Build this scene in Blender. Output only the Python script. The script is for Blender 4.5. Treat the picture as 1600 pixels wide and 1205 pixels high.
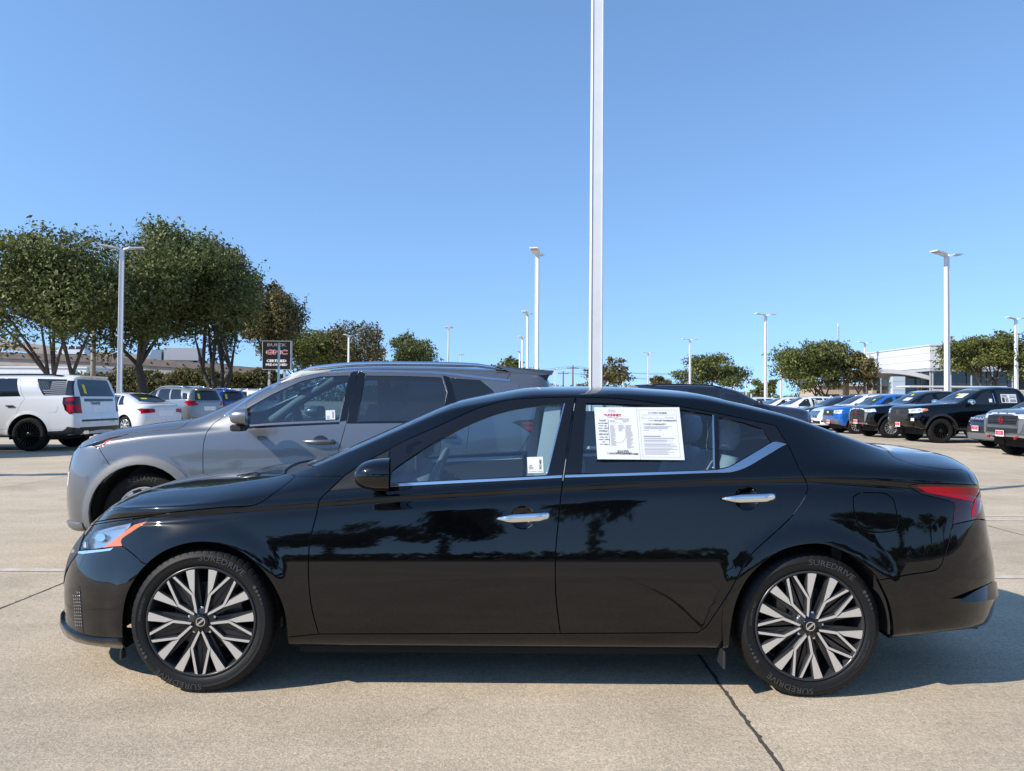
import bpy, bmesh, math, random
import numpy as np
from mathutils import Vector, Matrix
from mathutils.bvhtree import BVHTree
from mathutils.geometry import delaunay_2d_cdt

for o in list(bpy.data.objects):
    bpy.data.objects.remove(o)
SC = bpy.context.scene
COL = SC.collection
rnd = random.Random(7)

# ------------------------------------------------------------------ camera
F_PX, CX, CY = 1156.0, 800.0, 602.5          # focal length and centre, in pixels of a 1600 wide frame
CAM = Vector((0.0, 0.0, 1.375))
PITCH, ROLL = math.radians(1.065), math.radians(0.42)
fw = Vector((0, math.cos(PITCH), math.sin(PITCH)))
up0 = Vector((0, -math.sin(PITCH), math.cos(PITCH)))
rt0 = Vector((1, 0, 0))
c_up = up0 * math.cos(ROLL) - rt0 * math.sin(ROLL)
c_rt = rt0 * math.cos(ROLL) + up0 * math.sin(ROLL)
cam_d = bpy.data.cameras.new('camera')
cam_o = bpy.data.objects.new('camera', cam_d)
COL.objects.link(cam_o)
cam_o.matrix_world = Matrix(((c_rt.x, c_up.x, -fw.x, CAM.x), (c_rt.y, c_up.y, -fw.y, CAM.y),
                             (c_rt.z, c_up.z, -fw.z, CAM.z), (0, 0, 0, 1)))
cam_d.sensor_width = 36.0
cam_d.lens = 36.0 * F_PX / 1600.0
cam_d.clip_start = 0.05
cam_d.clip_end = 3000.0
SC.camera = cam_o


def ray(u, v):
    return (fw + c_rt * ((u - CX) / F_PX) - c_up * ((v - CY) / F_PX))


def at_depth(u, v, d):
    """world point seen at photo pixel u, v at distance d along +Y"""
    r = ray(u, v)
    return CAM + r * (d / r.y)


# ------------------------------------------------------------------ light
SUN_DIR = Vector((-0.66, -0.345, 0.55)).normalized()          # from the scene towards the sun
sun_el = math.asin(SUN_DIR.z)
sun_az = math.atan2(SUN_DIR.x, SUN_DIR.y)
w = bpy.data.worlds.new("World")
SC.world = w
w.use_nodes = True
wn = w.node_tree
bg = wn.nodes['Background']
sky = wn.nodes.new('ShaderNodeTexSky')
sky.sky_type = 'NISHITA'
sky.sun_disc = False
sky.sun_elevation = sun_el
sky.sun_rotation = sun_az
sky.altitude = 200
sky.air_density = 1.1
sky.dust_density = 0.0
sky.ozone_density = 3.0
hs = wn.nodes.new('ShaderNodeHueSaturation')
hs.inputs['Saturation'].default_value = 1.07
wn.links.new(sky.outputs[0], hs.inputs['Color'])
wn.links.new(hs.outputs[0], bg.inputs[0])
# the clear dry air of the photograph: the band of haze on the horizon is thinner than the model's
tcw = wn.nodes.new('ShaderNodeTexCoord')
vm = wn.nodes.new('ShaderNodeVectorMath'); vm.operation = 'MULTIPLY_ADD'
vm.inputs[1].default_value = (1, 1, .8); vm.inputs[2].default_value = (0, 0, .215)
wn.links.new(tcw.outputs['Generated'], vm.inputs[0])
wn.links.new(vm.outputs[0], sky.inputs['Vector'])
bg.inputs[1].default_value = 0.143
sd = bpy.data.lights.new('sun', 'SUN')
sd.energy = 3.6
sd.angle = math.radians(0.53)
sd.color = (1.0, 0.93, 0.82)
so = bpy.data.objects.new('sun', sd)
COL.objects.link(so)
so.rotation_euler = SUN_DIR.to_track_quat('Z', 'Y').to_euler()
so.location = (0, 0, 30)
SC.view_settings.view_transform = 'Standard'
SC.view_settings.look = 'None'
SC.view_settings.gamma = 1.0
SC.view_settings.exposure = 0.85
SC.view_settings.use_curve_mapping = False
SC.render.engine = 'CYCLES'
SC.cycles.max_bounces = 10
SC.cycles.transparent_max_bounces = 24
SC.cycles.caustics_reflective = False
SC.cycles.caustics_refractive = False


# ------------------------------------------------------------------ object helpers
def tag(o, label=None, cat=None, group=None, kind=None):
    if label: o['label'] = label
    if cat: o['category'] = cat
    if group: o['group'] = group
    if kind: o['kind'] = kind
    return o


def empty(name, loc=(0, 0, 0), rz=0.0, label=None, cat=None, group=None, parent=None):
    o = bpy.data.objects.new(name, None)
    COL.objects.link(o)
    o.location = loc
    o.rotation_euler = (0, 0, rz)
    o.empty_display_size = 0.1
    o.parent = parent
    return tag(o, label, cat, group)


def mesh_obj(name, V, F, mats, parent=None, N=None, smooth=True, mi=None, loc=None):
    me = bpy.data.meshes.new(name)
    me.from_pydata([tuple(v) for v in V], [], [tuple(f) for f in F])
    if not isinstance(mats, (list, tuple)): mats = [mats]
    for m in mats: me.materials.append(m)
    if mi is not None: me.polygons.foreach_set('material_index', np.asarray(mi, dtype=np.int32))
    if smooth: me.polygons.foreach_set('use_smooth', np.ones(len(me.polygons), dtype=bool))
    if N is not None:
        me.normals_split_custom_set_from_vertices([tuple(n) for n in N])
    me.update()
    o = bpy.data.objects.new(name, me)
    COL.objects.link(o)
    o.parent = parent
    if loc is not None: o.location = loc
    return o


class MB:
    """collects shapes that become one mesh"""
    def __init__(s): s.V, s.F, s.M, s.S = [], [], [], []

    def add(s, V, F, m=0, sm=False):
        b = len(s.V)
        s.V += [tuple(v) for v in V]
        s.F += [tuple(i + b for i in f) for f in F]
        s.M += [m] * len(F)
        s.S += [sm] * len(F)
        return s

    def box(s, c, d, m=0, bev=0.0, rz=0.0, taper=1.0):
        """c centre, d full size; bev chamfers the vertical edges and the top"""
        hx, hy, hz = d[0] / 2, d[1] / 2, d[2] / 2
        if bev <= 0:
            P = [(x, y, z) for z in (-hz, hz) for (x, y) in ((-hx, -hy), (hx, -hy), (hx, hy), (-hx, hy))]
            P = [(x * (taper if z > 0 else 1), y * (taper if z > 0 else 1), z) for x, y, z in P]
            F = [(3, 2, 1, 0), (4, 5, 6, 7), (0, 1, 5, 4), (1, 2, 6, 5), (2, 3, 7, 6), (3, 0, 4, 7)]
        else:
            b = min(bev, hx * .9, hy * .9, hz * .9)
            def ring(z, k):
                x, y = hx - k, hy - k
                return [(-x + b, -y, z), (x - b, -y, z), (x, -y + b, z), (x, y - b, z), (x - b, y, z), (-x + b, y, z), (-x, y - b, z), (-x, -y + b, z)]
            R = [ring(-hz, b), ring(-hz + b, 0), ring(hz - b, 0), ring(hz, b)]
            P = [p for r in R for p in r]
            F = [tuple(range(7, -1, -1)), tuple(range(24, 32))]
            for k in range(3):
                for i in range(8):
                    j = (i + 1) % 8
                    F.append((k * 8 + i, k * 8 + j, k * 8 + 8 + j, k * 8 + 8 + i))
        cz, sz = math.cos(rz), math.sin(rz)
        P = [(c[0] + x * cz - y * sz, c[1] + x * sz + y * cz, c[2] + z) for x, y, z in P]
        return s.add(P, F, m)

    def tube(s, pts, r, n=10, m=0, cap=True, squash=None):
        """tube along points; r number or list"""
        pts = [Vector(p) for p in pts]
        rr = r if isinstance(r, (list, tuple)) else [r] * len(pts)
        V, F = [], []
        ref = None
        for i, p in enumerate(pts):
            t = (pts[min(i + 1, len(pts) - 1)] - pts[max(i - 1, 0)]).normalized()
            if ref is None:
                ref = Vector((0, 0, 1)) if abs(t.z) < .9 else Vector((1, 0, 0))
            a = t.cross(ref)
            if a.length < 1e-5: a = t.cross(Vector((0, 1, 0)))
            a.normalize()
            b = a.cross(t).normalized()
            ref = b
            for k in range(n):
                th = 2 * math.pi * k / n
                V.append(p + (a * math.cos(th) + b * math.sin(th) * (squash or 1)) * rr[i])
        for i in range(len(pts) - 1):
            for k in range(n):
                F.append((i * n + k, i * n + (k + 1) % n, (i + 1) * n + (k + 1) % n, (i + 1) * n + k))
        s.add(V, F, m, True)
        if cap:
            s.add(V[:n], [tuple(range(n - 1, -1, -1))], m)
            s.add(V[-n:], [tuple(range(n))], m)
        return s

    def lathe_y(s, prof, n=48, m=0, c=(0, 0, 0), mf=None):
        """revolve (radius, y) profile about the Y axis"""
        V, F = [], []
        k = len(prof)
        for i in range(n):
            th = 2 * math.pi * i / n
            for r, y in prof:
                V.append((c[0] + r * math.cos(th), c[1] + y, c[2] + r * math.sin(th)))
        for i in range(n):
            j = (i + 1) % n
            for q in range(k - 1):
                F.append((i * k + q, i * k + q + 1, j * k + q + 1, j * k + q))
        return s.add(V, F, m, True)

    def prism(s, poly, y0, y1, m=0, mside=None):
        """polygon in (x, z) extruded from y0 (front) to y1"""
        n = len(poly)
        V = [(x, y0, z) for x, z in poly] + [(x, y1, z) for x, z in poly]
        s.add(V, [tuple(range(n))], m)
        s.add(V, [tuple(range(2 * n - 1, n - 1, -1))], m)
        s.add(V, [(i, n + i, n + (i + 1) % n, (i + 1) % n) for i in range(n)], m if mside is None else mside)
        return s

    def sphere(s, c, r, m=0, nu=14, nv=9):
        r = r if isinstance(r, (tuple, list)) else (r, r, r)
        V, F = [], []
        for j in range(nv + 1):
            a = math.pi * j / nv - math.pi / 2
            for i in range(nu):
                b = 2 * math.pi * i / nu
                V.append((c[0] + r[0] * math.cos(a) * math.cos(b), c[1] + r[1] * math.cos(a) * math.sin(b), c[2] + r[2] * math.sin(a)))
        for j in range(nv):
            for i in range(nu):
                F.append((j * nu + i, j * nu + (i + 1) % nu, (j + 1) * nu + (i + 1) % nu, (j + 1) * nu + i))
        return s.add(V, F, m, True)

    def build(s, name, mats, parent=None, loc=None, fix=True):
        o = mesh_obj(name, s.V, s.F, mats, parent, smooth=False, mi=s.M, loc=loc)
        o.data.polygons.foreach_set('use_smooth', np.array(s.S, dtype=bool))
        if fix:
            bm = bmesh.new()
            bm.from_mesh(o.data)
            bmesh.ops.remove_doubles(bm, verts=bm.verts, dist=1e-5)
            bmesh.ops.recalc_face_normals(bm, faces=bm.faces)
            bm.to_mesh(o.data)
            bm.free()
        return o


# ------------------------------------------------------------------ materials
def pr(name, col, rough=.5, metal=0.0, coat=0.0, spec=.5, noise=None, bump=None, em=None, vary=0.0):
    """principled material; noise=(scale, amount) colour mottling, bump=(scale, strength)"""
    m = bpy.data.materials.new(name)
    m.use_nodes = True
    nt = m.node_tree
    b = nt.nodes['Principled BSDF']
    b.inputs['Base Color'].default_value = (*col, 1)
    b.inputs['Roughness'].default_value = rough
    b.inputs['Metallic'].default_value = metal
    b.inputs['Coat Weight'].default_value = coat
    b.inputs['Coat Roughness'].default_value = .03
    b.inputs['Specular IOR Level'].default_value = spec
    if em: 
        b.inputs['Emission Color'].default_value = (*em[0], 1)
        b.inputs['Emission Strength'].default_value = em[1]
    tc = None
    if noise or bump:
        tc = nt.nodes.new('ShaderNodeTexCoord')
    if noise:
        n = nt.nodes.new('ShaderNodeTexNoise')
        n.inputs['Scale'].default_value = noise[0]
        n.inputs['Detail'].default_value = 6
        n.inputs['Roughness'].default_value = .65
        nt.links.new(tc.outputs['Object'], n.inputs['Vector'])
        r = nt.nodes.new('ShaderNodeMapRange')
        r.inputs[1].default_value = .3; r.inputs[2].default_value = .7
        r.inputs[3].default_value = 1 - noise[1]; r.inputs[4].default_value = 1 + noise[1]
        nt.links.new(n.outputs['Fac'], r.inputs[0])
        h = nt.nodes.new('ShaderNodeVectorMath'); h.operation = 'SCALE'
        h.inputs[0].default_value = col
        nt.links.new(r.outputs[0], h.inputs['Scale'])
        nt.links.new(h.outputs[0], b.inputs['Base Color'])
    if bump:
        n = nt.nodes.new('ShaderNodeTexNoise')
        n.inputs['Scale'].default_value = bump[0]
        n.inputs['Detail'].default_value = 4
        nt.links.new(tc.outputs['Object'], n.inputs['Vector'])
        bp = nt.nodes.new('ShaderNodeBump')
        bp.inputs['Strength'].default_value = bump[1]
        bp.inputs['Distance'].default_value = .01
        nt.links.new(n.outputs['Fac'], bp.inputs['Height'])
        nt.links.new(bp.outputs[0], b.inputs['Normal'])
    return m


def glass_mat(name, tint, refl=1.0, haze=0.0, ior=1.85):
    """thin window glass: tinted see-through with fresnel reflection"""
    m = bpy.data.materials.new(name)
    m.use_nodes = True
    nt = m.node_tree
    nt.nodes.clear()
    out = nt.nodes.new('ShaderNodeOutputMaterial')
    tr = nt.nodes.new('ShaderNodeBsdfTransparent')
    tr.inputs[0].default_value = (*tint, 1)
    gl = nt.nodes.new('ShaderNodeBsdfGlossy')
    gl.inputs['Roughness'].default_value = .01
    gl.inputs[0].default_value = (refl, refl, refl, 1)
    fr = nt.nodes.new('ShaderNodeFresnel')
    gm_ = nt.nodes.new('ShaderNodeNewGeometry')      # a thin pane reflects alike from both sides
    im = nt.nodes.new('ShaderNodeMapRange')
    im.inputs[3].default_value = ior; im.inputs[4].default_value = 1 / ior
    nt.links.new(gm_.outputs['Backfacing'], im.inputs[0])
    nt.links.new(im.outputs[0], fr.inputs[0])
    mx = nt.nodes.new('ShaderNodeMixShader')
    nt.links.new(fr.outputs[0], mx.inputs[0])
    nt.links.new(tr.outputs[0], mx.inputs[1])
    nt.links.new(gl.outputs[0], mx.inputs[2])
    last = mx
    if haze:
        df = nt.nodes.new('ShaderNodeBsdfDiffuse')
        df.inputs[0].default_value = (.45, .48, .5, 1)
        m2 = nt.nodes.new('ShaderNodeMixShader')
        m2.inputs[0].default_value = haze
        nt.links.new(mx.outputs[0], m2.inputs[1])
        nt.links.new(df.outputs[0], m2.inputs[2])
        last = m2
    nt.links.new(last.outputs[0], out.inputs[0])
    return m


def paint(name, col, metal=0.0, rough=.3, flake=0.0, coat=1.0):
    m = pr(name, col, rough, metal, coat)
    return m


M = {}
M['black_paint'] = pr('black car paint', (.0012, .0013, .0016), .3, 0, 1.0, spec=.03)
M['grey_paint'] = pr('grey metallic paint', (.165, .172, .184), .31, .7, 1.0)
M['white_paint'] = pr('white car paint', (.60, .61, .62), .25, 0, 1.0)
M['silver_paint'] = pr('silver car paint', (.22, .232, .245), .3, .55, 1.0)
M['blue_paint'] = pr('bright blue car paint', (.012, .115, .42), .22, .25, 1.0)
M['navy_paint'] = pr('deep blue car paint', (.016, .06, .27), .22, .25, 1.0)
M['dark_paint'] = pr('dark slate car paint', (.016, .021, .038), .2, .2, 1.0)
M['slate_paint'] = pr('slate blue grey paint', (.10, .12, .16), .25, .35, 1.0)
M['chrome'] = pr('chrome', (.78, .79, .8), .06, 1.0)
M['satin_chrome'] = pr('brushed bright trim', (.72, .74, .77), .16, 1.0)
M['plastic'] = pr('black textured plastic', (.018, .018, .019), .5, bump=(900, .1))
M['sail_plastic'] = pr('smooth black plastic', (.007, .007, .008), .38, spec=.3)
M['grey_plastic'] = pr('grey faded plastic cladding', (.13, .135, .14), .5, bump=(700, .1))
M['gloss_black'] = pr('gloss black trim', (.006, .006, .007), .08)
M['liner'] = pr('dark wheel well liner', (.008, .008, .008), .9)
M['rubber'] = pr('tyre rubber', (.007, .007, .0073), .6, spec=.3, noise=(60, .25), bump=(500, .08))
M['rubber_dusty'] = pr('dusty tyre rubber', (.012, .0115, .011), .85, spec=.2, noise=(30, .25))
M['letter_rubber'] = pr('raised tyre lettering', (.05, .05, .052), .45)
M['rim_polish'] = pr('machined rim face', (.66, .635, .60), .34, .6)
M['rim_dark'] = pr('dark painted rim', (.03, .031, .034), .3, .2)
M['rim_silver'] = pr('silver painted rim', (.45, .46, .48), .3, .6)
M['rim_black'] = pr('gloss black rim', (.006, .006, .007), .12)
M['disc'] = pr('brake disc steel', (.12, .12, .125), .4, .9)
M['glass'] = glass_mat('car window glass', (.66, .82, .90), 1.0, .012)
M['glass_mid'] = glass_mat('lightly tinted glass', (.36, .49, .55), 1.0, .012)
M['glass_dark'] = glass_mat('privacy tinted glass', (.08, .10, .12), 1.0, .02)
M['dark_window'] = pr('dark glazing', (.010, .013, .016), .04, 0, 0, .75)
M['red_lens'] = pr('red lamp lens', (.36, .003, .010), .2, 0, .35, spec=.1)
M['dark_red_lens'] = pr('smoked red lamp lens', (.022, .003, .006), .08, 0, 1.0, spec=.1)
M['amber_lens'] = pr('amber lamp lens', (.75, .16, .02), .12, 0, 1.0)
M['lamp_clear'] = glass_mat('clear lamp lens', (.93, .95, .96), .9, .01, 1.4)
M['lamp_white'] = pr('bright lamp lens', (.72, .75, .78), .1, .3, 1.0)
M['lamp_inner'] = pr('lamp reflector', (.5, .52, .54), .2, .9)
M['seat'] = pr('light grey seat cloth', (.29, .30, .30), .85, noise=(40, .1))
M['trim_light'] = pr('light grey cabin lining', (.45, .45, .42), .8)
M['trim_dark'] = pr('charcoal cabin plastic', (.03, .031, .033), .55)
M['paper'] = pr('white printed paper', (.60, .61, .63), .6)
M['paper_green'] = pr('pale green paper', (.45, .62, .52), .7)
M['ink'] = pr('black ink', (.03, .03, .035), .7)
M['ink_grey'] = pr('grey ink', (.20, .21, .23), .7)
M['ink_red'] = pr('red ink', (.45, .02, .05), .6)
M['yellow_card'] = pr('yellow price card', (.75, .62, .03), .6)
M['red_plate'] = pr('red dealer plate', (.62, .02, .05), .4)
M['white_plate'] = pr('white plate', (.75, .75, .76), .4)
# ------------------------------------------------------------------ curved vehicle skins
def _curve(spec, x, blur, lo, hi):
    """piecewise linear (x, value) knots, blurred so that the surface is fair"""
    if not isinstance(spec, (list, tuple)): return np.full(len(x), float(spec))
    kx = np.array([p[0] for p in spec], float); kv = np.array([p[1] for p in spec], float)
    g = np.arange(lo - .6, hi + .6, .01)
    v = np.interp(g, kx, kv)
    if len(kx) > 1:
        l = g < kx[0]; v[l] = kv[0] + (g[l] - kx[0]) * (kv[1] - kv[0]) / (kx[1] - kx[0])
        r = g > kx[-1]; v[r] = kv[-1] + (g[r] - kx[-1]) * (kv[-1] - kv[-2]) / (kx[-1] - kx[-2])
    k = np.exp(-.5 * (np.arange(-40, 41) * .01 / blur) ** 2); k /= k.sum()
    v = np.convolve(np.pad(v, 40, mode='edge'), k, 'valid')
    return np.interp(x, g, v)


def _bspline(n, T):
    """clamped uniform cubic basis, T samples x n controls"""
    d = 3
    kn = np.concatenate([np.zeros(d), np.linspace(0, 1, n - d + 1), np.ones(d)])
    t = np.linspace(0, 1, T); t[-1] = 1 - 1e-9
    B = np.zeros((T, len(kn) - 1))
    for i in range(len(kn) - 1): B[:, i] = (t >= kn[i]) & (t < kn[i + 1])
    for k in range(1, d + 1):
        C = np.zeros((T, len(kn) - 1 - k))
        for i in range(len(kn) - 1 - k):
            a = kn[i + k] - kn[i]; b = kn[i + k + 1] - kn[i + 1]
            if a > 0: C[:, i] += (t - kn[i]) / a * B[:, i]
            if b > 0: C[:, i] += (kn[i + k + 1] - t) / b * B[:, i + 1]
        B = C
    return B


def inside(poly, pts):
    x, y = pts[:, 0], pts[:, 1]
    r = np.zeros(len(pts), bool)
    n = len(poly)
    j = n - 1
    for i in range(n):
        xi, yi = poly[i]; xj, yj = poly[j]
        if yi != yj:
            c = ((yi > y) != (yj > y)) & (x < (xj - xi) * (y - yi) / (yj - yi) + xi)
            r ^= c
        j = i
    return r


def catmull(pts, step):
    pts = [np.array(p, float) for p in pts]
    if len(pts) < 3:
        n = max(1, int(np.linalg.norm(pts[1] - pts[0]) / step))
        return [pts[0] + (pts[1] - pts[0]) * k / n for k in range(n + 1)]
    out = []
    P = [2 * pts[0] - pts[1]] + pts + [2 * pts[-1] - pts[-2]]
    for i in range(1, len(P) - 2):
        a, b, c, d = P[i - 1], P[i], P[i + 1], P[i + 2]
        # centripetal parameters keep the curve from looping at uneven spacing
        t0 = 0; t1 = np.linalg.norm(b - a) ** .5 + 1e-6; t2 = t1 + np.linalg.norm(c - b) ** .5 + 1e-6; t3 = t2 + np.linalg.norm(d - c) ** .5 + 1e-6
        n = max(1, int(np.linalg.norm(c - b) / step))
        for k in range(n):
            t = t1 + (t2 - t1) * k / n
            A1 = (t1 - t) / (t1 - t0) * a + (t - t0) / (t1 - t0) * b
            A2 = (t2 - t) / (t2 - t1) * b + (t - t1) / (t2 - t1) * c
            A3 = (t3 - t) / (t3 - t2) * c + (t - t2) / (t3 - t2) * d
            B1 = (t2 - t) / (t2 - t0) * A1 + (t - t0) / (t2 - t0) * A2
            B2 = (t3 - t) / (t3 - t1) * A2 + (t - t1) / (t3 - t1) * A3
            out.append((t2 - t) / (t2 - t1) * B1 + (t - t1) / (t2 - t1) * B2)
    out.append(pts[-1])
    return out


class Skin:
    """half of a vehicle's outer skin (the side at y < 0), front towards -x"""
    def __init__(s, rows, x0, x1, xf, xr, af, nf, ar, nr, Ns=300, Nt=110, blur=.05, Df=.7, Dr=.4, flare=()):
        nA, nC = int(Ns * .2), int(Ns * .2); nB = Ns - nA - nC
        th = np.linspace(0, math.pi / 2, nA, endpoint=False)
        xa = x0 + af * (1 - np.cos(th))
        xb = np.linspace(x0 + af, x1 - ar, nB, endpoint=False)
        xc = x1 - ar * (1 - np.cos(np.linspace(math.pi / 2, 0, nC)))
        xh = np.concatenate([xa, xb, xc])
        ctrl_z = np.stack([_curve(r[0], xh, blur, x0, x1) for r in rows], 1)
        ctrl_y = np.stack([_curve(r[1], xh, blur, x0, x1) for r in rows], 1)
        B = _bspline(len(rows), Nt)
        z = ctrl_z @ B.T; y = ctrl_y @ B.T
        e = np.clip((xh - x0) / af, 0, 1); m = (1 - (1 - e) ** nf) ** (1 / nf)
        e = np.clip((x1 - xh) / ar, 0, 1); m *= (1 - (1 - e) ** nr) ** (1 / nr)
        y = y * m[:, None]
        fz = np.array([p[0] for p in xf]); fx = np.array([p[1] for p in xf])
        rz = np.array([p[0] for p in xr]); rx = np.array([p[1] for p in xr])
        zz = np.linspace(-.2, 2.4, 521)
        ker = np.exp(-.5 * (np.arange(-20, 21) * .005 / .025) ** 2); ker /= ker.sum()
        sf = np.convolve(np.pad(np.interp(zz, fz, fx), 20, mode='edge'), ker, 'valid')
        sr = np.convolve(np.pad(np.interp(zz, rz, rx), 20, mode='edge'), ker, 'valid')
        wf = np.clip(1 - (xh - x0) / Df, 0, 1) ** 2; wr = np.clip(1 - (x1 - xh) / Dr, 0, 1) ** 2
        x = xh[:, None] + np.interp(z, zz, sf) * wf[:, None] + np.interp(z, zz, sr) * wr[:, None]
        for (xc_, zc_, R, amp, wd) in flare:
            r = np.hypot(x - xc_, z - zc_)
            k = np.clip(1 - (r - R) / wd, 0, 1); k = k * k * (3 - 2 * k)
            k = k * np.clip((y - .5) / .2, 0, 1)
            y = y + amp * k
        s.P = np.stack([x, -y, z], 2)
        s.P[:, -1, 1] = 0
        s.Ns, s.Nt = s.P.shape[:2]
        di = np.gradient(s.P, axis=0); dj = np.gradient(s.P, axis=1)
        N = np.cross(di, dj)
        l = np.linalg.norm(N, axis=2, keepdims=True)
        N = N / np.maximum(l, 1e-12)
        N[0] = N[1]; N[-1] = N[-2]
        mid = N[s.Ns // 2, s.Nt // 3]
        if mid[1] > 0: N = -N
        N[:, -1, 1] = 0
        N[0, :, 1] *= .1; N[-1, :, 1] *= .1
        N /= np.maximum(np.linalg.norm(N, axis=2, keepdims=True), 1e-9)
        s.N = N
        V = s.P.reshape(-1, 3)
        T = []
        Nt = s.Nt
        for i in range(s.Ns - 1):
            for j in range(Nt - 1):
                a = i * Nt + j
                T.append((a, a + Nt, a + Nt + 1)); T.append((a, a + Nt + 1, a + 1))
        s.bvh = BVHTree.FromPolygons(V.tolist(), T)
        s.V, s.T = V, T
        s.org = Vector((0, 0, 0))

    def _ij(s, loc, f):
        q = f // 2
        i, j = divmod(q, s.Nt - 1)
        a, b, c = (s.V[k] for k in s.T[f])
        v0, v1, v2 = b - a, c - a, np.array(loc) - a
        d00, d01, d11, d20, d21 = v0 @ v0, v0 @ v1, v1 @ v1, v2 @ v0, v2 @ v1
        den = d00 * d11 - d01 * d01
        if abs(den) < 1e-18: return (i, j)
        v = (d11 * d20 - d01 * d21) / den; w_ = (d00 * d21 - d01 * d20) / den
        if f % 2 == 0: return (i + v + w_, j + w_)
        return (i + v, j + v + w_)

    def cast(s, o, d, near=None):
        o, d = Vector(o), Vector(d).normalized()
        h = s.bvh.ray_cast(o, d)
        if h[0] is None:
            best = None
            t0 = near if near else 3.0
            for t in np.linspace(t0 * .7, t0 * 1.6, 40):
                n = s.bvh.find_nearest(o + d * t)
                if best is None or n[3] < best[3]: best = n
            h = best
        return s._ij(h[0], h[2])

    def side(s, pts):
        return [s.cast((x, -4, z), (0, 1, 0), 3.2) for x, z in pts]

    def top(s, pts):
        return [s.cast((x, -abs(y), 4), (0, 0, -1), 3.0) for x, y in pts]

    def front(s, pts):
        return [s.cast((-6, -abs(y), z), (1, 0, 0), 3.8) for y, z in pts]

    def rear(s, pts):
        return [s.cast((7, -abs(y), z), (-1, 0, 0), 4.4) for y, z in pts]

    def px(s, pts, step=7.0, smooth=True):
        """photo pixels -> places on the skin (the vehicle stands at s.org)"""
        q = catmull(pts, step) if smooth else [p for a, b in zip(pts[:-1], pts[1:]) for p in catmull([a, b], step)]
        o = CAM - s.org
        return [s.cast(o, ray(u, v), s.org.y - .5) for u, v in q]

    def bottom(s, x):
        return (float(np.interp(x, s.P[:, 0, 0], np.arange(s.Ns))), 0.0)

    def centre(s, x):
        xs = s.P[:, -1, 0]
        return (float(np.interp(x, xs, np.arange(s.Ns))), float(s.Nt - 1))

    def ev(s, ij):
        ij = np.asarray(ij, float)
        i = np.clip(ij[:, 0], 0, s.Ns - 1.000001); j = np.clip(ij[:, 1], 0, s.Nt - 1.000001)
        a, b = i.astype(int), j.astype(int)
        u, v = (i - a)[:, None], (j - b)[:, None]
        def lerp(A):
            return (A[a, b] * (1 - u) + A[a + 1, b] * u) * (1 - v) + (A[a, b + 1] * (1 - u) + A[a + 1, b + 1] * u) * v
        N = lerp(s.N)
        return lerp(s.P), N / np.maximum(np.linalg.norm(N, axis=1, keepdims=True), 1e-9)

    @staticmethod
    def dense(loop, step=3.0):
        out = []
        n = len(loop)
        for k in range(n):
            a, b = np.array(loop[k], float), np.array(loop[(k + 1) % n], float)
            d = np.linalg.norm(b - a)
            m = max(1, int(d / step))
            for q in range(m):
                p = a + (b - a) * q / m
                if not out or np.linalg.norm(p - out[-1]) > .05: out.append(p)
        if np.linalg.norm(out[0] - out[-1]) < .05: out.pop()
        return np.array(out)

    def patch(s, loop, holes=(), grid=(6, 4), gap=.0017, skirt=.014, lift=0.0, rnd_=.0016):
        """piece of skin inside loop: vertices, faces, normals"""
        loops = [s.dense(loop)] + [s.dense(h) for h in holes]
        pts = np.concatenate(loops)
        edges = []
        b = 0
        for L in loops:
            n = len(L)
            edges += [(b + k, b + (k + 1) % n) for k in range(n)]
            b += n
        lo, hi = loops[0].min(0), loops[0].max(0)
        gi = np.arange(math.ceil(lo[0] / grid[0]) * grid[0], hi[0], grid[0]); gj = np.arange(math.ceil(lo[1] / grid[1]) * grid[1], hi[1], grid[1])
        if len(gi) and len(gj):
            G = np.stack(np.meshgrid(gi, gj, indexing='ij'), 2).reshape(-1, 2)
            k = inside(loops[0], G)
            for h in loops[1:]: k &= ~inside(h, G)
            G = G[k]
            if len(G):
                dmin = np.full(len(G), 1e9)
                for st in range(0, len(pts), 400):
                    dd = np.linalg.norm(G[:, None] - pts[None, st:st + 400], axis=2).min(1)
                    dmin = np.minimum(dmin, dd)
                pts = np.concatenate([pts, G[dmin > 1.2]])
        r = delaunay_2d_cdt([Vector(p) for p in pts.tolist()], edges, [], 0, 1e-4)
        W = np.array([tuple(v) for v in r[0]])
        F = np.array([f for f in r[2] if len(f) == 3])
        c = W[F].mean(1)
        k = inside(loops[0], c)
        for h in loops[1:]: k &= ~inside(h, c)
        F = F[k]
        P, N = s.ev(W)
        P = P + N * lift
        fn = np.cross(P[F[:, 1]] - P[F[:, 0]], P[F[:, 2]] - P[F[:, 0]])
        ok = np.linalg.norm(fn, axis=1) > 1e-10
        F, fn = F[ok], fn[ok]
        flip = (fn * N[F].mean(1)).sum(1) < 0
        F[flip] = F[flip][:, ::-1]
        cnt = {}
        for t, f in enumerate(F):
            for a, b_ in ((f[0], f[1]), (f[1], f[2]), (f[2], f[0])):
                cnt.setdefault((min(a, b_), max(a, b_)), []).append((a, b_, t))
        jm = s.Nt - 1.02
        bd = [v[0] for v in cnt.values() if len(v) == 1 and not (W[v[0][0], 1] > jm and W[v[0][1], 1] > jm)]
        inw = np.zeros_like(P)
        for a, b_, t in bd:
            T = P[b_] - P[a]; T = T / max(np.linalg.norm(T), 1e-9)
            d = P[F[t]].mean(0) - (P[a] + P[b_]) / 2
            d = d - T * (d @ T)
            d = d / max(np.linalg.norm(d), 1e-9)
            inw[a] += d; inw[b_] += d
        bv = sorted({a for e in bd for a in e[:2]})
        V = P.copy(); NN = N.copy()
        idx = {}
        ring1, ring2, n1 = [], [], []
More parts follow.
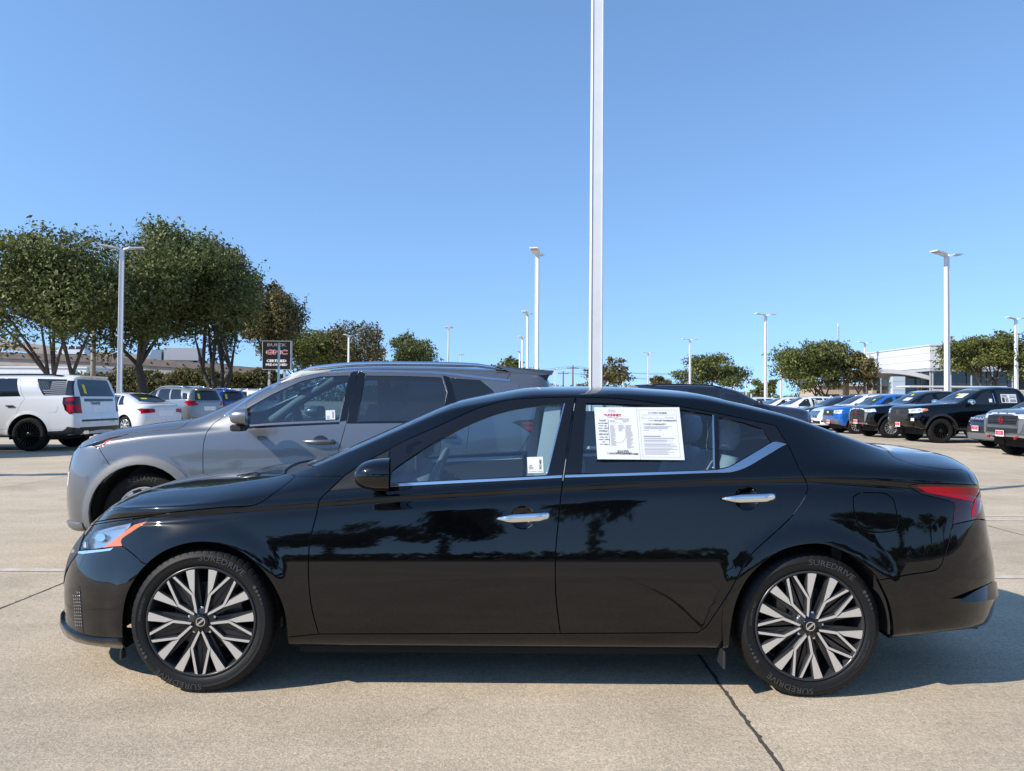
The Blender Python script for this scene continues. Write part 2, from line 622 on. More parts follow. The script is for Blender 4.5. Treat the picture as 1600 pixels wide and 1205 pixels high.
        for q, a in enumerate(bv):
            d = inw[a]; l = np.linalg.norm(d)
            d = d / l if l > 1e-6 else d
            if W[a, 1] > jm: d = d * np.array([1, 0, 1])
            V[a] = P[a] + d * (gap + rnd_)
            idx[a] = q
            ring1.append(P[a] + d * gap - N[a] * rnd_); ring2.append(P[a] + d * gap - N[a] * (rnd_ + skirt)); n1.append(-d)
        nb, nv = len(bv), len(V)
        Fl = [tuple(f) for f in F]
        if nb and skirt > 0:
            V = np.concatenate([V, ring1, ring2]); NN = np.concatenate([NN, n1, n1])
            for a, b_, t in bd:
                qa, qb = idx[a], idx[b_]
                Fl.append((b_, a, nv + qa, nv + qb))
                Fl.append((nv + qb, nv + qa, nv + nb + qa, nv + nb + qb))
        return V, Fl, NN


def mirrored(V, F, N):
    V2, N2 = np.array(V, float).copy(), np.array(N, float).copy()
    V2[:, 1] *= -1; N2[:, 1] *= -1
    return V2, [tuple(reversed(f)) for f in F], N2


def piece(name, pat, mat, parent, both=True, sym=False):
    """object(s) from a patch: one, one per side, or both halves joined (sym)"""
    V, F, N = pat
    if sym:
        V2, F2, N2 = mirrored(V, F, N)
        n = len(V)
        return mesh_obj(name, np.concatenate([V, V2]), list(F) + [tuple(i + n for i in f) for f in F2], mat, parent, np.concatenate([N, N2]))
    o = mesh_obj(name, V, F, mat, parent, N)
    if not both: return o
    pf = parent[1] if isinstance(parent, tuple) else parent
    o2 = mesh_obj(name, *mirrored(V, F, N)[:2], mat, pf, mirrored(V, F, N)[2])
    return o, o2


def flip_copy(o, parent):
    """mirror image (in y) of a finished mesh object, under parent"""
    me = o.data.copy()
    co = np.empty(len(me.vertices) * 3, np.float32)
    me.vertices.foreach_get('co', co)
    co = co.reshape(-1, 3)
    M_ = np.array(o.matrix_local)
    co = co @ M_[:3, :3].T + M_[:3, 3]
    co[:, 1] *= -1
    me.vertices.foreach_set('co', co.astype(np.float32).ravel())
    me.flip_normals()
    me.update()
    n = bpy.data.objects.new(o.name.split('.')[0], me)
    COL.objects.link(n)
    n.parent = parent
    return n


# ------------------------------------------------------------------ lettering
def text_mesh(body, size, depth=0.0, font_shear=0.0, align='CENTER'):
    cu = bpy.data.curves.new('lettering', 'FONT')
    cu.body = body; cu.size = size; cu.extrude = depth; cu.align_x = align; cu.align_y = 'CENTER'
    cu.shear = font_shear; cu.resolution_u = 2
    o = bpy.data.objects.new('lettering', cu)
    COL.objects.link(o)
    dg = bpy.context.evaluated_depsgraph_get()
    dg.update()
    me = bpy.data.meshes.new_from_object(o.evaluated_get(dg))
    bpy.data.objects.remove(o)
    bpy.data.curves.remove(cu)
    V = [v.co.copy() for v in me.vertices]
    F = [tuple(p.vertices) for p in me.polygons]
    bpy.data.meshes.remove(me)
    return V, F


def frame_text(body, size, p, rt, up, n, mat, parent, name='lettering', off=.004, bold=0.0, sx=1.0):
    V, F = text_mesh(body, size)
    if bold:
        n0 = len(V)
        V2, F2 = list(V), list(F)
        for dx, dy in ((bold, 0), (-bold, 0), (0, bold * .7), (0, -bold * .7)):
            b = len(V2)
            V2 += [Vector((v.x + dx, v.y + dy, -.0002)) for v in V]; F2 += [tuple(i + b for i in f) for f in F]
        V, F = V2, F2
    W = [p + rt * (v.x * sx) + up * v.y + n * (off + v.z) for v in V]
    return mesh_obj(name, W, F, mat, parent, smooth=False)
# ------------------------------------------------------------------ ground
def concrete():
    m = bpy.data.materials.new('broom finished concrete')
    m.use_nodes = True
    nt = m.node_tree
    b = nt.nodes['Principled BSDF']
    b.inputs['Roughness'].default_value = .9
    b.inputs['Specular IOR Level'].default_value = .15
    geo = nt.nodes.new('ShaderNodeNewGeometry')
    oi = nt.nodes.new('ShaderNodeObjectInfo')
    def noise(scale, detail=5, rough=.6, vec=None):
        n = nt.nodes.new('ShaderNodeTexNoise')
        n.inputs['Scale'].default_value = scale; n.inputs['Detail'].default_value = detail; n.inputs['Roughness'].default_value = rough
        nt.links.new(vec or geo.outputs['Position'], n.inputs['Vector'])
        return n.outputs['Fac']
    def ramp(fac, lo, hi, a, c):
        r = nt.nodes.new('ShaderNodeMapRange'); r.clamp = True
        for i, v in zip((1, 2, 3, 4), (lo, hi, a, c)): r.inputs[i].default_value = v
        nt.links.new(fac, r.inputs[0]); return r.outputs[0]
    def mul(a, c):
        n = nt.nodes.new('ShaderNodeMath'); n.operation = 'MULTIPLY'
        nt.links.new(a, n.inputs[0])
        if isinstance(c, float): n.inputs[1].default_value = c
        else: nt.links.new(c, n.inputs[1])
        return n.outputs[0]
    stain = ramp(noise(.5, 8, .65), .32, .72, .80, 1.10)
    blot = ramp(noise(2.3, 8, .7), .3, .7, .88, 1.10)
    grain = ramp(noise(95, 4, .75), .34, .66, .66, 1.28)
    fine = ramp(noise(34, 5, .75), .33, .67, .78, 1.18)
    spots = ramp(noise(5, 5, .8), .64, .76, 1.0, .74)
    pit = ramp(noise(75, 2, .5), .70, .76, 1.0, .62)
    slab = ramp(oi.outputs['Random'], 0, 1, .89, 1.06)
    mp = nt.nodes.new('ShaderNodeMapping'); mp.inputs['Scale'].default_value = (.35, 6, 1)
    nt.links.new(geo.outputs['Position'], mp.inputs['Vector'])
    streak = ramp(noise(1.0, 6, .7, mp.outputs[0]), .3, .75, .93, 1.06)
    v = stain
    for q in (blot, grain, fine, spots, pit, slab, streak): v = mul(v, q)
    # thin map cracks here and there
    vo = nt.nodes.new('ShaderNodeTexVoronoi'); vo.feature = 'DISTANCE_TO_EDGE'; vo.inputs['Scale'].default_value = .16
    wp = nt.nodes.new('ShaderNodeVectorMath'); wp.operation = 'ADD'
    nz = nt.nodes.new('ShaderNodeTexNoise'); nz.inputs['Scale'].default_value = 1.4; nz.inputs['Detail'].default_value = 5
    nt.links.new(geo.outputs['Position'], nz.inputs['Vector'])
    nt.links.new(geo.outputs['Position'], wp.inputs[0]); nt.links.new(nz.outputs['Color'], wp.inputs[1])
    nt.links.new(wp.outputs[0], vo.inputs['Vector'])
    v = mul(v, ramp(vo.outputs['Distance'], .0, .0011, .80, 1.0))
    sc = nt.nodes.new('ShaderNodeVectorMath'); sc.operation = 'SCALE'
    sc.inputs[0].default_value = (.54, .447, .328)
    nt.links.new(v, sc.inputs['Scale'])
    nt.links.new(sc.outputs[0], b.inputs['Base Color'])
    bp = nt.nodes.new('ShaderNodeBump'); bp.inputs['Strength'].default_value = .55; bp.inputs['Distance'].default_value = .006
    nt.links.new(mul(grain, fine), bp.inputs['Height'])
    nt.links.new(bp.outputs[0], b.inputs['Normal'])
    return m


M['concrete'] = concrete()
M['sealant'] = pr('crumbled dark sealant', (.06, .05, .042), .9, noise=(60, .5))
mb = MB()
mb.add([(-900, -500, -.012), (900, -500, -.012), (900, 1500, -.012), (-900, 1500, -.012)], [(0, 1, 2, 3)])
tag(mb.build('ground', [M['concrete']]), kind='structure')
lot = empty('parking_lot')
tag(lot, kind='structure')
mb = MB()
mb.add([(-24.9, -9.2, -.007), (35.6, -9.2, -.007), (35.6, 66.0, -.007), (-24.9, 66.0, -.007)], [(0, 1, 2, 3)])
mb.build('joint_filler', [pr('dark joint sealant', (.035, .03, .026), .8)], lot)
SX, SY, GAP = 4.31, 5.03, .010
slab_me = None
for ix in range(-6, 8):
    for iy in range(0, 15):
        cx = 1.02 + SX * (ix + .5); cy = -9.33 + SY * (iy + .5)
        if slab_me is None:
            mb = MB(); mb.box((0, 0, -.004), (SX - GAP, SY - GAP, .008), 0, .003)
            o = mb.build('concrete_slab', [M['concrete']], lot); slab_me = o.data
        else:
            o = bpy.data.objects.new('concrete_slab', slab_me); COL.objects.link(o); o.parent = lot
        o.location = (cx, cy, 0)


def worn_white():
    m = pr('worn white line paint', (.62, .60, .56), .8)
    nt = m.node_tree; b = nt.nodes['Principled BSDF']
    geo = nt.nodes.new('ShaderNodeNewGeometry')
    n = nt.nodes.new('ShaderNodeTexNoise'); n.inputs['Scale'].default_value = 9; n.inputs['Detail'].default_value = 9; n.inputs['Roughness'].default_value = .75
    nt.links.new(geo.outputs['Position'], n.inputs['Vector'])
    r = nt.nodes.new('ShaderNodeMapRange'); r.inputs[1].default_value = .46; r.inputs[2].default_value = .62
    nt.links.new(n.outputs['Fac'], r.inputs[0])
    mx = nt.nodes.new('ShaderNodeMixRGB')
    mx.inputs[1].default_value = (.47, .39, .30, 1); mx.inputs[2].default_value = (.56, .52, .46, 1)
    nt.links.new(r.outputs[0], mx.inputs[0]); nt.links.new(mx.outputs[0], b.inputs['Base Color'])
    return m


# chipped, sealant filled edges of the joints nearest the camera
gj = random.Random(9)
for (xj, ya, yb) in ((1.02, 1.5, 5.7), (1.02 - SX, 1.5, 10.7), (1.02 + SX, 3.0, 10.7)):
    V, F = [], []
    n = int((yb - ya) / .02)
    off = 0.0
    for k in range(n + 1):
        off = off * .9 + gj.gauss(0, .0012)
        a = .006 + abs(gj.gauss(0, .0025)) + (.006 if gj.random() < .06 else 0); b = .006 + abs(gj.gauss(0, .0025)) + (.006 if gj.random() < .06 else 0)
        y = ya + (yb - ya) * k / n
        V += [(xj + off - a, y, .0012), (xj + off + b, y, .0012)]
    F = [(2 * k, 2 * k + 1, 2 * k + 3, 2 * k + 2) for k in range(n)]
    mb = MB(); mb.add(V, F, 0); mb.build('joint_sealant', [M['sealant']], lot)

M['line'] = worn_white()
for (x0, x1, y) in ((-4.9, 5.2, 5.86), (-4.8, 9.5, 9.02), (-4.8, 9.5, 8.70), (-4.6, 9.5, 12.2), (-18, -10.6, 17.9), (-18, -10.6, 20.9), (13.2, 19, 20.6), (13.2, 19, 23.9), (13.2, 19, 27.3), (13.2, 19, 30.7), (13.2, 19, 34.0)):
    mb = MB(); mb.add([(x0, y - .05, .004), (x1, y - .05, .004), (x1, y + .05, .004), (x0, y + .05, .004)], [(0, 1, 2, 3)])
    mb.build('painted_line', [M['line']], lot)


# ------------------------------------------------------------------ foliage
def leaf_mat(name, a, b_, c, transl=.25):
    m = bpy.data.materials.new(name)
    m.use_nodes = True
    nt = m.node_tree
    nt.nodes.clear()
    out = nt.nodes.new('ShaderNodeOutputMaterial')
    geo = nt.nodes.new('ShaderNodeNewGeometry')
    rp = nt.nodes.new('ShaderNodeValToRGB')
    rp.color_ramp.elements[0].color = (*a, 1); rp.color_ramp.elements[1].color = (*c, 1)
    e = rp.color_ramp.elements.new(.55); e.color = (*b_, 1)
    nt.links.new(geo.outputs['Random Per Island'], rp.inputs[0])
    n = nt.nodes.new('ShaderNodeTexNoise'); n.inputs['Scale'].default_value = .55; n.inputs['Detail'].default_value = 3
    nt.links.new(geo.outputs['Position'], n.inputs['Vector'])
    mr = nt.nodes.new('ShaderNodeMapRange'); mr.inputs[1].default_value = .3; mr.inputs[2].default_value = .7; mr.inputs[3].default_value = .65; mr.inputs[4].default_value = 1.35
    nt.links.new(n.outputs['Fac'], mr.inputs[0])
    sc = nt.nodes.new('ShaderNodeVectorMath'); sc.operation = 'SCALE'
    nt.links.new(rp.outputs[0], sc.inputs[0]); nt.links.new(mr.outputs[0], sc.inputs['Scale'])
    d = nt.nodes.new('ShaderNodeBsdfPrincipled'); d.inputs['Roughness'].default_value = .55; d.inputs['Specular IOR Level'].default_value = .3
    t = nt.nodes.new('ShaderNodeBsdfTranslucent')
    mx = nt.nodes.new('ShaderNodeMixShader'); mx.inputs[0].default_value = transl
    nt.links.new(sc.outputs[0], d.inputs['Base Color']); nt.links.new(sc.outputs[0], t.inputs[0])
    nt.links.new(d.outputs[0], mx.inputs[1]); nt.links.new(t.outputs[0], mx.inputs[2])
    nt.links.new(mx.outputs[0], out.inputs[0])
    return m


M['oak'] = leaf_mat('live oak leaves', (.060, .075, .022), (.115, .135, .038), (.19, .20, .06))
M['oak_brown'] = leaf_mat('dry tinged leaves', (.065, .064, .024), (.125, .112, .042), (.21, .16, .062))
M['oak_light'] = leaf_mat('yellow green leaves', (.065, .080, .018), (.115, .13, .03), (.18, .185, .045))
M['hedge'] = leaf_mat('hedge leaves', (.065, .072, .026), (.13, .13, .05), (.22, .19, .085))
M['bark'] = pr('grey brown bark', (.085, .068, .055), .9, noise=(14, .4), bump=(30, .5))


def leaves_mesh(C, D, size, rng, flat=.5):
    """one rhombic leaf spray per centre, turned at random but biased to lie along D"""
    n = len(C)
    a = rng.normal(size=(n, 3)); a /= np.linalg.norm(a, axis=1, keepdims=True)
    nr = a * (1 - flat) + D * flat; nr /= np.linalg.norm(nr, axis=1, keepdims=True) + 1e-9
    t = rng.normal(size=(n, 3)); t -= nr * (t * nr).sum(1, keepdims=True); t /= np.linalg.norm(t, axis=1, keepdims=True) + 1e-9
    b = np.cross(nr, t)
    s = (size * rng.uniform(.55, 1.35, n))[:, None]
    k = s * rng.uniform(.35, .6, n)[:, None]
    V = np.stack([C - t * s, C + b * k + nr * s * .12, C + t * s, C - b * k + nr * s * .12], 1).reshape(-1, 3)
    F = np.arange(4 * n).reshape(-1, 4)
    return V, F


def leafy(name, V, F, mat, parent=None):
    me = bpy.data.meshes.new(name)
    me.vertices.add(len(V)); me.vertices.foreach_set('co', V.astype(np.float32).ravel())
    me.loops.add(len(F) * 4); me.loops.foreach_set('vertex_index', F.astype(np.int32).ravel())
    me.polygons.add(len(F)); me.polygons.foreach_set('loop_start', np.arange(0, len(F) * 4, 4, dtype=np.int32))
    try: me.polygons.foreach_set('loop_total', np.full(len(F), 4, np.int32))
    except Exception: pass
    me.update(calc_edges=True)
    me.materials.append(mat)
    o = bpy.data.objects.new(name, me); COL.objects.link(o); o.parent = parent
    return o


def crown_points(rng, rx, ry, z0, z1, lobes, per, top_sprigs, lobe_r=(.20, .36), flat_base=.3):
    """centres and outward directions of leaf sprays: lobes on an ellipsoid, each filled towards its own shell"""
    cz, rz = (z0 + z1) / 2, (z1 - z0) / 2
    C, D = [], []
    L = []
    for k in range(lobes):
        for _ in range(30):
            v = rng.normal(size=3); v /= np.linalg.norm(v)
            if v[2] < -flat_base and (rng.random() < .5 or np.hypot(v[0], v[1]) < .6): continue
            break
        r = rng.uniform(.45, .86) if rng.random() < .8 else rng.uniform(0, .45)
        c = np.array([v[0] * rx * r, v[1] * ry * r, cz + v[2] * rz * r])
        lr = rng.uniform(*lobe_r) * np.array([rx, ry, rz * 1.0])
        L.append((c, lr))
        n = int(per * rng.uniform(.6, 1.4))
        d = rng.normal(size=(n, 3)); d /= np.linalg.norm(d, axis=1, keepdims=True)
        rad = rng.uniform(.25, 1.05, n) ** .6
        # ragged shell
        rag = 1 + .16 * np.sin(d[:, 0] * 9 + k) * np.sin(d[:, 1] * 8 + 2 * k) + .15 * np.sin(d[:, 2] * 13 + k)
        P = c + d * lr * (rad * rag)[:, None]
        C.append(P); D.append(d)
    # twigs that stick out of the outline
    for k in range(top_sprigs):
        c, lr = L[rng.integers(len(L))]
        d = rng.normal(size=3); d[2] = abs(d[2]) * 1.1 + .15; d /= np.linalg.norm(d)
        n = rng.integers(10, 26)
        t = np.linspace(.7, rng.uniform(1.2, 1.62), n)
        P = c + d * lr * t[:, None] + rng.normal(size=(n, 3)) * .07
        C.append(P); D.append(np.tile(d, (n, 1)))
    C, D = np.concatenate(C), np.concatenate(D)
    k = C[:, 2] > z0 - .3
    return C[k], D[k], L


def tree(name, u, d, ytop, upx, ybase, seed, label, mat='oak', lobes=34, per=420, leaf=.13, stems=3, group=None, lean=0.0, sprigs=60, base_z=0.0, ry=None, stem_top=.6):
    """u: photo column of the trunk, d: distance, ytop/ybase: top and underside of the crown, upx: (left, right) of the crown"""
    rng = np.random.default_rng(seed)
    hz = 624 + (u - 800) * .00733
    x0, x1 = (upx[0] - 800) / F_PX * d, (upx[1] - 800) / F_PX * d
    z1 = 1.375 + (hz - ytop) * d / F_PX; z0 = 1.375 + (hz - ybase) * d / F_PX
    X = (u - 800) / F_PX * d
    root = empty(name, (X, d, base_z), 0, label, 'tree', group)
    rx = (x1 - x0) / 2; cx = (x0 + x1) / 2 - X
    C, D, L = crown_points(rng, rx, ry or rx, z0, z1, lobes, per, sprigs)
    C = C + np.array([cx, 0, 0])
    V, F = leaves_mesh(C, D, leaf, rng)
    cr = leafy('crown', V, F, M[mat], root)
    # stems: from the ground out into the lobes
    mb = MB()
    tgt = sorted(L, key=lambda q: q[0][2])
    r0 = .11 + .012 * z1
    if stems == 1:
        fork = Vector((lean * .5, 0, z0 + .25 * (z1 - z0) * .2))
        mb.tube([(0, 0, -.05), (lean * .15, 0, fork.z * .35), (lean * .35, .05, fork.z * .7), fork], [r0 * 1.5, r0 * 1.15, r0 * 1.0, r0 * .85], 10, 0, cap=False)
        starts = [(fork, r0 * .55)] * 7
    else:
        starts = []
        for k in range(stems):
            a = (k - (stems - 1) / 2)
            f = Vector((a * .62 + rng.uniform(-.15, .15), rng.uniform(-.3, .3), z0 + .1))
            mb.tube([(a * .16, 0, -.05), (a * .22, 0, f.z * .35), (a * .38, f.y * .6, f.z * .7), f], [r0 * .85, r0 * .72, r0 * .62, r0 * .5], 9, 0, cap=False)
            starts += [(f, r0 * .42)] * 3
    for k, (f, r_) in enumerate(starts):
        c = L[rng.integers(len(L))][0] + np.array([cx, 0, 0])
        c = Vector(c); mid = f.lerp(c, .5) + Vector((rng.uniform(-.3, .3), rng.uniform(-.3, .3), .2))
        mb.tube([f, f.lerp(mid, .5) + Vector((0, 0, .1)), mid, c], [r_, r_ * .75, r_ * .5, r_ * .2], 7, 0, cap=False)
    mb.build('trunk', [M['bark']], root, fix=False)
    return root


TG = 'trees round the lot'
tree('oak_tree', 88, 38, 354, (-95, 232), 590, 11, 'large dark oak with three stems, leftmost, behind the white SUV', lobes=66, per=640, stems=3, leaf=.105, group=TG, sprigs=200)
tree('oak_tree', 232, 43, 352, (108, 400), 584, 12, 'tall oak with one leaning trunk behind the lamp post at left', lobes=62, per=640, stems=1, leaf=.11, lean=-1.2, group=TG, sprigs=200)
tree('oak_tree', 340, 47, 372, (245, 418), 582, 13, 'oak on four dark stems left of the dark certified sign', lobes=52, per=600, stems=4, leaf=.115, group=TG, sprigs=170)
tree('oak_tree', 418, 56, 418, (350, 476), 580, 14, 'smaller brownish oak just above the dark certified sign', mat='oak_brown', lobes=40, per=560, leaf=.12, stems=2, group=TG, sprigs=90)
tree('oak_tree', 472, 84, 505, (398, 552), 604, 15, 'bushy green tree to the right of the dark certified sign', lobes=40, per=300, leaf=.17, stems=2, group=TG, sprigs=30, mat='oak_light')
tree('oak_tree', 545, 88, 496, (472, 616), 612, 16, 'brownish green round tree above the grey crossover roof', mat='oak_brown', lobes=42, per=300, leaf=.17, stems=2, group=TG, sprigs=40)
tree('oak_tree', 634, 96, 520, (576, 690), 612, 17, 'dark round tree over the grey crossover, right of the brownish one', lobes=34, per=300, leaf=.18, stems=2, group=TG, sprigs=30)
tree('oak_tree', 806, 112, 550, (766, 842), 612, 18, 'small dark tree behind the crowd of thin lamp posts', lobes=14, per=190, leaf=.22, stems=2, group=TG, sprigs=20)
tree('oak_tree', 945, 110, 561, (896, 1000), 616, 19, 'brownish tree directly right of the tall white pole', mat='oak_brown', lobes=16, per=210, leaf=.22, stems=2, group=TG, sprigs=20)
tree('oak_tree', 1108, 100, 553, (1044, 1176), 618, 20, 'rounded green tree above the dark blue SUV', lobes=40, per=280, leaf=.18, stems=3, group=TG, sprigs=36)
tree('oak_tree', 1032, 126, 586, (1000, 1062), 614, 21, 'low small tree at the left foot of the rounded green one', mat='oak_brown', lobes=10, per=150, leaf=.22, stems=2, group=TG, sprigs=12)
tree('oak_tree', 1188, 92, 588, (1166, 1216), 622, 22, 'small yellow green tree left of the broad dark tree', mat='oak_light', lobes=12, per=180, leaf=.18, stems=2, group=TG, sprigs=14)
tree('oak_tree', 1282, 80, 529, (1200, 1342), 622, 43, 'broad dark tree left of the white building', lobes=62, per=380, leaf=.15, stems=3, group=TG, sprigs=50)
tree('oak_tree', 1346, 78, 550, (1310, 1382), 616, 24, 'brownish tree touching the entrance canopy of the white building', mat='oak_brown', lobes=18, per=240, leaf=.17, stems=2, group=TG, sprigs=24)
tree('oak_tree', 1545, 62, 518, (1470, 1622), 602, 25, 'yellow green tree in front of the white building, between two lamp posts', mat='oak_light', lobes=44, per=330, leaf=.14, stems=3, group=TG, sprigs=40)

rng = np.random.default_rng(5)
def hedge(x0, x1, y, z1, label, n):
    C = np.stack([rng.uniform(x0, x1, n), y + rng.normal(0, .55, n), rng.uniform(.0, 1, n) ** .7 * z1], 1)
    top = z1 * (.86 + .10 * np.sin(C[:, 0] * 1.3) + .07 * np.sin(C[:, 0] * 3.1 + 1))
    C[:, 2] = np.minimum(C[:, 2], top + rng.normal(0, .12, n))
    C[:, 2] = np.maximum(C[:, 2], .05)
    D = np.tile(np.array([0, -.7, .7]), (n, 1))
    V, F = leaves_mesh(C, D, .11, rng, .3)
    root = empty('hedge', ((x0 + x1) / 2, y, 0), 0, label, 'hedge')
    leafy('foliage', V - np.array([(x0 + x1) / 2, y, 0]), F, M['hedge'], root)
    mb = MB(); mb.box((0, .2, z1 * .36), (x1 - x0 - .6, .5, z1 * .72), 0); mb.build('branches', [pr('dark hedge wood', (.02, .02, .012), .9)], root)
hedge(-31.5, -16.5, 54, 3.55, 'long clipped hedge behind the silver and blue SUVs, under the oaks', 42000)

# woods far off, and the trees across the street behind the photographer that show in the paint
n = 40000
C = np.stack([rng.uniform(-260, 330, n), 300 + rng.uniform(-14, 14, n), np.zeros(n)], 1)
C[:, 2] = rng.uniform(0, 1, n) * (6 + 2.5 * np.sin(C[:, 0] * .05) + 1.5 * np.sin(C[:, 0] * .21))
V, F = leaves_mesh(C, np.tile(np.array([0, -.7, .7]), (n, 1)), .7, rng, .3)
tag(leafy('far_woods', V, F, M['oak']), kind='stuff')
CC, DD = [], []
for (tx, ty, tr, tz0, tz1, sd_) in ((-24, -27, 5.0, 2.2, 8.6, 1), (-14.5, -26, 4.2, 2.4, 7.8, 2), (-8.2, -27, 3.4, 2.3, 7.4, 3), (-3.0, -26, 2.9, 2.5, 7.9, 4), (3.4, -25, 2.2, 2.6, 7.6, 5), (19, -29, 3.6, 2.2, 7.0, 6), (28, -28, 5.0, 2.2, 8.0, 7), (40, -30, 5.5, 2.0, 8.4, 8)):
    C, D, L = crown_points(np.random.default_rng(sd_), tr, tr * .8, tz0, tz1, 26, 190, 24)
    CC.append(C + np.array([tx, ty, 0])); DD.append(D)
    nn_ = 260
    tk = np.stack([tx + rng.normal(0, .14, nn_), ty + rng.normal(0, .14, nn_), rng.uniform(0, tz0 + 1.2, nn_)], 1)
    CC.append(tk); DD.append(rng.normal(size=(nn_, 3)))
V, F = leaves_mesh(np.concatenate(CC), np.concatenate(DD), .20, rng, .3)
tag(leafy('street_trees', V, F, M['oak']), kind='stuff')
n = 4000
C = np.stack([rng.uniform(-60, 60, n), -31 + rng.normal(0, .8, n), rng.uniform(0, 1, n) * 1.5], 1)
V, F = leaves_mesh(C, np.tile(np.array([0, .7, .7]), (n, 1)), .5, rng, .3)
tag(leafy('roadside_shrubbery', V, F, M['oak']), kind='stuff')
mb = MB(); mb.add([(-300, -200, -.008), (300, -200, -.008), (300, -14, -.008), (-300, -14, -.008)], [(0, 1, 2, 3)])
tag(mb.build('street', [pr('street asphalt', (.10, .092, .085), .9, noise=(.4, .2))]), kind='structure')

# ------------------------------------------------------------------ lamp posts
M['pole'] = pr('white painted steel', (.68, .69, .70), .4, noise=(3, .05))
M['pole_grey'] = pr('galvanised grey steel', (.42, .43, .44), .5, noise=(3, .1))
LG = 'lamp posts of the lot'


def lamp_post(u, ytop, label, H=8.2, w_=.22, rz=0.0, d=None, heads=True, ds=1.0):
    hz = 624 + (u - 800) * .00733
    d = d or (H - 1.375) * F_PX / (hz - ytop)
    X = (u - 800) / F_PX * d
    root = empty('lamp_post', (X, d, 0), rz, label, 'lamp post', LG)
    mb = MB()
    V = []
    for z, k in ((.0, 1.0), (H - .1, .86)):
        for a, b in ((-1, -1), (1, -1), (1, 1), (-1, 1)):
            for c in ((.86, 1), (1, .86)) if a * b > 0 else ((1, .86), (.86, 1)):
                V.append((a * c[0] * w_ / 2 * k, b * c[1] * w_ / 2 * k, z))
    mb.add(V, [(i, (i + 1) % 8, 8 + (i + 1) % 8, 8 + i) for i in range(8)] + [tuple(range(8, 16))], 0)
    mb.build('pole', [M['pole']], root)
    mb = MB(); mb.box((0, 0, .14), (w_ * 1.9, w_ * 1.9, .28), 0, .03); mb.build('pole_base', [pr('cast concrete footing', (.38, .36, .33), .9)] if False else [M['footing']], root)
    mb = MB(); mb.box((0, 0, 1.0), (w_ * .5, w_ * 1.0, .18), 0, .01); mb.build('hand_hole_cover', [M['pole']], root)
    if heads:
        for sg in (-1, 1):
            mb = MB()
            mb.add([(sg * .05, -.10, H - .14), (sg * .05, .10, H - .14), (sg * .05, .10, H - .04), (sg * .05, -.10, H - .04),
                    (sg * .30, -.20, H - .05), (sg * .30, .20, H - .05), (sg * .30, .20, H + .01), (sg * .30, -.20, H + .01),
                    (sg * .92, -.19, H + .02), (sg * .92, .19, H + .02), (sg * .92, .19, H + .07), (sg * .92, -.19, H + .07)],
                   [(0, 1, 5, 4), (1, 2, 6, 5), (2, 3, 7, 6), (3, 0, 4, 7), (4, 5, 9, 8), (5, 6, 10, 9), (6, 7, 11, 10), (7, 4, 8, 11), (8, 9, 10, 11), (0, 3, 2, 1)], 0)
            h = mb.build('lamp_head', [M['pole']], root)
            mb = MB(); mb.box((sg * .62, 0, H - .010), (.44, .28, .02), 0); mb.build('lamp_lens', [M['pole_grey']], h)
    return root


M['footing'] = pr('cast concrete footing', (.38, .36, .33), .9)
lamp_post(930.5, -300, 'tall thick white pole right behind the black sedan, running out of the picture top', d=8.35, w_=.148, H=8.2)
lamp_post(187, 386, 'white two headed lamp post standing among the oaks at left', w_=.22, rz=.35)
lamp_post(838, 394, 'lamp post with heads in line, tallest of the cluster left of the thick pole', w_=.20, rz=1.35)
lamp_post(823.5, 489, 'second tallest lamp post of the cluster left of the thick pole', w_=.20, rz=1.2)
lamp_post(815.5, 527, 'thin lamp post third in the cluster left of the thick pole', w_=.20, rz=1.2)
lamp_post(811.5, 549, 'smallest lamp post in the cluster left of the thick pole', w_=.20, rz=1.2)
lamp_post(1480, 396, 'tall lamp post behind the black crew cab pickup', w_=.20, rz=.45)
lamp_post(1588, 497, 'lamp post by the right photo edge beside the yellow green tree', w_=.22, rz=.3)
lamp_post(1196.5, 491, 'lamp post between the rounded green tree and the broad dark tree', w_=.20, rz=.3)
lamp_post(1078, 530, 'lamp post in front of the left edge of the rounded green tree', w_=.20, rz=.2)
lamp_post(1352, 535, 'lamp post just left of the white building', w_=.20, rz=.3)
lamp_post(1013, 551, 'thin lamp post midway between the thick pole and the rounded green tree', w_=.20, rz=.2)
lamp_post(1147, 567, 'small far lamp post against the right of the rounded green tree', w_=.3, rz=.2)
lamp_post(1221, 557, 'far lamp post whose head stands clear of the broad dark tree', w_=.3, rz=.2)
lamp_post(974, 566, 'thin far lamp post right of the brownish tree by the thick pole', w_=.3, rz=.2)
lamp_post(950, 577, 'very small lamp post in front of the brownish tree by the thick pole', w_=.3, rz=.2)
lamp_post(544, 524, 'lamp post in front of the brownish round tree over the crossover', w_=.20, rz=1.3)
lamp_post(600, 545, 'small lamp post in front of the dark round tree over the crossover', w_=.20, rz=1.3)
lamp_post(1428, 558, 'lamp post standing before the dark glass of the white building', w_=.20, rz=.9)
lamp_post(1166, 592, 'tiny far lamp post near the small yellow green tree', w_=.28, rz=.2)
lamp_post(1174, 588, 'tiny lamp post touching the small yellow green tree', w_=.28, rz=.2)
lamp_post(868, 576, 'tiny far lamp post right of the crossover spoiler', w_=.28, rz=.2)

q = lamp_post(0, 0, 'lamp post just outside the picture whose twin heads shade the ground at left', w_=.15, rz=.2, d=7.6)
q.location = (-18.3, 7.75, 0)


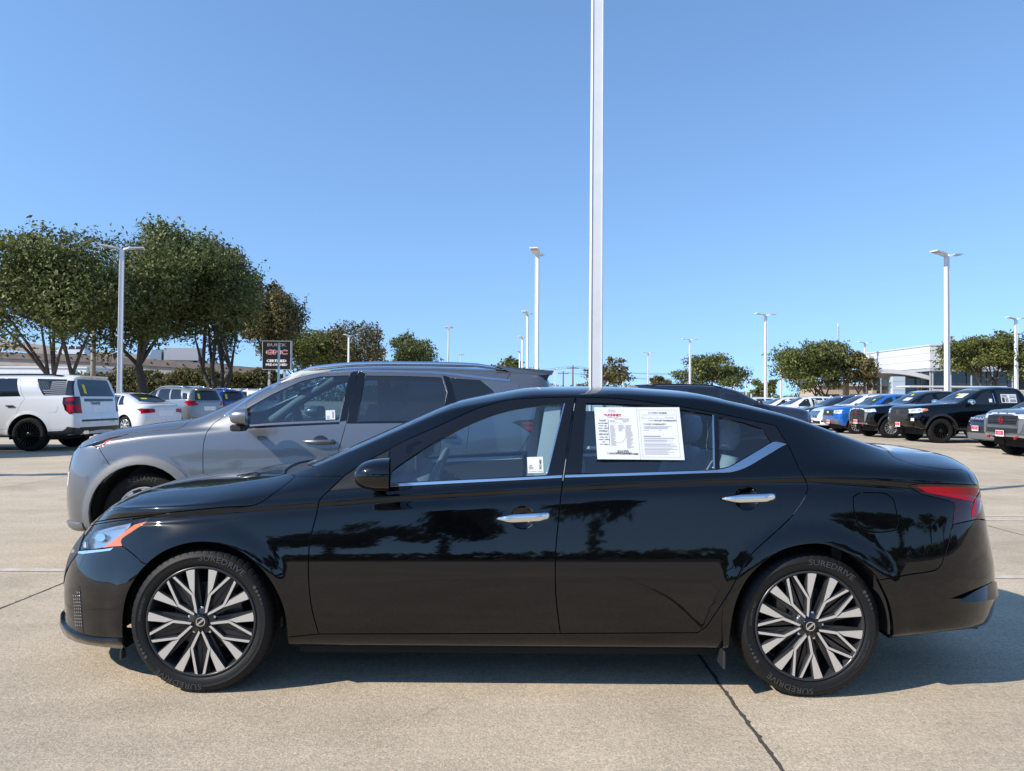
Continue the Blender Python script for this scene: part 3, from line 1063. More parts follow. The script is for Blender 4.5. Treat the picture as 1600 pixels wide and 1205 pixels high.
def mast(u, ytop, d, label):
    hz = 624 + (u - 800) * .00733
    H = 1.375 + (hz - ytop) * d / F_PX
    root = empty('light_mast', ((u - 800) / F_PX * d, d, 0), 0, label, 'light mast')
    mb = MB(); mb.tube([(0, 0, 0), (0, 0, H)], [.36, .2], 10, 0); mb.build('mast', [M['pole_grey']], root)
    mb = MB(); mb.tube([(1.1 * math.cos(t), 1.1 * math.sin(t), H - .4) for t in np.linspace(0, 2 * math.pi, 13)], .12, 6, 0, cap=False); mb.build('lamp_ring', [M['pole_grey']], root)
    for k in range(6):
        a = k * math.pi / 3
        mb = MB(); mb.box((1.25 * math.cos(a), 1.25 * math.sin(a), H - .55), (.6, .6, .35), 0, .08); mb.build('lamp_head', [M['pole_grey']], root)


mast(700, 509, 230, 'thin highway light mast alone in the sky over the grey crossover')
mast(720, 552, 380, 'lower farther highway light mast in the sky over the grey crossover')
hz_ = 624 + 510 * .00733
root = empty('radio_tower', (510 / F_PX * 260, 260, 0), 0, 'thin radio tower above the broad dark tree', 'tower')
Hh = 1.375 + (hz_ - 505) * 260 / F_PX
for a in range(3):
    mb = MB(); c, s_ = math.cos(a * 2.094) * .30, math.sin(a * 2.094) * .30
    mb.tube([(c, s_, 0), (c * .8, s_ * .8, Hh)], .07, 6, 0); mb.build('tower_leg', [M['pole_grey']], root)
mb = MB()
for k in range(24):
    z = Hh * k / 24
    for a in range(3):
        c1, s1 = math.cos(a * 2.094) * .28, math.sin(a * 2.094) * .28; c2, s2 = math.cos((a + 1) * 2.094) * .28, math.sin((a + 1) * 2.094) * .28
        mb.tube([(c1, s1, z), (c2, s2, z + Hh / 24)], .03, 4, 0, cap=False)
tag(mb.build('tower_lattice', [M['pole_grey']], root, fix=False), kind='stuff')
mb = MB(); mb.box((0, 0, Hh - .6), (.45, .45, 1.2), 0, .1); mb.build('antenna', [M['pole']], root)

# ------------------------------------------------------------------ wooden poles and wires
M['wood_pole'] = pr('weathered wood', (.12, .095, .075), .9, noise=(5, .3))
def utility_pole(u, ytop, d, label, wires=()):
    hz = 624 + (u - 800) * .00733
    H = 1.375 + (hz - ytop) * d / F_PX
    root = empty('utility_pole', ((u - 800) / F_PX * d, d, 0), 0, label, 'utility pole')
    mb = MB(); mb.tube([(0, 0, 0), (0, 0, H)], [.17, .12], 9, 0); mb.build('pole', [M['wood_pole']], root)
    mb = MB(); mb.box((0, 0, H - .5), (2.2, .12, .14), 0); mb.build('crossarm', [M['wood_pole']], root)
    for k in (-.9, 0, .9):
        mb = MB(); mb.tube([(k, 0, H - .43), (k, 0, H - .2)], .06, 8, 0); mb.build('insulator', [M['pole_grey']], root)
    for (dx, dy, dz_) in wires:
        for k, sag in ((-.9, 1.2), (.9, 1.4)):
            mb = MB(); mb.tube([(k + dx * t, dy * t, H - .2 + dz_ * t - 4 * sag * t * (1 - t)) for t in np.linspace(0, 1, 13)], .02, 4, 0); mb.build('wire', [M['liner']], root)
utility_pole(895, 571, 130, 'wooden utility pole with wires just left of the thick white pole', wires=((-42, 12, -1.0), (34, 10, .5)))
utility_pole(880, 580, 150, 'shorter wooden utility pole left of the other one', wires=((40, 8, .3),))
hz_ = 619.2
root = empty('utility_pole', ((145 - 800) / F_PX * 49, 49, 0), 0, 'thick weathered wooden pole under the oaks, behind the white SUV', 'utility pole')
mb = MB(); mb.tube([(0, 0, 0), (0, 0, 8.5)], [.17, .13], 12, 0); mb.build('pole', [pr('bleached wood', (.30, .27, .22), .9, noise=(4, .25))], root)
mb = MB(); mb.box((0, 0, 7.9), (1.8, .1, .12), 0); mb.build('crossarm', [M['wood_pole']], root)

# ------------------------------------------------------------------ dealer sign
def px_at(u, v, d): return at_depth(u, v, d)
d = 53.0
a, b = px_at(411, 577.5, d), px_at(455.5, 533.5, d)
cx, cz = (a.x + b.x) / 2, (a.z + b.z) / 2
wd, ht = b.x - a.x, b.z - a.z
sign = empty('dealer_sign', (cx, d, 0), 0, 'black dealer sign with white and red lettering in front of the oaks', 'sign')
mb = MB(); mb.box((0, 0, cz), (wd, .30, ht), 0, .02); mb.build('sign_panel', [pr('black sign face', (.010, .012, .016), .35)], sign)
mb = MB()
t_ = .035
for q in ((0, ht / 2, wd + .06, t_), (0, -ht / 2, wd + .06, t_)): mb.box((q[0], 0, cz + q[1]), (q[2], .34, q[3]), 0)
for q in (-1, 1): mb.box((q * wd / 2, 0, cz), (t_, .34, ht), 0)
mb.build('sign_frame', [M['pole_grey']], sign)
for q in (-.55, .55):
    mb = MB(); mb.box((q, 0, (cz - ht / 2) / 2), (.16, .16, cz - ht / 2), 0); mb.build('sign_post', [M['pole_grey']], sign)
def sign_text(t, size, dz_, mat, bold=.03, sx=1.0, dx=0.0):
    return frame_text(t, size, Vector((dx, -.152, cz + dz_)), Vector((1, 0, 0)), Vector((0, 0, 1)), Vector((0, -1, 0)), mat, sign, 'lettering', .006, bold, sx)
M['sign_white'] = pr('white sign lettering', (.82, .82, .82), .5)
M['sign_grey'] = pr('grey sign lettering', (.22, .23, .24), .5)
M['sign_red'] = pr('red sign lettering', (.55, .04, .05), .5)
sign_text('BUICK', .30, ht * .36, M['sign_grey'], .01, 1.6)
sign_text('GMC', .44, ht * .10, M['sign_white'], .035, 1.55)
frame_text('GMC', .44, Vector((0, -.156, cz + ht * .10)), Vector((1, 0, 0)), Vector((0, 0, 1)), Vector((0, -1, 0)), M['sign_red'], sign, 'lettering', .008, .012, 1.55)
sign_text('CERTIFIED', .25, -ht * .20, M['sign_white'], .016, 1.22)
sign_text('PRE-OWNED', .215, -ht * .335, M['sign_white'], .012, 1.22)
root = empty('grey_post', ((435 - 800) / F_PX * 46, 46, 0), 0, 'slim grey post in front of the black dealer sign', 'post')
mb = MB(); mb.tube([(0, 0, 0), (0, 0, 4.75)], [.085, .07], 10, 0); mb.build('post', [M['pole']], root)
mb = MB(); mb.tube([(0, 0, 4.75), (0, 0, 4.81)], [.09, .02], 10, 0); mb.build('post_cap', [M['pole_grey']], root)

# ------------------------------------------------------------------ flyover at left
M['beam'] = pr('grey concrete girder', (.33, .29, .255), .85, noise=(.6, .12))
M['parapet'] = pr('brown stained parapet', (.155, .125, .11), .85, noise=(.8, .2))
fly = empty('road_bridge', (0, 118, 0), 0, 'concrete road bridge sloping down behind the oaks at left', 'bridge')
def beam(pts, y0, y1, mat, name):
    """pts: list of (x, z_bottom, z_top)"""
    V, F = [], []
    for x, za, zb_ in pts: V += [(x, y0, za), (x, y0, zb_), (x, y1, zb_), (x, y1, za)]
    for i in range(len(pts) - 1):
        for k in range(4): F.append((4 * i + k, 4 * i + (k + 1) % 4, 4 * i + 4 + (k + 1) % 4, 4 * i + 4 + k))
    F += [(3, 2, 1, 0), tuple(4 * len(pts) - 4 + k for k in range(4))]
    mb = MB(); mb.add(V, F, 0); return mb.build(name, [mat], fly)
def fpt(u, v, d=118): p = at_depth(u, v, d); return p.x, p.z
P_ = [fpt(u, v) for u, v in ((-90, 548), (0, 550), (150, 556), (300, 566), (430, 577))]
beam([(x, z - 1.05, z) for x, z in P_], -.25, .25, M['parapet'], 'parapet')
beam([(x, z - 2.15, z - 1.08) for x, z in P_], .1, 9, M['beam'], 'girder')
beam([(x, z - 1.1, z - .95) for x, z in P_], .3, 9, M['parapet'], 'bridge_deck')
for k in range(len(P_) - 1):
    for q in range(6):
        t = (q + .5) / 6
        x = P_[k][0] + (P_[k + 1][0] - P_[k][0]) * t; z = P_[k][1] + (P_[k + 1][1] - P_[k][1]) * t
        mb = MB(); mb.sphere((x, -.3, z - .5), .13, 0, 8, 5); mb.build('parapet_bolt', [M['liner']], fly)
for u in (20, 236, 388):
    x, z = fpt(u, 560)
    mb = MB(); mb.box((x, 4, (z - 2.2) / 2 + .2), (1.4, 6, z - 1.8), 0, .1); mb.build('pier', [M['beam']], fly)
fly2 = empty('road_ramp', (0, 132, 0), 0, 'higher beige road ramp rising to the left behind the bridge', 'bridge')
fly_, fly = fly, fly2
P2 = [fpt(u, v, 132) for u, v in ((-90, 518), (0, 531), (110, 546), (250, 556), (330, 566))]
beam([(x, z - 1.6, z) for x, z in P2], 0, 8, M['beam'], 'ramp_girder')
for u in (-20, 95):
    x, z = fpt(u, 545, 132)
    mb = MB(); mb.box((x, 4, z / 2 - .8), (1.2, 4, z), 0, .1); mb.build('pier', [M['beam']], fly2)
fly = fly_


def small_van(name, u, v, d, L, H, mat, label, rz=0.0):
    """vehicle on the bridge: body, glass band and wheels"""
    p = at_depth(u, v, d)
    root = empty(name, p, rz, label, 'van')
    mb = MB()
    prof = [(-L / 2, .35), (-L / 2, H * .52), (-L * .36, H * .60), (-L * .24, H * .98), (L * .44, H), (L / 2, H * .62), (L / 2, .35)]
    mb.prism(prof, -.95, .95); mb.build('body', [mat], root)
    for x0, x1 in ((-L * .24, -L * .06), (-L * .03, L * .18), (L * .21, L * .40)):
        mb = MB(); mb.prism([(x0 - .05, H * .62), (x1, H * .62), (x1, H * .90), (x0 + .1, H * .90)], -.965, .965); mb.build('window', [M['dark_window']], root)
    for x in (-L * .3, L * .3):
        for y in (-.85, .85):
            mb = MB(); mb.lathe_y([(.0, -.1), (.34, -.1), (.34, .1), (0, .1)], 14, 0, (x, y, .34)); mb.build('wheel', [M['rubber']], root)
    return root


small_van('white_van', 113.5, 557, 119.5, 4.9, 1.75, M['white_paint'], 'white van driving on the bridge at left', 0.0)
p = at_depth(286, 571, 120)
tr = empty('box_truck', p, 0, 'pale box truck crossing the bridge behind the oaks', 'truck')
mb = MB(); mb.box((.2, 0, 1.75), (5.6, 2.4, 2.1), 0, .05); mb.build('cargo_box', [pr('pale grey box body', (.30, .31, .33), .5)], tr)
mb = MB(); mb.prism([(-4.9, .5), (-4.9, 1.5), (-4.5, 2.4), (-3.0, 2.5), (-3.0, .5)], -1.1, 1.1); mb.build('cab', [M['silver_paint']], tr)
for x in (-4.0, 2.0, 3.1):
    mb = MB(); mb.lathe_y([(.0, -1.15), (.45, -1.15), (.45, 1.15), (0, 1.15)], 14, 0, (x, 0, .45)); mb.build('wheel', [M['rubber']], tr)

# pale shop front under the bridge
p = at_depth(60, 575, 100)
shop = empty('shop_building', (p.x, 100, 0), 0, 'low pale shop building with a teal sign beyond the white SUV', 'building')
mb = MB(); mb.box((0, 4, p.z / 2), (13, 8, p.z), 0); mb.build('wall', [pr('pale rendered wall', (.62, .64, .66), .8, noise=(1, .06))], shop)
mb = MB(); mb.box((0, 4, p.z + .1), (13.3, 8.3, .2), 0); mb.build('roof', [pr('light metal roof', (.55, .62, .68), .5)], shop)
mb = MB(); mb.box((-1.0, -.03, p.z * .5), (4.0, .06, p.z * .7), 0); mb.build('door', [pr('tan roller door', (.40, .33, .25), .7)], shop)
q = at_depth(116.5, 581.5, 98)
mb = MB(); mb.box((q.x - p.x, -2, q.z), (.75, .1, .45), 0); so_ = mb.build('sign_panel', [pr('teal sign', (.02, .30, .28), .5)], shop)
mb = MB(); mb.box((q.x - p.x, -2, q.z / 2), (.1, .08, q.z), 0); mb.build('sign_post', [M['pole_grey']], shop)

# ------------------------------------------------------------------ the white showroom at right
M['clad'] = pr('white metal cladding', (.56, .575, .59), .45)
M['clad_grey'] = pr('grey metal cladding', (.36, .38, .40), .45)
M['stone'] = pr('tan stone veneer', (.44, .35, .26), .85, noise=(6, .35), bump=(9, .8))
M['curtain'] = pr('dark curtain wall glass', (.02, .026, .032), .06, 0, 0, .8)
X0, Y0, LX, LY = 42.4, 75.0, 40.0, 15.0
zt, zb_, = 7.12, 4.86
bld = empty('showroom_building', (X0, Y0, 0), 0, 'white panelled showroom with dark glass and stone piers at right', 'building')
mb = MB(); mb.box((LX / 2, LY / 2, (zt + zb_) / 2), (LX, LY, zt - zb_), 0); mb.build('wall', [M['clad']], bld)
mb = MB(); mb.box((LX / 2, LY / 2, zt + .06), (LX + .16, LY + .16, .12), 0); mb.build('roof_coping', [M['clad']], bld)
mb = MB(); mb.box((LX / 2 + .4, LY / 2 + .4, zb_ / 2), (LX - .8, LY - .8, zb_), 0); mb.build('glass_wall', [M['curtain']], bld)
for z in (zb_ + .78, zb_ + 1.52):
    mb = MB(); mb.box((LX / 2, -.004, z), (LX, .02, .03), 0); mb.box((-.004, LY / 2, z), (.02, LY, .03), 0); tag(mb.build('panel_joint', [M['clad_grey']], bld), kind='stuff')
for k in range(9):
    mb = MB(); mb.box((4.5 * k + 2, -.006, (zt + zb_) / 2), (.03, .02, zt - zb_), 0); mb.build('panel_joint', [M['clad_grey']], bld)
mb = MB(); mb.box((LX / 2, .32, zb_ - .16), (LX, .5, .3), 0); mb.box((.32, LY / 2, zb_ - .16), (.5, LY, .3), 0); mb.build('sign_band', [M['clad_grey']], bld)
for k in range(8):
    mb = MB(); mb.box((.9 + 4.2 * k, .25, 1.35), (.95, .6, 2.7), 0, .04); mb.build('stone_pier', [M['stone']], bld)
for y in (4.2, 8.4, 12.6):
    mb = MB(); mb.box((.3, y, 1.35), (.6, .95, 2.7), 0, .04); mb.build('stone_pier', [M['stone']], bld)
for k in range(16):
    mb = MB(); mb.box((2.1 * k + .2, .36, zb_ / 2), (.09, .12, zb_), 0); mb.build('mullion', [M['clad_grey']], bld)
for k in range(7):
    mb = MB(); mb.box((.36, 2.1 * k + .2, zb_ / 2), (.12, .09, zb_), 0); mb.build('mullion', [M['clad_grey']], bld)
# curved entrance canopy with its pylon
V, F = [], []
n = 12
for i in range(n + 1):
    t = i / n
    x = -5.6 + 6.2 * t
    z = 4.55 - .95 * t ** 2.0 * .9 - .25 * (1 - t) ** 2
    V += [(x, 1.2, z), (x, 1.2, z + .42), (x, 8.2, z + .42), (x, 8.2, z)]
for i in range(n):
    for k in range(4): F.append((4 * i + k, 4 * i + (k + 1) % 4, 4 * i + 4 + (k + 1) % 4, 4 * i + 4 + k))
F += [(3, 2, 1, 0), tuple(4 * n + k for k in range(4))]
mb = MB(); mb.add(V, F, 0); mb.build('entrance_canopy', [M['clad']], bld)
mb = MB(); mb.box((-2.6, 1.5, 2.0), (1.35, .8, 4.0), 0, .03); py = mb.build('entrance_pylon', [pr('pale blue grey panel', (.42, .50, .56), .4)], bld)
for k in range(4):
    mb = MB(); mb.box((-2.6, 1.09, .8 + k * .9), (1.35, .02, .03), 0); mb.build('panel_joint', [M['clad_grey']], py)
mb = MB(); mb.box((-1.0, 2.4, 1.9), (1.9, 1.2, 3.8), 0); mb.build('entrance_glass', [M['curtain']], bld)
for x in (-5.2, -.2):
    mb = MB(); mb.box((x, 7.4, 1.9), (.5, .5, 3.8), 0); mb.build('canopy_column', [M['stone']], bld)
# white fascia further right, with a scrap of dark lettering
mb = MB(); mb.box((16.2, -2.6, 3.95), (9.0, .5, 2.2), 0); fa = mb.build('fascia_sign', [M['clad']], bld)
frame_text('3', 1.0, Vector((13.6, -2.86, 4.3)), Vector((1, 0, 0)), Vector((0, 0, 1)), Vector((0, -1, 0)), M['ink'], fa, 'lettering', .01, .03)
mb = MB(); mb.box((16.2, -1.2, 1.4), (9.0, 2.3, 2.8), 0); mb.build('entrance_glass', [M['curtain']], bld)
# stone fronted low wing farther left behind the broad tree
wing = empty('stone_building', (41.5, 93, 0), 0, 'low stone fronted building half hidden by the broad dark tree', 'building')
mb = MB(); mb.box((4, 3, 1.7), (14, 6, 3.4), 0); mb.build('wall', [M['stone']], wing)
mb = MB(); mb.box((4, 3, 3.5), (14.6, 6.6, .3), 0); mb.build('roof', [M['clad']], wing)
for k in range(4):
    mb = MB(); mb.box((-1.4 + k * 3.4, -.02, 1.3), (2.0, .08, 2.0), 0); mb.build('window', [M['curtain']], wing)
# long pale awning over a row beyond the pickups
aw = empty('shade_awning', (33.2, 58, 0), 0, 'long flat white awning beyond the black pickups', 'awning')
z = 1.375 + 25.5 * 58 / F_PX
mb = MB(); mb.box((1.2, 0, z - .06), (7.6, 2, .12), 0, .03); mb.build('awning_roof', [M['clad']], aw)
for x in (-2.8, 1.2, 5.2):
    mb = MB(); mb.box((x, 1.2, (z - .24) / 2), (.12, .12, z - .24), 0); mb.build('awning_post', [M['pole']], aw)
# a plain white car parked beside the showroom
# ------------------------------------------------------------------ other vehicles
def crv(spec, x):
    return float(np.interp(x, [p[0] for p in spec], [p[1] for p in spec]))


def tub_rows(W, zb, belt, top, tumble=(.875, .72, .58, .30), hood=(.87, .76, .58, .30), cabin=None, crease=.0):
    """control rows of a plain body: half width W, curves of sill, belt and top; cabin=(x front, x rear) where the glasshouse stands"""
    xs = sorted({round(p[0], 3) for c in (zb, belt, top) for p in c})
    def mix(a, fb, fh):
        out = []
        for x in xs:
            h = crv(top, x) - crv(belt, x)
            k = min(1, max(0, (h - .12) / .22))
            out.append((x, W * (fh + (fb - fh) * k)))
        return out
    def at(f): return [(x, f(x)) for x in xs]
    B, T, Z = (lambda x: crv(belt, x)), (lambda x: crv(top, x)), (lambda x: crv(zb, x))
    def lp(a, b, t): return a + (b - a) * t
    return [
        (at(lambda x: Z(x) + .03), .78 * W),
        (at(Z), .94 * W),
        (at(lambda x: lp(Z(x), B(x), .10)), .978 * W),
        (at(lambda x: lp(Z(x), B(x), .30)), W),
        (at(lambda x: lp(Z(x), B(x), .58)), .998 * W),
        (at(lambda x: lp(Z(x), B(x), .78)), .982 * W),
        (at(lambda x: lp(Z(x), B(x), .90)), .962 * W),
        (at(lambda x: B(x) - .01), .948 * W),
        (at(lambda x: lp(B(x), T(x), .07)), mix(0, .93, .90)),
        (at(lambda x: lp(B(x), T(x), .42)), mix(0, tumble[0], hood[0])),
        (at(lambda x: lp(B(x), T(x), .84)), mix(0, tumble[1], hood[1])),
        (at(lambda x: lp(B(x), T(x), .965)), mix(0, tumble[2], hood[2])),
        (at(lambda x: lp(B(x), T(x), .997)), mix(0, tumble[3], hood[3])),
        (at(T), 0.0),
    ]


def plain_wheel(parent, loc, R, wid, rim_mat, rim_r, spokes=5, far=False, twin=True, back=None, steer=0.0, white=None):
    root = empty('wheel', loc, math.pi * far + steer, parent=parent)
    V, F = tyre_mesh(R, rim_r, wid, 20, False)
    mesh_obj('tyre', V, F, M['rubber_dusty'] if white is None else white, root)
    mb = MB()
    mb.lathe_y([(rim_r, .02), (rim_r - .012, .01), (rim_r - .02, .03), (rim_r - .03, .12)], 28, 1)
    mb.lathe_y([(0, .10), (rim_r - .03, .11)], 24, 2)
    n = spokes
    for k in range(n):
        a0 = 2 * math.pi * k / n + .3
        def P(r, a): return (r * rim_r * math.cos(a0 + a), r * rim_r * math.sin(a0 + a))
        w_ = math.pi / n
        if twin:
            for s_ in (-1, 1):
                q = [P(.95, s_ * w_ * .62), P(.95, s_ * w_ * .30), P(.15, s_ * w_ * .25), P(.15, s_ * w_ * 1.1)]
                mb.prism(q if s_ < 0 else q[::-1], .014, .05, 0)
        else:
            mb.prism([P(.95, -w_ * .42), P(.95, w_ * .42), P(.2, w_ * .8), P(.2, -w_ * .8)][::-1], .014, .05, 0)
    mb.lathe_y([(0, .008), (.055, .01), (.07, .04)], 16, 0)
    mb.build('rim', [rim_mat, rim_mat, back or M['liner']], root)
    return root


class Car:
    """a vehicle with a skin, its panels cut and lamps laid on"""
    def __init__(s, name, spec, loc, rz, label, cat='car', group=None, res=(170, 70)):
        s.sp = spec
        s.root = empty(name, loc, rz, label, cat, group)
        L0, L1 = spec['x']
        s.x0, s.x1 = L0, L1
        s.W, s.zb, s.belt, s.top_ = spec['W'], spec['zb'], spec['belt'], spec['top']
        s.wx, s.R = spec['wx'], spec['R']
        arch = spec.get('arch', s.R + .06)
        s.arch = arch
        s.sk = Skin(tub_rows(s.W, s.zb, s.belt, s.top_, spec.get('tumble', (.875, .72, .58, .30)), spec.get('hoodw', (.87, .76, .58, .30))), L0, L1, spec['xf'], spec['xr'],
                    spec.get('af', .7), spec.get('nf', 2.8), spec.get('ar', .45), spec.get('nr', 3.2), res[0], res[1], spec.get('blur', .05), spec.get('Df', .6), spec.get('Dr', .45),
                    flare=[(x, s.R, arch, spec.get('flare', .015), .08) for x in s.wx])
        s.sk.org = Vector(loc)
        s.mat = M[spec['paint']]
        s.build(spec)

    def h(s, x): return crv(s.top_, x) - crv(s.belt, x)

    def win(s, xb0, xt0, xb1, xt1, lo=.04, hi=.80, n=7):
        lo_ = [(x, crv(s.belt, x) + lo) for x in np.linspace(xb0, xb1, n)]
        hi_ = [(x, crv(s.belt, x) + s.h(x) * hi) for x in np.linspace(xt1, xt0, n)]
        return s.sk.side(lo_ + hi_)

    def arc(s, x, r, a0=-20, a1=200, n=26):
        pts = [(x + r * math.cos(math.radians(a)), s.R + r * math.sin(math.radians(a))) for a in np.linspace(a0, a1, n)]
        return pts

    def arch_loop(s, x, r):
        zmin = crv(s.zb, x) + .02
        pts = [p for p in s.arc(x, r) if p[1] > zmin]
        ij = s.sk.side(pts)
        return [(s.sk.side([(pts[0][0], zmin)])[0][0], 0.0)] + ij + [(s.sk.side([(pts[-1][0], zmin)])[0][0], 0.0)]

    def plate(s, name, loop, mat, lift=.004, both_=True, sym=False, parent=None, skirt=None, grid=(3, 2.5)):
        return piece(name, s.sk.patch(loop, gap=0, lift=lift, skirt=(lift + .008) if skirt is None else skirt, rnd_=.001, grid=grid), mat, parent or s.root, both_, sym)

    def build(s, sp):
        sk = s.sk
        g = (2.2, 2.0)
        holes = [s.arch_loop(x, s.arch) for x in s.wx]
        doors = []
        for d in sp.get('doors', ()):
            loop = sk.side([tuple(q) for q in catmull(d + [d[0]], .12)[:-1]] if sp.get('smooth_doors') else d)
            doors.append(loop)
        full = [(0, 0), (sk.Ns - 1, 0), (sk.Ns - 1, sk.Nt - 1.0), (0, sk.Nt - 1.0)]
        s.body = piece('body', sk.patch(full, holes + doors, gap=.003, skirt=.02, grid=g), s.mat, s.root, sym=True)
        s.doors = [piece('door', sk.patch(d, gap=.003, skirt=.02, grid=g), s.mat, s.root) for d in doors]
        wm = M[sp.get('glass', 'dark_window')]
        for w_ in sp.get('wins', ()):
            s.plate('window', s.win(*w_), wm, .003)
        if 'ws' in sp:     # windscreen: base x at centre and side, base half width, top x centre, side, top half width
            a, b, yb, c, d, yt = sp['ws']
            loop = [sk.centre(a)] + sk.top([(a + (b - a) * .4, yb * .6), (b, yb), (b + (d - b) * .5, yb + (yt - yb) * .5), (d, yt), (c + (d - c) * .4, yt * .6)]) + [sk.centre(c)]
            s.plate('windscreen', loop, wm, .003, sym=True)
        if 'rw' in sp:     # rear window as (half width, z) corners seen from behind
            pts = sp['rw']
            loop = [sk.rear([(.001, pts[0][1])])[0]] + sk.rear(pts) + [sk.rear([(.001, pts[-1][1])])[0]]
            loop[0] = (loop[0][0], sk.Nt - 1.0) if sp.get('rw_top') else (sk.Ns - 1.0, loop[0][1]); loop[-1] = (loop[-1][0], sk.Nt - 1.0) if sp.get('rw_top') else (sk.Ns - 1.0, loop[-1][1])
            s.plate('rear_window', loop, wm, .003, sym=True)
        if 'bw' in sp:     # sloping back window from above, like the windscreen
            a, b, yb, c, d, yt = sp['bw']
            loop = [sk.centre(a)] + sk.top([(a + (b - a) * .4, yb * .6), (b, yb), (b + (d - b) * .5, yb + (yt - yb) * .5), (d, yt), (c + (d - c) * .4, yt * .6)]) + [sk.centre(c)]
            s.plate('rear_window', loop, wm, .003, sym=True)
        for nm, kind, pts, mat, lift in sp.get('plates', ()):
            fn = dict(side=sk.side, front=sk.front, rear=sk.rear, top=sk.top)[kind]
            loop = fn(pts)
            s.plate(nm, loop, M[mat], lift)
        for nm, kind, pts, mat, lift in sp.get('mid', ()):      # plates across the centre line: (half width, z), first and last on the centre
            fn = dict(front=sk.front, rear=sk.rear)[kind]
            e = 0.0 if kind == 'front' else sk.Ns - 1.0
            loop = fn([(max(.002, p[0]), p[1]) for p in pts])
            loop[0] = (e, loop[0][1]); loop[-1] = (e, loop[-1][1])
            s.plate(nm, loop, M[mat], lift, sym=True)
        if sp.get('clad'):
            for x in s.wx:
                r0, r1 = s.arch, s.arch + sp['clad'][0]
                zmin = crv(s.zb, x) + .015
                o = [p for p in s.arc(x, r1) if p[1] > zmin]; i = [p for p in s.arc(x, r0 + .002) if p[1] > zmin]
                s.plate('arch_cladding', sk.side(o + i[::-1]), M[sp['clad'][1]], .008)
        if sp.get('sill'):
            a, b = s.wx[0] + s.arch + .02, s.wx[1] - s.arch - .02
            s.plate('sill', sk.side([(x, crv(s.zb, x) + .012) for x in np.linspace(a, b, 8)] + [(x, crv(s.zb, x) + sp['sill'][0]) for x in np.linspace(b, a, 8)]), M[sp['sill'][1]], .006)
        for hx, hz in sp.get('handles', ()):
            y = sk.ev(np.array(sk.side([(hx, hz)])))[0][0][1]
            for sg in (1, -1):
                mb = MB()
                mb.box((hx, sg * (y - .028), hz), (.20, .022, .032), 0, .009)
                mb.box((hx - .07, sg * (y - .01), hz), (.03, .04, .02), 0)
                mb.box((hx + .07, sg * (y - .01), hz), (.03, .04, .02), 0)
                mb.build('handle', [M[sp.get('handle_mat', 'chrome')]], s.root)
        if 'mirror' in sp:
            mx, mz, ms, mm = sp['mirror']
            y = sk.ev(np.array(sk.side([(mx, mz)])))[0][0][1]
            for sg in (1, -1):
                mb = MB()
                cy = sg * (y - .15 * ms)
                mb.sphere((mx, cy, mz + .03), (.085 * ms, .125 * ms, .085 * ms), 0, 12, 8)
                mb.box((mx + .012, sg * (y - .03), mz - .02), (.07, .16 * ms, .04), 1, .01)
                mb.build('side_mirror', [M[mm], M['plastic']], s.root)
                mb = MB()
                mb.add([(mx + .07 * ms, cy + .09 * ms * math.cos(t), mz + .03 + .062 * ms * math.sin(t)) for t in np.linspace(0, 2 * math.pi, 15)[:-1]], [tuple(range(14))], 0)
                # the glass sits on the rearward face
                mb.build('mirror_glass', [M['chrome']], s.root)
        if sp.get('rails'):
            a, b, yr, mt = sp['rails']
            for sg in (1, -1):
                pts = []
                for x in np.linspace(a, b, 9):
                    q = sk.ev(np.array(sk.top([(x, yr)])))[0][0]
                    k = min(1, min(x - a, b - x) / .2)
                    pts.append((x, sg * -yr, q[2] + .005 + .035 * k))
                mb = MB(); mb.tube(pts, .02, 8, 0); mb.build('roof_rail', [M[mt]], s.root)
        if sp.get('fin'):
            x = sp['fin']; z = sk.P[:, -1, 2][int(np.argmin(abs(sk.P[:, -1, 0] - x)))]
            mb = MB(); mb.prism([(x - .1, z - .01), (x + .08, z - .01), (x + .08, z + .07), (x + .02, z + .07)], -.015, .015)
            mb.build('antenna_fin', [s.mat], s.root)
        if sp.get('spoiler'):
            x, z, hw, ln = sp['spoiler']
            mb = MB()
            mb.add([(x - .25, -hw, z - .005), (x - .25, hw, z - .005), (x + ln, hw * .93, z - .03), (x + ln, -hw * .93, z - .03), (x + ln - .02, -hw * .93, z - .07), (x + ln - .02, hw * .93, z - .07), (x - .1, hw, z - .08), (x - .1, -hw, z - .08)],
                   [(0, 3, 2, 1), (3, 4, 5, 2), (4, 7, 6, 5), (0, 7, 4, 3), (1, 2, 5, 6)], 0)
            mb.build('roof_spoiler', [s.mat], s.root)
        # underside and wheel wells
        mb = MB()
        zb = min(crv(s.zb, x) for x in (s.wx[0] + .6, 0, s.wx[1] - .6))
        mb.box(((s.wx[0] + s.wx[1]) / 2, 0, zb + .06), (s.wx[1] - s.wx[0] - .5, s.W * 1.7, .1), 0)
        mb.box((s.x0 + .62, 0, crv(s.zb, s.x0 + .4) + .06), (.6, s.W * 1.2, .1), 0)
        mb.box((s.x1 - .5, 0, crv(s.zb, s.x1 - .4) + .06), (.6, s.W * 1.2, .1), 0)
        for x in s.wx: mb.box((x, 0, s.R + .05), (.9, s.W * 1.05, .4), 0)
        for x in s.wx:
            for sg in (-1, 1):
                r = s.arch + .01
                V = [(x + r * math.cos(a), sg * y, s.R + r * math.sin(a)) for a in np.radians(np.linspace(-15, 195, 19)) for y in (s.W - .06, s.W * .52)]
                mb.add(V, [(2 * i, 2 * i + 1, 2 * i + 3, 2 * i + 2) for i in range(18)], 0, True)
        mb.build('underbody', [M['liner']], s.root)
        tw = sp.get('tyre_w', .24)
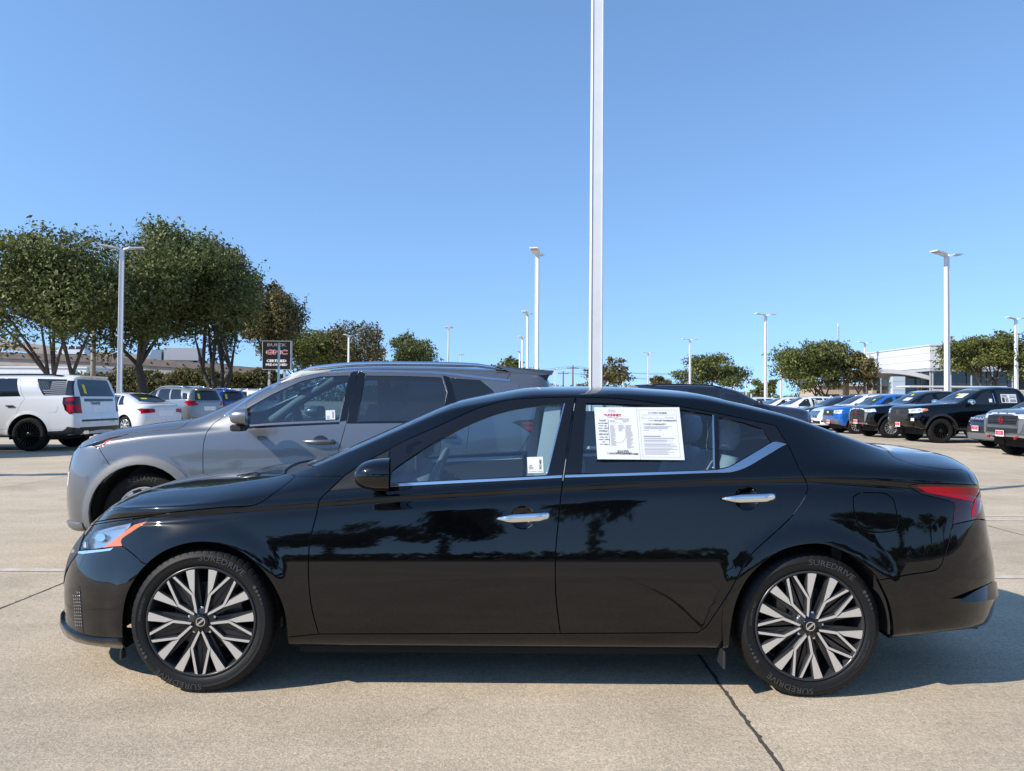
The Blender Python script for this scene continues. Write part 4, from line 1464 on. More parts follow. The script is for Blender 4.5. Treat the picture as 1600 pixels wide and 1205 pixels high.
        for x in s.wx:
            for far in (False, True):
                plain_wheel(s.root, (x, (s.W - .015) * (1 if far else -1), s.R), s.R, tw, M[sp.get('rim', 'rim_silver')], sp.get('rim_r', s.R * .66), sp.get('spokes', 5), far, sp.get('twin', True))

    def pt(s, ij, off=0.0):
        p, n = s.sk.ev(np.array([ij]))
        return Vector(p[0] + n[0] * off), Vector(n[0])

    def card(s, name, where, w_, h_, mat, off=.012, roll=0.0, print_=None, parent=None):
        """flat card stuck on the skin at where (a place on the skin), facing outwards"""
        p, n = s.pt(where, off)
        nh = Vector((n.x, n.y, 0))
        up = Vector((0, 0, 1)) - n * n.z
        up.normalize()
        rt = up.cross(n).normalized()
        up, rt = up * math.cos(roll) + rt * math.sin(roll), rt * math.cos(roll) - up * math.sin(roll)
        mb = MB()
        q = [p + rt * (a * w_ / 2) + up * (b * h_ / 2) + n * c for c in (0, -.003) for a, b in ((-1, -1), (1, -1), (1, 1), (-1, 1))]
        mb.add(q, [(0, 1, 2, 3), (7, 6, 5, 4), (0, 4, 5, 1), (1, 5, 6, 2), (2, 6, 7, 3), (3, 7, 4, 0)], 0)
        mats = [M[mat]]
        if print_:
            for a0, b0, a1, b1, m_ in print_:
                if M[m_] not in mats: mats.append(M[m_])
                mb.add([p + rt * (a * w_ / 2) + up * (b * h_ / 2) + n * .0025 for a, b in ((a0, b0), (a1, b0), (a1, b1), (a0, b1))], [(0, 1, 2, 3)], mats.index(M[m_]))
        return mb.build(name, mats, parent or s.root, fix=False), p, n, rt, up


# ------------------------------------------------------------------ wheels
def arc_text(mb, body, size, radius, ang, y, m=0, sx=1.0):
    """lettering wrapped round the wheel face; ang = mid angle, 90 at the top"""
    V, F = text_mesh(body, size)
    out = []
    for v in V:
        a = math.radians(ang) - v.x * sx / radius
        r = radius + v.y
        out.append((r * math.cos(a), y, r * math.sin(a)))
    mb.add(out, F, m)


def tyre_mesh(R, Rr, wid, seg=120, tread=True):
    """y = 0 is the outer face of the wheel, the tyre runs to y = wid"""
    h = R - Rr
    prof = [(Rr - .004, .030), (Rr + .002, .016), (Rr + h * .10, .007), (Rr + h * .22, .003), (Rr + h * .38, .0), (Rr + h * .52, .0005), (Rr + h * .545, -.0012), (Rr + h * .58, .001),
            (Rr + h * .72, .006), (Rr + h * .84, .015), (Rr + h * .93, .027), (R - .004, .040), (R - .0005, .055)]
    nt = len(prof)
    for k in range(1, 5):
        y = .055 + (wid - .11) * k / 5
        prof += [(R, y - .006), (R - .008, y - .004), (R - .008, y + .004), (R, y + .006)]
    prof += [(R - .0005, wid - .055), (R - .006, wid - .035), (Rr + h * .7, wid - .008), (Rr + h * .3, wid), (Rr, wid - .02)]
    V, F = [], []
    K = len(prof)
    n = seg * 2
    for i in range(n):
        th = 2 * math.pi * i / n
        for q, (r, y) in enumerate(prof):
            rr = r
            if tread and (i % 4 == 0) and (9 <= q <= nt - 1 + 1): rr = r - .0022
            V.append((rr * math.cos(th), y, rr * math.sin(th)))
    for i in range(n):
        j = (i + 1) % n
        for q in range(K - 1):
            F.append((i * K + q, j * K + q, j * K + q + 1, i * K + q + 1))
    return V, F


def flatten_contact(V, R, sag):
    return [(x, y, max(z, -R + sag)) for x, y, z in V]


def alloy_wheel(parent, loc, rot, steer=0.0, name='wheel', far=False, letters=True):
    """the sedan's machined five times four spoke wheel"""
    R, Rr, wid = .3365, .252, .225
    root = empty(name, loc, parent=parent)
    root.rotation_euler = (0, 0, steer + (math.pi if far else 0))
    V, F = tyre_mesh(R, Rr, wid)
    V = flatten_contact(V, R, .007)
    t = mesh_obj('tyre', V, F, [M['rubber'], M['letter_rubber']], root)
    K_ = len(V) // 240
    t.data.polygons.foreach_set('use_smooth', np.array([not (8 <= (q % (K_ - 1)) <= K_ - 4) for q in range(len(F))]))
    if letters:
        mb = MB()
        for a in (62, 242):
            arc_text(mb, 'SUREDRIVE', .037, R - .041, a + 8 - rot * 0, -.0022, 0, 1.25)
            for q in range(5):
                aa = math.radians(a - 29 - q * 4.0)
                r_ = R - .041
                mb.add([(r_ * math.cos(aa) + (.0085 - q * .0013) * math.cos(b), -.0018, r_ * math.sin(aa) + (.0085 - q * .0013) * math.sin(b)) for b in np.linspace(0, 2 * math.pi, 11)[:-1]], [tuple(range(10))], 0)
        arc_text(mb, '235/40R19 92V', .016, R - .058, 168, -.0026, 0, 1.1)
        arc_text(mb, 'RADIAL TUBELESS M+S', .013, R - .060, -28, -.0026, 0, 1.1)
        mb.build('tyre_lettering', [M['letter_rubber']], t)
    mb = MB()
    # rim barrel and flange
    mb.lathe_y([(Rr + .004, .012), (Rr + .001, .006), (Rr - .006, .006), (Rr - .010, .016), (Rr - .014, .03), (Rr - .03, .12), (Rr - .03, wid - .02)], 72, 0)
    rim = mb.build('rim', [M['rim_dark']], root)
    mb = MB()
    mb.lathe_y([(.02, .105), (.155, .105), (.165, .107), (.165, .125), (.02, .125)], 48, 0)
    mb.lathe_y([(.0, .09), (.075, .092), (.08, .1), (.08, .11)], 36, 0)
    d = mb.build('brake_disc', [M['disc']], root)
    mb = MB()
    mb.box((.125 * math.cos(math.radians(150)), .10, .125 * math.sin(math.radians(150))), (.07, .05, .15), 0, .012)
    mb.build('brake_caliper', [M['disc']], root)
    mb = MB()
    mb.lathe_y([(.0, .15), (Rr - .031, .15)], 40, 0)
    mb.build('wheel_back', [M['liner']], root)
    # spokes
    mb = MB()
    def P(r, a):
        th = math.radians(90 - a) + rot
        return (r * Rr * math.cos(th), r * Rr * math.sin(th))
    yf = .006
    for k in range(5):
        c0 = 72 * k
        for sg in (-1, 1):
            blade = [P(.965, c0 + sg * 7.6), P(.97, c0 + sg * 12.4), P(.965, c0 + sg * 17.2), P(.645, c0 + sg * 19.0), P(.50, c0 + sg * 14.2)]
            if sg < 0: blade.reverse()
            spoke_prism(mb, blade, yf, .034, .006)
            # thin spoke: outer end near +-31.6, knee, hub
            thin = [P(.955, c0 + sg * 30.4), P(.965, c0 + sg * 33.4), P(.51, c0 + sg * 20.5), P(.20, c0 + sg * 33), P(.17, c0 + sg * 24), P(.30, c0 + sg * 17.2), P(.505, c0 + sg * 14.8)]
            if sg < 0: thin.reverse()
            spoke_prism(mb, thin, yf + .001, .036, .005)
    # hub plate and dark ribs behind
    sp = mb.build('spokes', [M['rim_polish'], M['rim_dark']], rim, fix=False)
    mb = MB()
    mb.lathe_y([(.0, .014), (.056, .014), (.064, .02), (.070, .04), (.074, .06)], 40, 0)
    for k in range(10):
        a = 36 * k
        for q in (-11.5, 11.5) if k % 2 == 0 else (-4, 4):
            p = [P(.99, a + q - 5), P(.99, a + q + 5), P(.2, a + q + 9), P(.2, a + q - 9)]
            mb.prism([p[0], p[1], p[2], p[3]], .030, .052, 0)
    mb.build('spoke_backs', [M['rim_dark']], rim)
    mb = MB()
    mb.lathe_y([(.0, .004), (.030, .004), (.034, .007), (.036, .016)], 36, 0)
    cap = mb.build('hub_cap', [M['gloss_black']], root)
    mb = MB()
    # emblem: broken ring with a bar
    for a0, a1 in ((12, 168), (192, 348)):
        ang = np.radians(np.linspace(a0, a1, 14) + 40)
        Vv, Ff = [], []
        for a in ang:
            for r_ in (.0175, .0215): Vv.append((r_ * math.cos(a), .0025, r_ * math.sin(a)))
        Ff = [(2 * i, 2 * i + 1, 2 * i + 3, 2 * i + 2) for i in range(13)]
        mb.add(Vv, Ff, 0)
    c_, s_ = math.cos(math.radians(40)), math.sin(math.radians(40))
    mb.prism([(x * c_ - z * s_, x * s_ + z * c_) for x, z in ((-.023, -.0042), (.023, -.0042), (.023, .0042), (-.023, .0042))], .0018, .004, 0)
    mb.build('emblem', [M['satin_chrome']], cap)
    for k in range(5):
        th = math.radians(90 - 72 * k) + rot
        mb = MB()
        mb.lathe_y([(.0, .016), (.0075, .017), (.0095, .021), (.0095, .045)], 10, 0, (.0600 * math.cos(th), 0, .0600 * math.sin(th)))
        mb.build('lug_nut', [M['chrome']], root)
    return root


def spoke_prism(mb, poly, y0, y1, bev):
    """spoke: machined face with bevelled dark flanks"""
    n = len(poly)
    c = np.mean(poly, 0)
    out = []
    for i in range(n):
        a, b, d = np.array(poly[i - 1]), np.array(poly[i]), np.array(poly[(i + 1) % n])
        e1 = (b - a) / max(np.linalg.norm(b - a), 1e-9); e2 = (d - b) / max(np.linalg.norm(d - b), 1e-9)
        n1, n2 = np.array((e1[1], -e1[0])), np.array((e2[1], -e2[0]))
        m = n1 + n2; m = m / max(np.linalg.norm(m), .3)
        out.append(m)
    area = sum(poly[i][0] * poly[(i + 1) % n][1] - poly[(i + 1) % n][0] * poly[i][1] for i in range(n))
    sgn = 1 if area > 0 else -1
    big = [(poly[i][0] + sgn * out[i][0] * bev, poly[i][1] + sgn * out[i][1] * bev) for i in range(n)]
    V = [(x, y0, z) for x, z in poly] + [(x, y0 + .007, z) for x, z in big] + [(x, y1, z) for x, z in big]
    order = tuple(range(n))
    if area > 0: pass
    else: order = tuple(reversed(order))
    # front faces look to -y
    mb.add(V, [order], 0)
    fl = []
    for i in range(n):
        j = (i + 1) % n
        for q in (0, 1):
            f = (q * n + i, (q + 1) * n + i, (q + 1) * n + j, q * n + j)
            fl.append(f if area > 0 else tuple(reversed(f)))
    mb.add(V, fl, 1)


# ------------------------------------------------------------------ the black sedan
SED = Vector((-0.022, 4.345, 0.0))
X = [-2.38, -2.2, -1.9, -1.5, -1.15, -.95, -.6, -.3, .1, .6, 1.0, 1.45, 1.75, 1.95, 2.2, 2.45, 2.56]
def kx(*v): return list(zip(X, v))
def dz(c, d): return [(x, z + d) for x, z in c]
sed_crease = kx(.615, .735, .805, .832, .858, .872, .902, .925, .950, .980, 1.0, 1.012, 1.0, .985, .965, .93, .91)
def crease_y(d): return [(-2.38, .775 + d * .4), (-1.9, .822 + d * .6), (-1.55, .853 + d), (-1.2, .864 + d * 1.6), (.8, .864 + d * 1.6), (1.3, .862 + d * .8), (1.8, .858 + d * .3), (2.56, .855)]
sed_rows = [
    ([(-2.38, .17), (-1.9, .205), (1.3, .205), (1.75, .27), (2.1, .31), (2.56, .28)], .70),
    ([(-2.38, .135), (-2.2, .150), (-1.5, .185), (1.3, .187), (1.75, .245), (2.1, .285), (2.56, .255)], .868),
    ([(-2.38, .19), (-2.2, .23), (-1.6, .265), (1.3, .268), (1.75, .31), (2.56, .33)], .905),
    ([(-2.38, .28), (-2.2, .34), (-1.6, .42), (2.56, .43)], .924),
    ([(-2.38, .38), (-2.2, .47), (-1.6, .58), (2.56, .57)], [(-2.38, .895), (-1.9, .903), (-1.5, .924), (-1.3, .926), (2.56, .926)]),
    ([(-2.38, .48), (-2.2, .60), (-1.5, .71), (1.95, .73), (2.56, .70)], [(-2.38, .845), (-1.9, .862), (-1.5, .90), (-1.25, .909), (2.56, .909)]),
    (kx(.55, .68, .755, .78, .80, .81, .83, .845, .865, .885, .90, .91, .905, .90, .89, .86, .84), [(-2.38, .795), (-1.9, .842), (-1.55, .874), (-1.2, .888), (2.56, .888)]),
    (dz(sed_crease, -.046), crease_y(.0115)),
    (dz(sed_crease, -.024), crease_y(.0005)),
    (dz(sed_crease, -.008), crease_y(.0005)),
    (dz(sed_crease, .010), crease_y(.0015)),
    (dz(sed_crease, .022), crease_y(-.004)),
    (dz(sed_crease, .034), crease_y(-.011)),
    (kx(.66, .775, .838, .868, .915, .950, .972, .992, 1.012, 1.035, 1.052, 1.08, 1.07, 1.06, 1.045, 1.0, .965),
     [(-2.38, .745), (-1.9, .79), (-1.5, .822), (-.95, .838), (-.3, .846), (.6, .846), (1.3, .834), (1.9, .822), (2.56, .82)]),
    (kx(.68, .795, .858, .895, .952, .995, 1.085, 1.16, 1.185, 1.20, 1.19, 1.155, 1.11, 1.085, 1.07, 1.04, .995),
     [(-2.38, .74), (-1.5, .745), (-1.15, .745), (-.95, .76), (-.6, .765), (-.3, .76), (.6, .755), (1.3, .745), (1.75, .735), (2.56, .74)]),
    (kx(.70, .815, .88, .922, .978, 1.035, 1.190, 1.322, 1.394, 1.404, 1.382, 1.287, 1.178, 1.115, 1.093, 1.068, 1.02),
     [(-2.38, .62), (-1.5, .63), (-1.15, .64), (-.95, .675), (-.6, .645), (-.3, .612), (.1, .595), (1.0, .595), (1.45, .60), (1.75, .605), (1.95, .61), (2.56, .62)]),
    (kx(.71, .832, .895, .938, .99, 1.068, 1.224, 1.356, 1.430, 1.437, 1.411, 1.312, 1.205, 1.13, 1.112, 1.086, 1.032),
     [(-2.38, .5), (-1.5, .5), (-1.15, .50), (-.95, .53), (-.6, .50), (-.3, .475), (.1, .48), (1.45, .5), (1.95, .52), (2.56, .5)]),
    (kx(.715, .842, .905, .95, 1.005, 1.075, 1.231, 1.366, 1.444, 1.451, 1.427, 1.326, 1.216, 1.14, 1.126, 1.10, 1.04), .27),
    (kx(.72, .845, .908, .955, 1.01, 1.079, 1.234, 1.369, 1.45, 1.456, 1.433, 1.332, 1.222, 1.146, 1.131, 1.105, 1.04), 0.0),
]
def between(a, b, t):
    def f(c, d):
        if not isinstance(c, (list, tuple)): c = [(-3, c), (3, c)]
        if not isinstance(d, (list, tuple)): d = [(-3, d), (3, d)]
        xs = sorted({p[0] for p in list(c) + list(d)})
        g = lambda q, x: float(np.interp(x, [p[0] for p in q], [p[1] for p in q]))
        return [(x, g(c, x) * (1 - t) + g(d, x) * t) for x in xs if -2.39 < x < 2.57]
    return (f(a[0], b[0]), f(a[1], b[1]))
# extra rows keep the turn from side glass to roof tight
kr_ = next(i for i, r in enumerate(sed_rows) if isinstance(r[1], list) and r[1][0] == (-2.38, .62))
sed_rows = sed_rows[:kr_] + [between(sed_rows[kr_ - 1], sed_rows[kr_], .8), sed_rows[kr_], between(sed_rows[kr_], sed_rows[kr_ + 1], .3)] + sed_rows[kr_ + 1:]
sed = Skin(sed_rows, -2.38, 2.56,
           [(.13, .0), (.20, -.01), (.28, .02), (.40, 0), (.52, 0), (.60, .03), (.66, .085), (.72, .15), (.80, .27)],
           [(.20, -.07), (.30, -.03), (.37, 0), (.45, 0), (.60, -.025), (.72, -.072), (.80, -.095), (.90, -.10), (.96, -.14), (1.05, -.13), (1.12, -.125)],
           .95, 2.5, .75, 2.7, Ns=360, Nt=150, blur=.055,
           flare=((-1.4125, .332, .385, .012, .10), (1.4125, .332, .395, .012, .10)))
sed.org = SED
sedan = empty('black_sedan', SED, label='shiny black four-door sedan parked side-on in front, white papers on its rear window', cat='car')

# traced seams (photo pixels on the near side)
D_FRONT = [(537, 744), (513.5, 767), (500, 780), (495.5, 800), (484, 848), (482, 900), (487, 950), (498, 991)]
D_TOP = [(537, 744), (563, 726), (605, 703.5), (630.5, 690), (690, 663), (750, 636.5), (795, 625), (840, 621.5), (899.5, 620)]
D_MID = [(899.5, 620), (892, 668), (879.5, 750), (873, 810), (868.5, 860), (868, 920), (871, 955), (875.5, 990)]
R_TOP = [(899.5, 620), (965, 622.5), (1043.7, 632), (1122.5, 645.6), (1188, 659.5), (1213, 665)]
R_BACK = [(1213, 665), (1222, 680), (1232, 696), (1248, 730), (1259.5, 752), (1263, 763), (1259, 775), (1238, 806), (1201, 841), (1170, 871), (1140, 925), (1115, 963), (1103, 980), (1090, 989)]
HOOD_CUT = [(138, 818), (176, 811), (245, 804), (290, 798.5), (350, 792.5), (399.5, 788.5), (425, 773), (458, 747.5), (461, 744)]
ARCH_F = [(193, 1013), (191.5, 972), (197, 933), (213, 901), (229, 882), (252.5, 864), (287, 850.5), (319, 847), (351, 852), (380, 865), (406.5, 887.5), (428, 917), (442, 948.7), (447.7, 980.5), (450, 1011)]
ARCH_R = [(1139, 1016), (1143, 975.5), (1150, 943), (1164.5, 910.5), (1187, 884.5), (1216.5, 863), (1252, 852), (1288, 851), (1320.5, 863), (1346.5, 879.6), (1369, 900.7), (1379, 920), (1389, 943), (1395, 975.5), (1395.5, 1000)]
LAMP_TOP = [(126, 830), (140, 822), (176, 815), (215, 810), (243, 806)]
LAMP_BACK = [(243, 806), (236, 810), (224, 818), (205, 831), (190, 841), (188, 846), (191.5, 853.5)]
LAMP_BOT = [(191.5, 853.5), (160, 857), (122, 860.5)]
B_FENDER = [(191.5, 853.5), (210, 868), (226, 884)]
TAIL = [(1420, 759.5), (1436, 756), (1480, 756), (1532, 758.5)]
TAIL_BOT = [(1528, 811), (1489, 819.5), (1492.5, 791), (1491, 786), (1483, 782), (1440, 772), (1420, 759.5)]
Q_BUMP = [(1379, 905.6), (1420, 898), (1467, 888), (1475, 871.5), (1489, 819.5)]
LID = [(1389, 711), (1410, 720), (1430, 726.5), (1450, 730), (1480, 733.5), (1509, 736.5), (1516, 748), (1518, 752)]

px = sed.px
d_front, d_top, d_mid = px(D_FRONT), px(D_TOP), px(D_MID)
r_top, r_back = px(R_TOP), px(R_BACK)
hood_cut, arch_f, arch_r = px(HOOD_CUT), px(ARCH_F), px(ARCH_R)
lamp_top, lamp_back, lamp_bot = px(LAMP_TOP), px(LAMP_BACK), px(LAMP_BOT)
b_fender, q_bump, lid = px(B_FENDER), px(Q_BUMP), px(LID)
tail_top, tail_rest = px(TAIL), px(TAIL_BOT, smooth=False)
rev = lambda a: list(reversed(a))

def to_bottom(p): return (p[0], 0.0)

arch_f[0] = to_bottom(arch_f[0]); arch_f[-1] = to_bottom(arch_f[-1])
arch_r[0] = to_bottom(arch_r[0]); arch_r[-1] = to_bottom(arch_r[-1])
# arch point nearest to a seam end
def nearest(L, p): return int(np.argmin([np.hypot(q[0] - p[0], q[1] - p[1]) for q in L]))
kf = nearest(arch_f, b_fender[-1]); b_fender[-1] = arch_f[kf]
kr = nearest(arch_r, q_bump[0]); q_bump[0] = arch_r[kr]
sill = px([(498, 991), (875.5, 990)], smooth=False)
fb = px([(498, 991), (449.5, 996)], smooth=False); kfb = nearest(arch_f, fb[-1]); fb[-1] = arch_f[kfb]
NOSE = sed.centre(-2.17)
nose_line = [sed.top([(-2.165, .25)])[0], sed.top([(-2.14, .42)])[0]]
hood_back = sed.top([(-1.085, .66), (-1.15, .5), (-1.20, .3), (-1.222, .15)]) + [sed.centre(-1.225)]
ws_base = sed.top([(-.945, .672), (-1.0, .56), (-1.08, .35), (-1.11, .15)]) + [sed.centre(-1.115)]
ws_side = sed.top([(-.945, .672), (-.8, .652), (-.62, .624), (-.45, .598), (-.33, .578)])
ws_top = sed.top([(-.33, .578), (-.285, .5), (-.25, .3), (-.235, .12)]) + [sed.centre(-.23)]
bg_top = [sed.centre(1.06)] + sed.top([(1.07, .15), (1.09, .35), (1.15, .50)])
bg_side = sed.top([(1.15, .50), (1.40, .535), (1.65, .55), (1.84, .55)])
bg_bot = sed.top([(1.84, .55), (1.90, .40), (1.935, .2)]) + [sed.centre(1.945)]
lid_front = [sed.centre(1.985)] + sed.top([(1.98, .2), (1.95, .42), (1.93, .57)])
lid_rear = sed.rear([(.62, .90), (.61, .80), (.56, .70), (.3, .68)]) + [sed.rear([(0.001, .68)])[0]]
jm = float(sed.Nt - 1)
lid_rear[-1] = (float(sed.Ns - 1), lid_rear[-1][1])
lid_end = (float(sed.Ns - 1), jm)
tail_in = sed.rear([(.60, .925), (.58, .86), (.57, .79)])

L_hood = hood_cut + hood_back + [NOSE] + nose_line
L_lamp = lamp_top + lamp_back[1:] + lamp_bot[1:]
L_fend = hood_cut[nearest(hood_cut, lamp_top[-1]):] + px([(461, 744), (500, 743.5), (537, 744)], smooth=False)[1:] + d_front[1:] + fb[1:] + rev(arch_f[kf:kfb])[1:] + rev(b_fender)[1:] + rev(lamp_back)[1:]
L_fd = rev(d_front) + d_top[1:] + d_mid[1:] + rev(sill)[1:-1]
L_rd = rev(d_mid) + r_top[1:] + r_back[1:] + px([(1090, 989), (875.5, 990)], smooth=False)[1:-1]
L_ws = rev(ws_base) + ws_side[1:] + ws_top[1:]
L_bg = bg_top + bg_side[1:] + bg_bot[1:]
L_lid = lid_front + lid[1:] + lid_rear + [lid_end]
L_tail = tail_top + tail_in + tail_rest[:-1]
L_rb = [(float(sed.Ns - 1), 0.0)] + [(float(sed.Ns - 1), lid_rear[-1][1] - 1.0)] + [(p[0], p[1] - 1.0) for p in rev(lid_rear)[1:3]] + [(tail_in[-1][0], tail_in[-1][1] - .8)] + tail_rest[0:1] + px([(1528, 811), (1489, 819.5)], smooth=False)[1:-1] + rev(q_bump) + arch_r[kr + 1:]
L_fbmp = [(0.0, 0.0)] + arch_f[:kf + 1] + rev(b_fender)[1:] + lamp_bot[1:] + [lamp_top[0]] + hood_cut[0:1] + rev(nose_line) + [NOSE, (0.0, jm)]
L_cowl = hood_back + rev(ws_base)
win_f = px([(609, 754.5), (730, 748.5), (853.5, 742)], smooth=False) + px([(853.5, 742), (866, 690), (881.5, 629.5)], smooth=False)[1:] + px([(881.5, 629.5), (840, 633.2), (795, 640.5), (750, 655), (690, 684.5), (640, 716), (612, 736)])[1:] + px([(612, 736), (609, 754.5)], smooth=False)[1:-1]
win_r = px([(908.5, 740.5), (1010, 737.5), (1114.6, 733.5)], smooth=False) + px([(1114.6, 733.5), (1113, 648.5)], smooth=False)[1:] + px([(1113, 648.5), (1040, 637), (965, 631.5), (916.4, 630.3)])[1:] + px([(916.4, 630.3), (908.5, 740.5)], smooth=False)[1:-1]
win_q = px([(1123.5, 652.5), (1160, 660), (1193, 670.5)], smooth=False) + px([(1193, 670.5), (1204, 691.5)], smooth=False)[1:] + px([(1204, 691.5), (1176, 708), (1149, 724), (1138, 729), (1125, 732)])[1:] + px([(1125, 732), (1123.5, 652.5)], smooth=False)[1:-1]
def ell(cx, cy, rx, ry, n=28):
    return [(cx + rx * math.cos(t), cy + ry * math.sin(t)) for t in np.linspace(0, 2 * math.pi, n, endpoint=False)]
pock_f = px(ell(817, 809, 18.5, 17.5) + [(835.5, 809)], 4)[:-1]
pock_r = px(ell(1167, 779, 19, 18) + [(1186, 779)], 4)[:-1]
fuel = px([(1333, 777), (1340, 771.5), (1365, 770), (1385, 771.5), (1395, 779), (1401, 800), (1402.5, 820), (1398, 829), (1385, 831), (1358, 831), (1345, 825), (1336, 805), (1333, 777)])[:-1]

BP = M['black_paint']
L_arch_f = arch_f
L_arch_r = arch_r
body = piece('body', sed.patch([(0, 0), (sed.Ns - 1, 0), (sed.Ns - 1, jm), (0, jm)],
             [L_hood, L_lamp, L_fend, L_fd, L_rd, L_ws, L_bg, L_lid, L_tail, L_rb, L_fbmp, L_cowl, fuel, L_arch_f, L_arch_r], grid=(2.4, 2.0)), BP, sedan, sym=True)
piece('hood', sed.patch(L_hood, grid=(4, 2.5)), BP, sedan, sym=True)
piece('front_bumper', sed.patch(L_fbmp, skirt=.03, grid=(2.4, 2.0)), BP, sedan, sym=True)
piece('fender', sed.patch(L_fend, skirt=.03, grid=(2.2, 2.0)), BP, sedan)
doors_f = piece('front_door', sed.patch(L_fd, [win_f, pock_f], grid=(4, 2)), BP, sedan)
doors_r = piece('rear_door', sed.patch(L_rd, [win_r, win_q, pock_r], grid=(2.4, 2)), BP, sedan)
piece('trunk_lid', sed.patch(L_lid, grid=(3, 2.5)), BP, sedan, sym=True)
piece('rear_bumper', sed.patch(L_rb, skirt=.03, grid=(2.4, 2)), BP, sedan, sym=True)
piece('cowl', sed.patch(L_cowl, lift=-.012, gap=0), M['plastic'], sedan, sym=True)
piece('windshield', sed.patch(L_ws, gap=.001, lift=-.002, skirt=.004), M['glass'], sedan, sym=True)
piece('rear_window', sed.patch(L_bg, gap=.001, lift=-.002, skirt=.004), M['glass'], sedan, sym=True)
piece('fuel_door', sed.patch(fuel), BP, sedan, both=False)


def both(name, pat, mat, pair):
    """the same piece on the near and the far one of a pair of parts"""
    V, F, N = pat
    a = mesh_obj(name, V, F, mat, pair[0], N)
    V2, F2, N2 = mirrored(V, F, N)
    return a, mesh_obj(name, V2, F2, mat, pair[1], N2)


both('window_glass', sed.patch(win_f, gap=-.002, lift=-.006, skirt=0), M['glass'], doors_f)
both('window_glass', sed.patch(win_r, gap=-.002, lift=-.006, skirt=0), M['glass'], doors_r)
both('quarter_glass', sed.patch(win_q, gap=-.002, lift=-.005, skirt=0), M['glass'], doors_r)


def bowl(loop, depth, mat, pair, name='handle_recess'):
    V, F, N = sed.patch(loop, gap=0, skirt=0, rnd_=0, grid=(1.2, 1.0))
    V = np.array(V)
    c = V.mean(0)
    r = np.linalg.norm((V - c)[:, [0, 2]], axis=1); r = r / r.max()
    V[:, 1] += depth * np.clip(1 - r ** 2, 0, 1) ** .8
    for k, side in enumerate(pair):
        W = V.copy()
        FF = F
        if k: W[:, 1] *= -1; FF = [tuple(reversed(f)) for f in F]
        mesh_obj(name, W, FF, mat, side)


bowl(pock_f, .035, BP, doors_f)
bowl(pock_r, .035, BP, doors_r)


def strip(name, a, b, mat, pair, lift=.004):
    """trim strip between two pixel lines"""
    both(name, sed.patch(px(a) + rev(px(b)), gap=0, lift=lift, skirt=lift + .004, rnd_=.0012, grid=(8, 3)), mat, pair)


strip('chrome_strip', [(607, 756.3), (700, 751.5), (800, 746.8), (878.5, 742.7)], [(607, 761), (700, 756), (800, 751), (878, 746.8)], M['satin_chrome'], doors_f)
strip('chrome_strip', [(883, 742.4), (1000, 738.8), (1090, 736), (1120, 734.6), (1138, 730.8), (1162, 718), (1190, 701.5), (1207, 691.5), (1212, 690.8)], [(882.5, 746.6), (1000, 743), (1090, 740), (1120, 739), (1140, 738.5), (1163, 732), (1195, 714), (1222, 698), (1229, 694.5)], M['satin_chrome'], doors_r)
# satin black frames round the glass
def ringtrim(name, outer, holes, mat, pair, lift=.0015):
    both(name, sed.patch(outer, holes, gap=.001, lift=lift, skirt=.004, rnd_=.001), mat, pair)
frame_f = px([(608.5, 757), (610, 701), (632, 689.8), (690, 664.8), (750, 638), (795, 626.4), (840, 622.8), (896.8, 621.6), (878.5, 743.5), (853.5, 744), (730, 750.5)], smooth=False)
ringtrim('window_frame', frame_f, [win_f], M['gloss_black'], doors_f)
frame_r = px([(883.3, 741), (901.5, 622), (965, 623.8), (1043.7, 633.3), (1122.5, 647), (1188, 661), (1211, 666), (1226, 692.5), (1207, 690.5), (1176, 709.5), (1150, 724), (1138, 730), (1115, 735.3), (1010, 739.2)], smooth=False)
ringtrim('window_frame', frame_r, [win_r, win_q], M['gloss_black'], doors_r)
sail = px([(515, 767), (538, 745), (563, 727.8), (608.5, 703.6), (606.5, 721), (607, 756), (567, 762.5)], smooth=False)
both('mirror_sail', sed.patch(sail, gap=.001, lift=.0022, skirt=.004, rnd_=.001), M['sail_plastic'], doors_f)
strip('pillar_trim', [(853.4, 741), (866, 690), (881, 630.5)], [(855.8, 741), (868.4, 690), (883.2, 630.5)], M['satin_chrome'], doors_f, .0035)
strip('pillar_trim', [(1114.2, 733), (1113.5, 690), (1112.6, 649)], [(1117, 733), (1116.3, 690), (1115.2, 649)], M['satin_chrome'], doors_r, .0035)


def lamp(name, loop, depth=.05):
    """lamp: dark bowl behind, returns pair of parents"""
    V, F, N = sed.patch(loop, gap=.001, lift=-depth, skirt=0)
    return piece(name, (V, F, N), M['gloss_black'], sedan)


hl = lamp('headlight', L_lamp)
both('lens', sed.patch(L_lamp, gap=.0015, skirt=.05, lift=-.001), M['lamp_clear'], hl)
amber = px([(159.5, 855.5), (180, 840.5), (209, 819), (236, 812.5), (222, 819.5), (203, 832.5), (189.5, 841.5), (187.8, 847), (190, 852.5)], smooth=False)
both('side_reflector', sed.patch(amber, gap=0, lift=-.004, skirt=.006), M['amber_lens'], hl)
inner = px([(126, 836), (138, 826), (166, 820), (196, 815), (178, 838), (156, 853), (125, 857)], smooth=False)
both('reflector', sed.patch(inner, gap=0, lift=-.035, skirt=.01), M['lamp_inner'], hl)
drl = px([(126.5, 845.5), (130.5, 845.5), (131, 854.5), (127, 855)], smooth=False)
both('daytime_lamp', sed.patch(drl, gap=0, lift=-.010, skirt=.01), M['lamp_white'], hl)
pj = px(ell(150, 838, 8, 7.5, 16) + [(158, 838)], 3)[:-1]
both('projector', sed.patch(pj, gap=0, lift=-.02, skirt=.02), M['chrome'], hl)

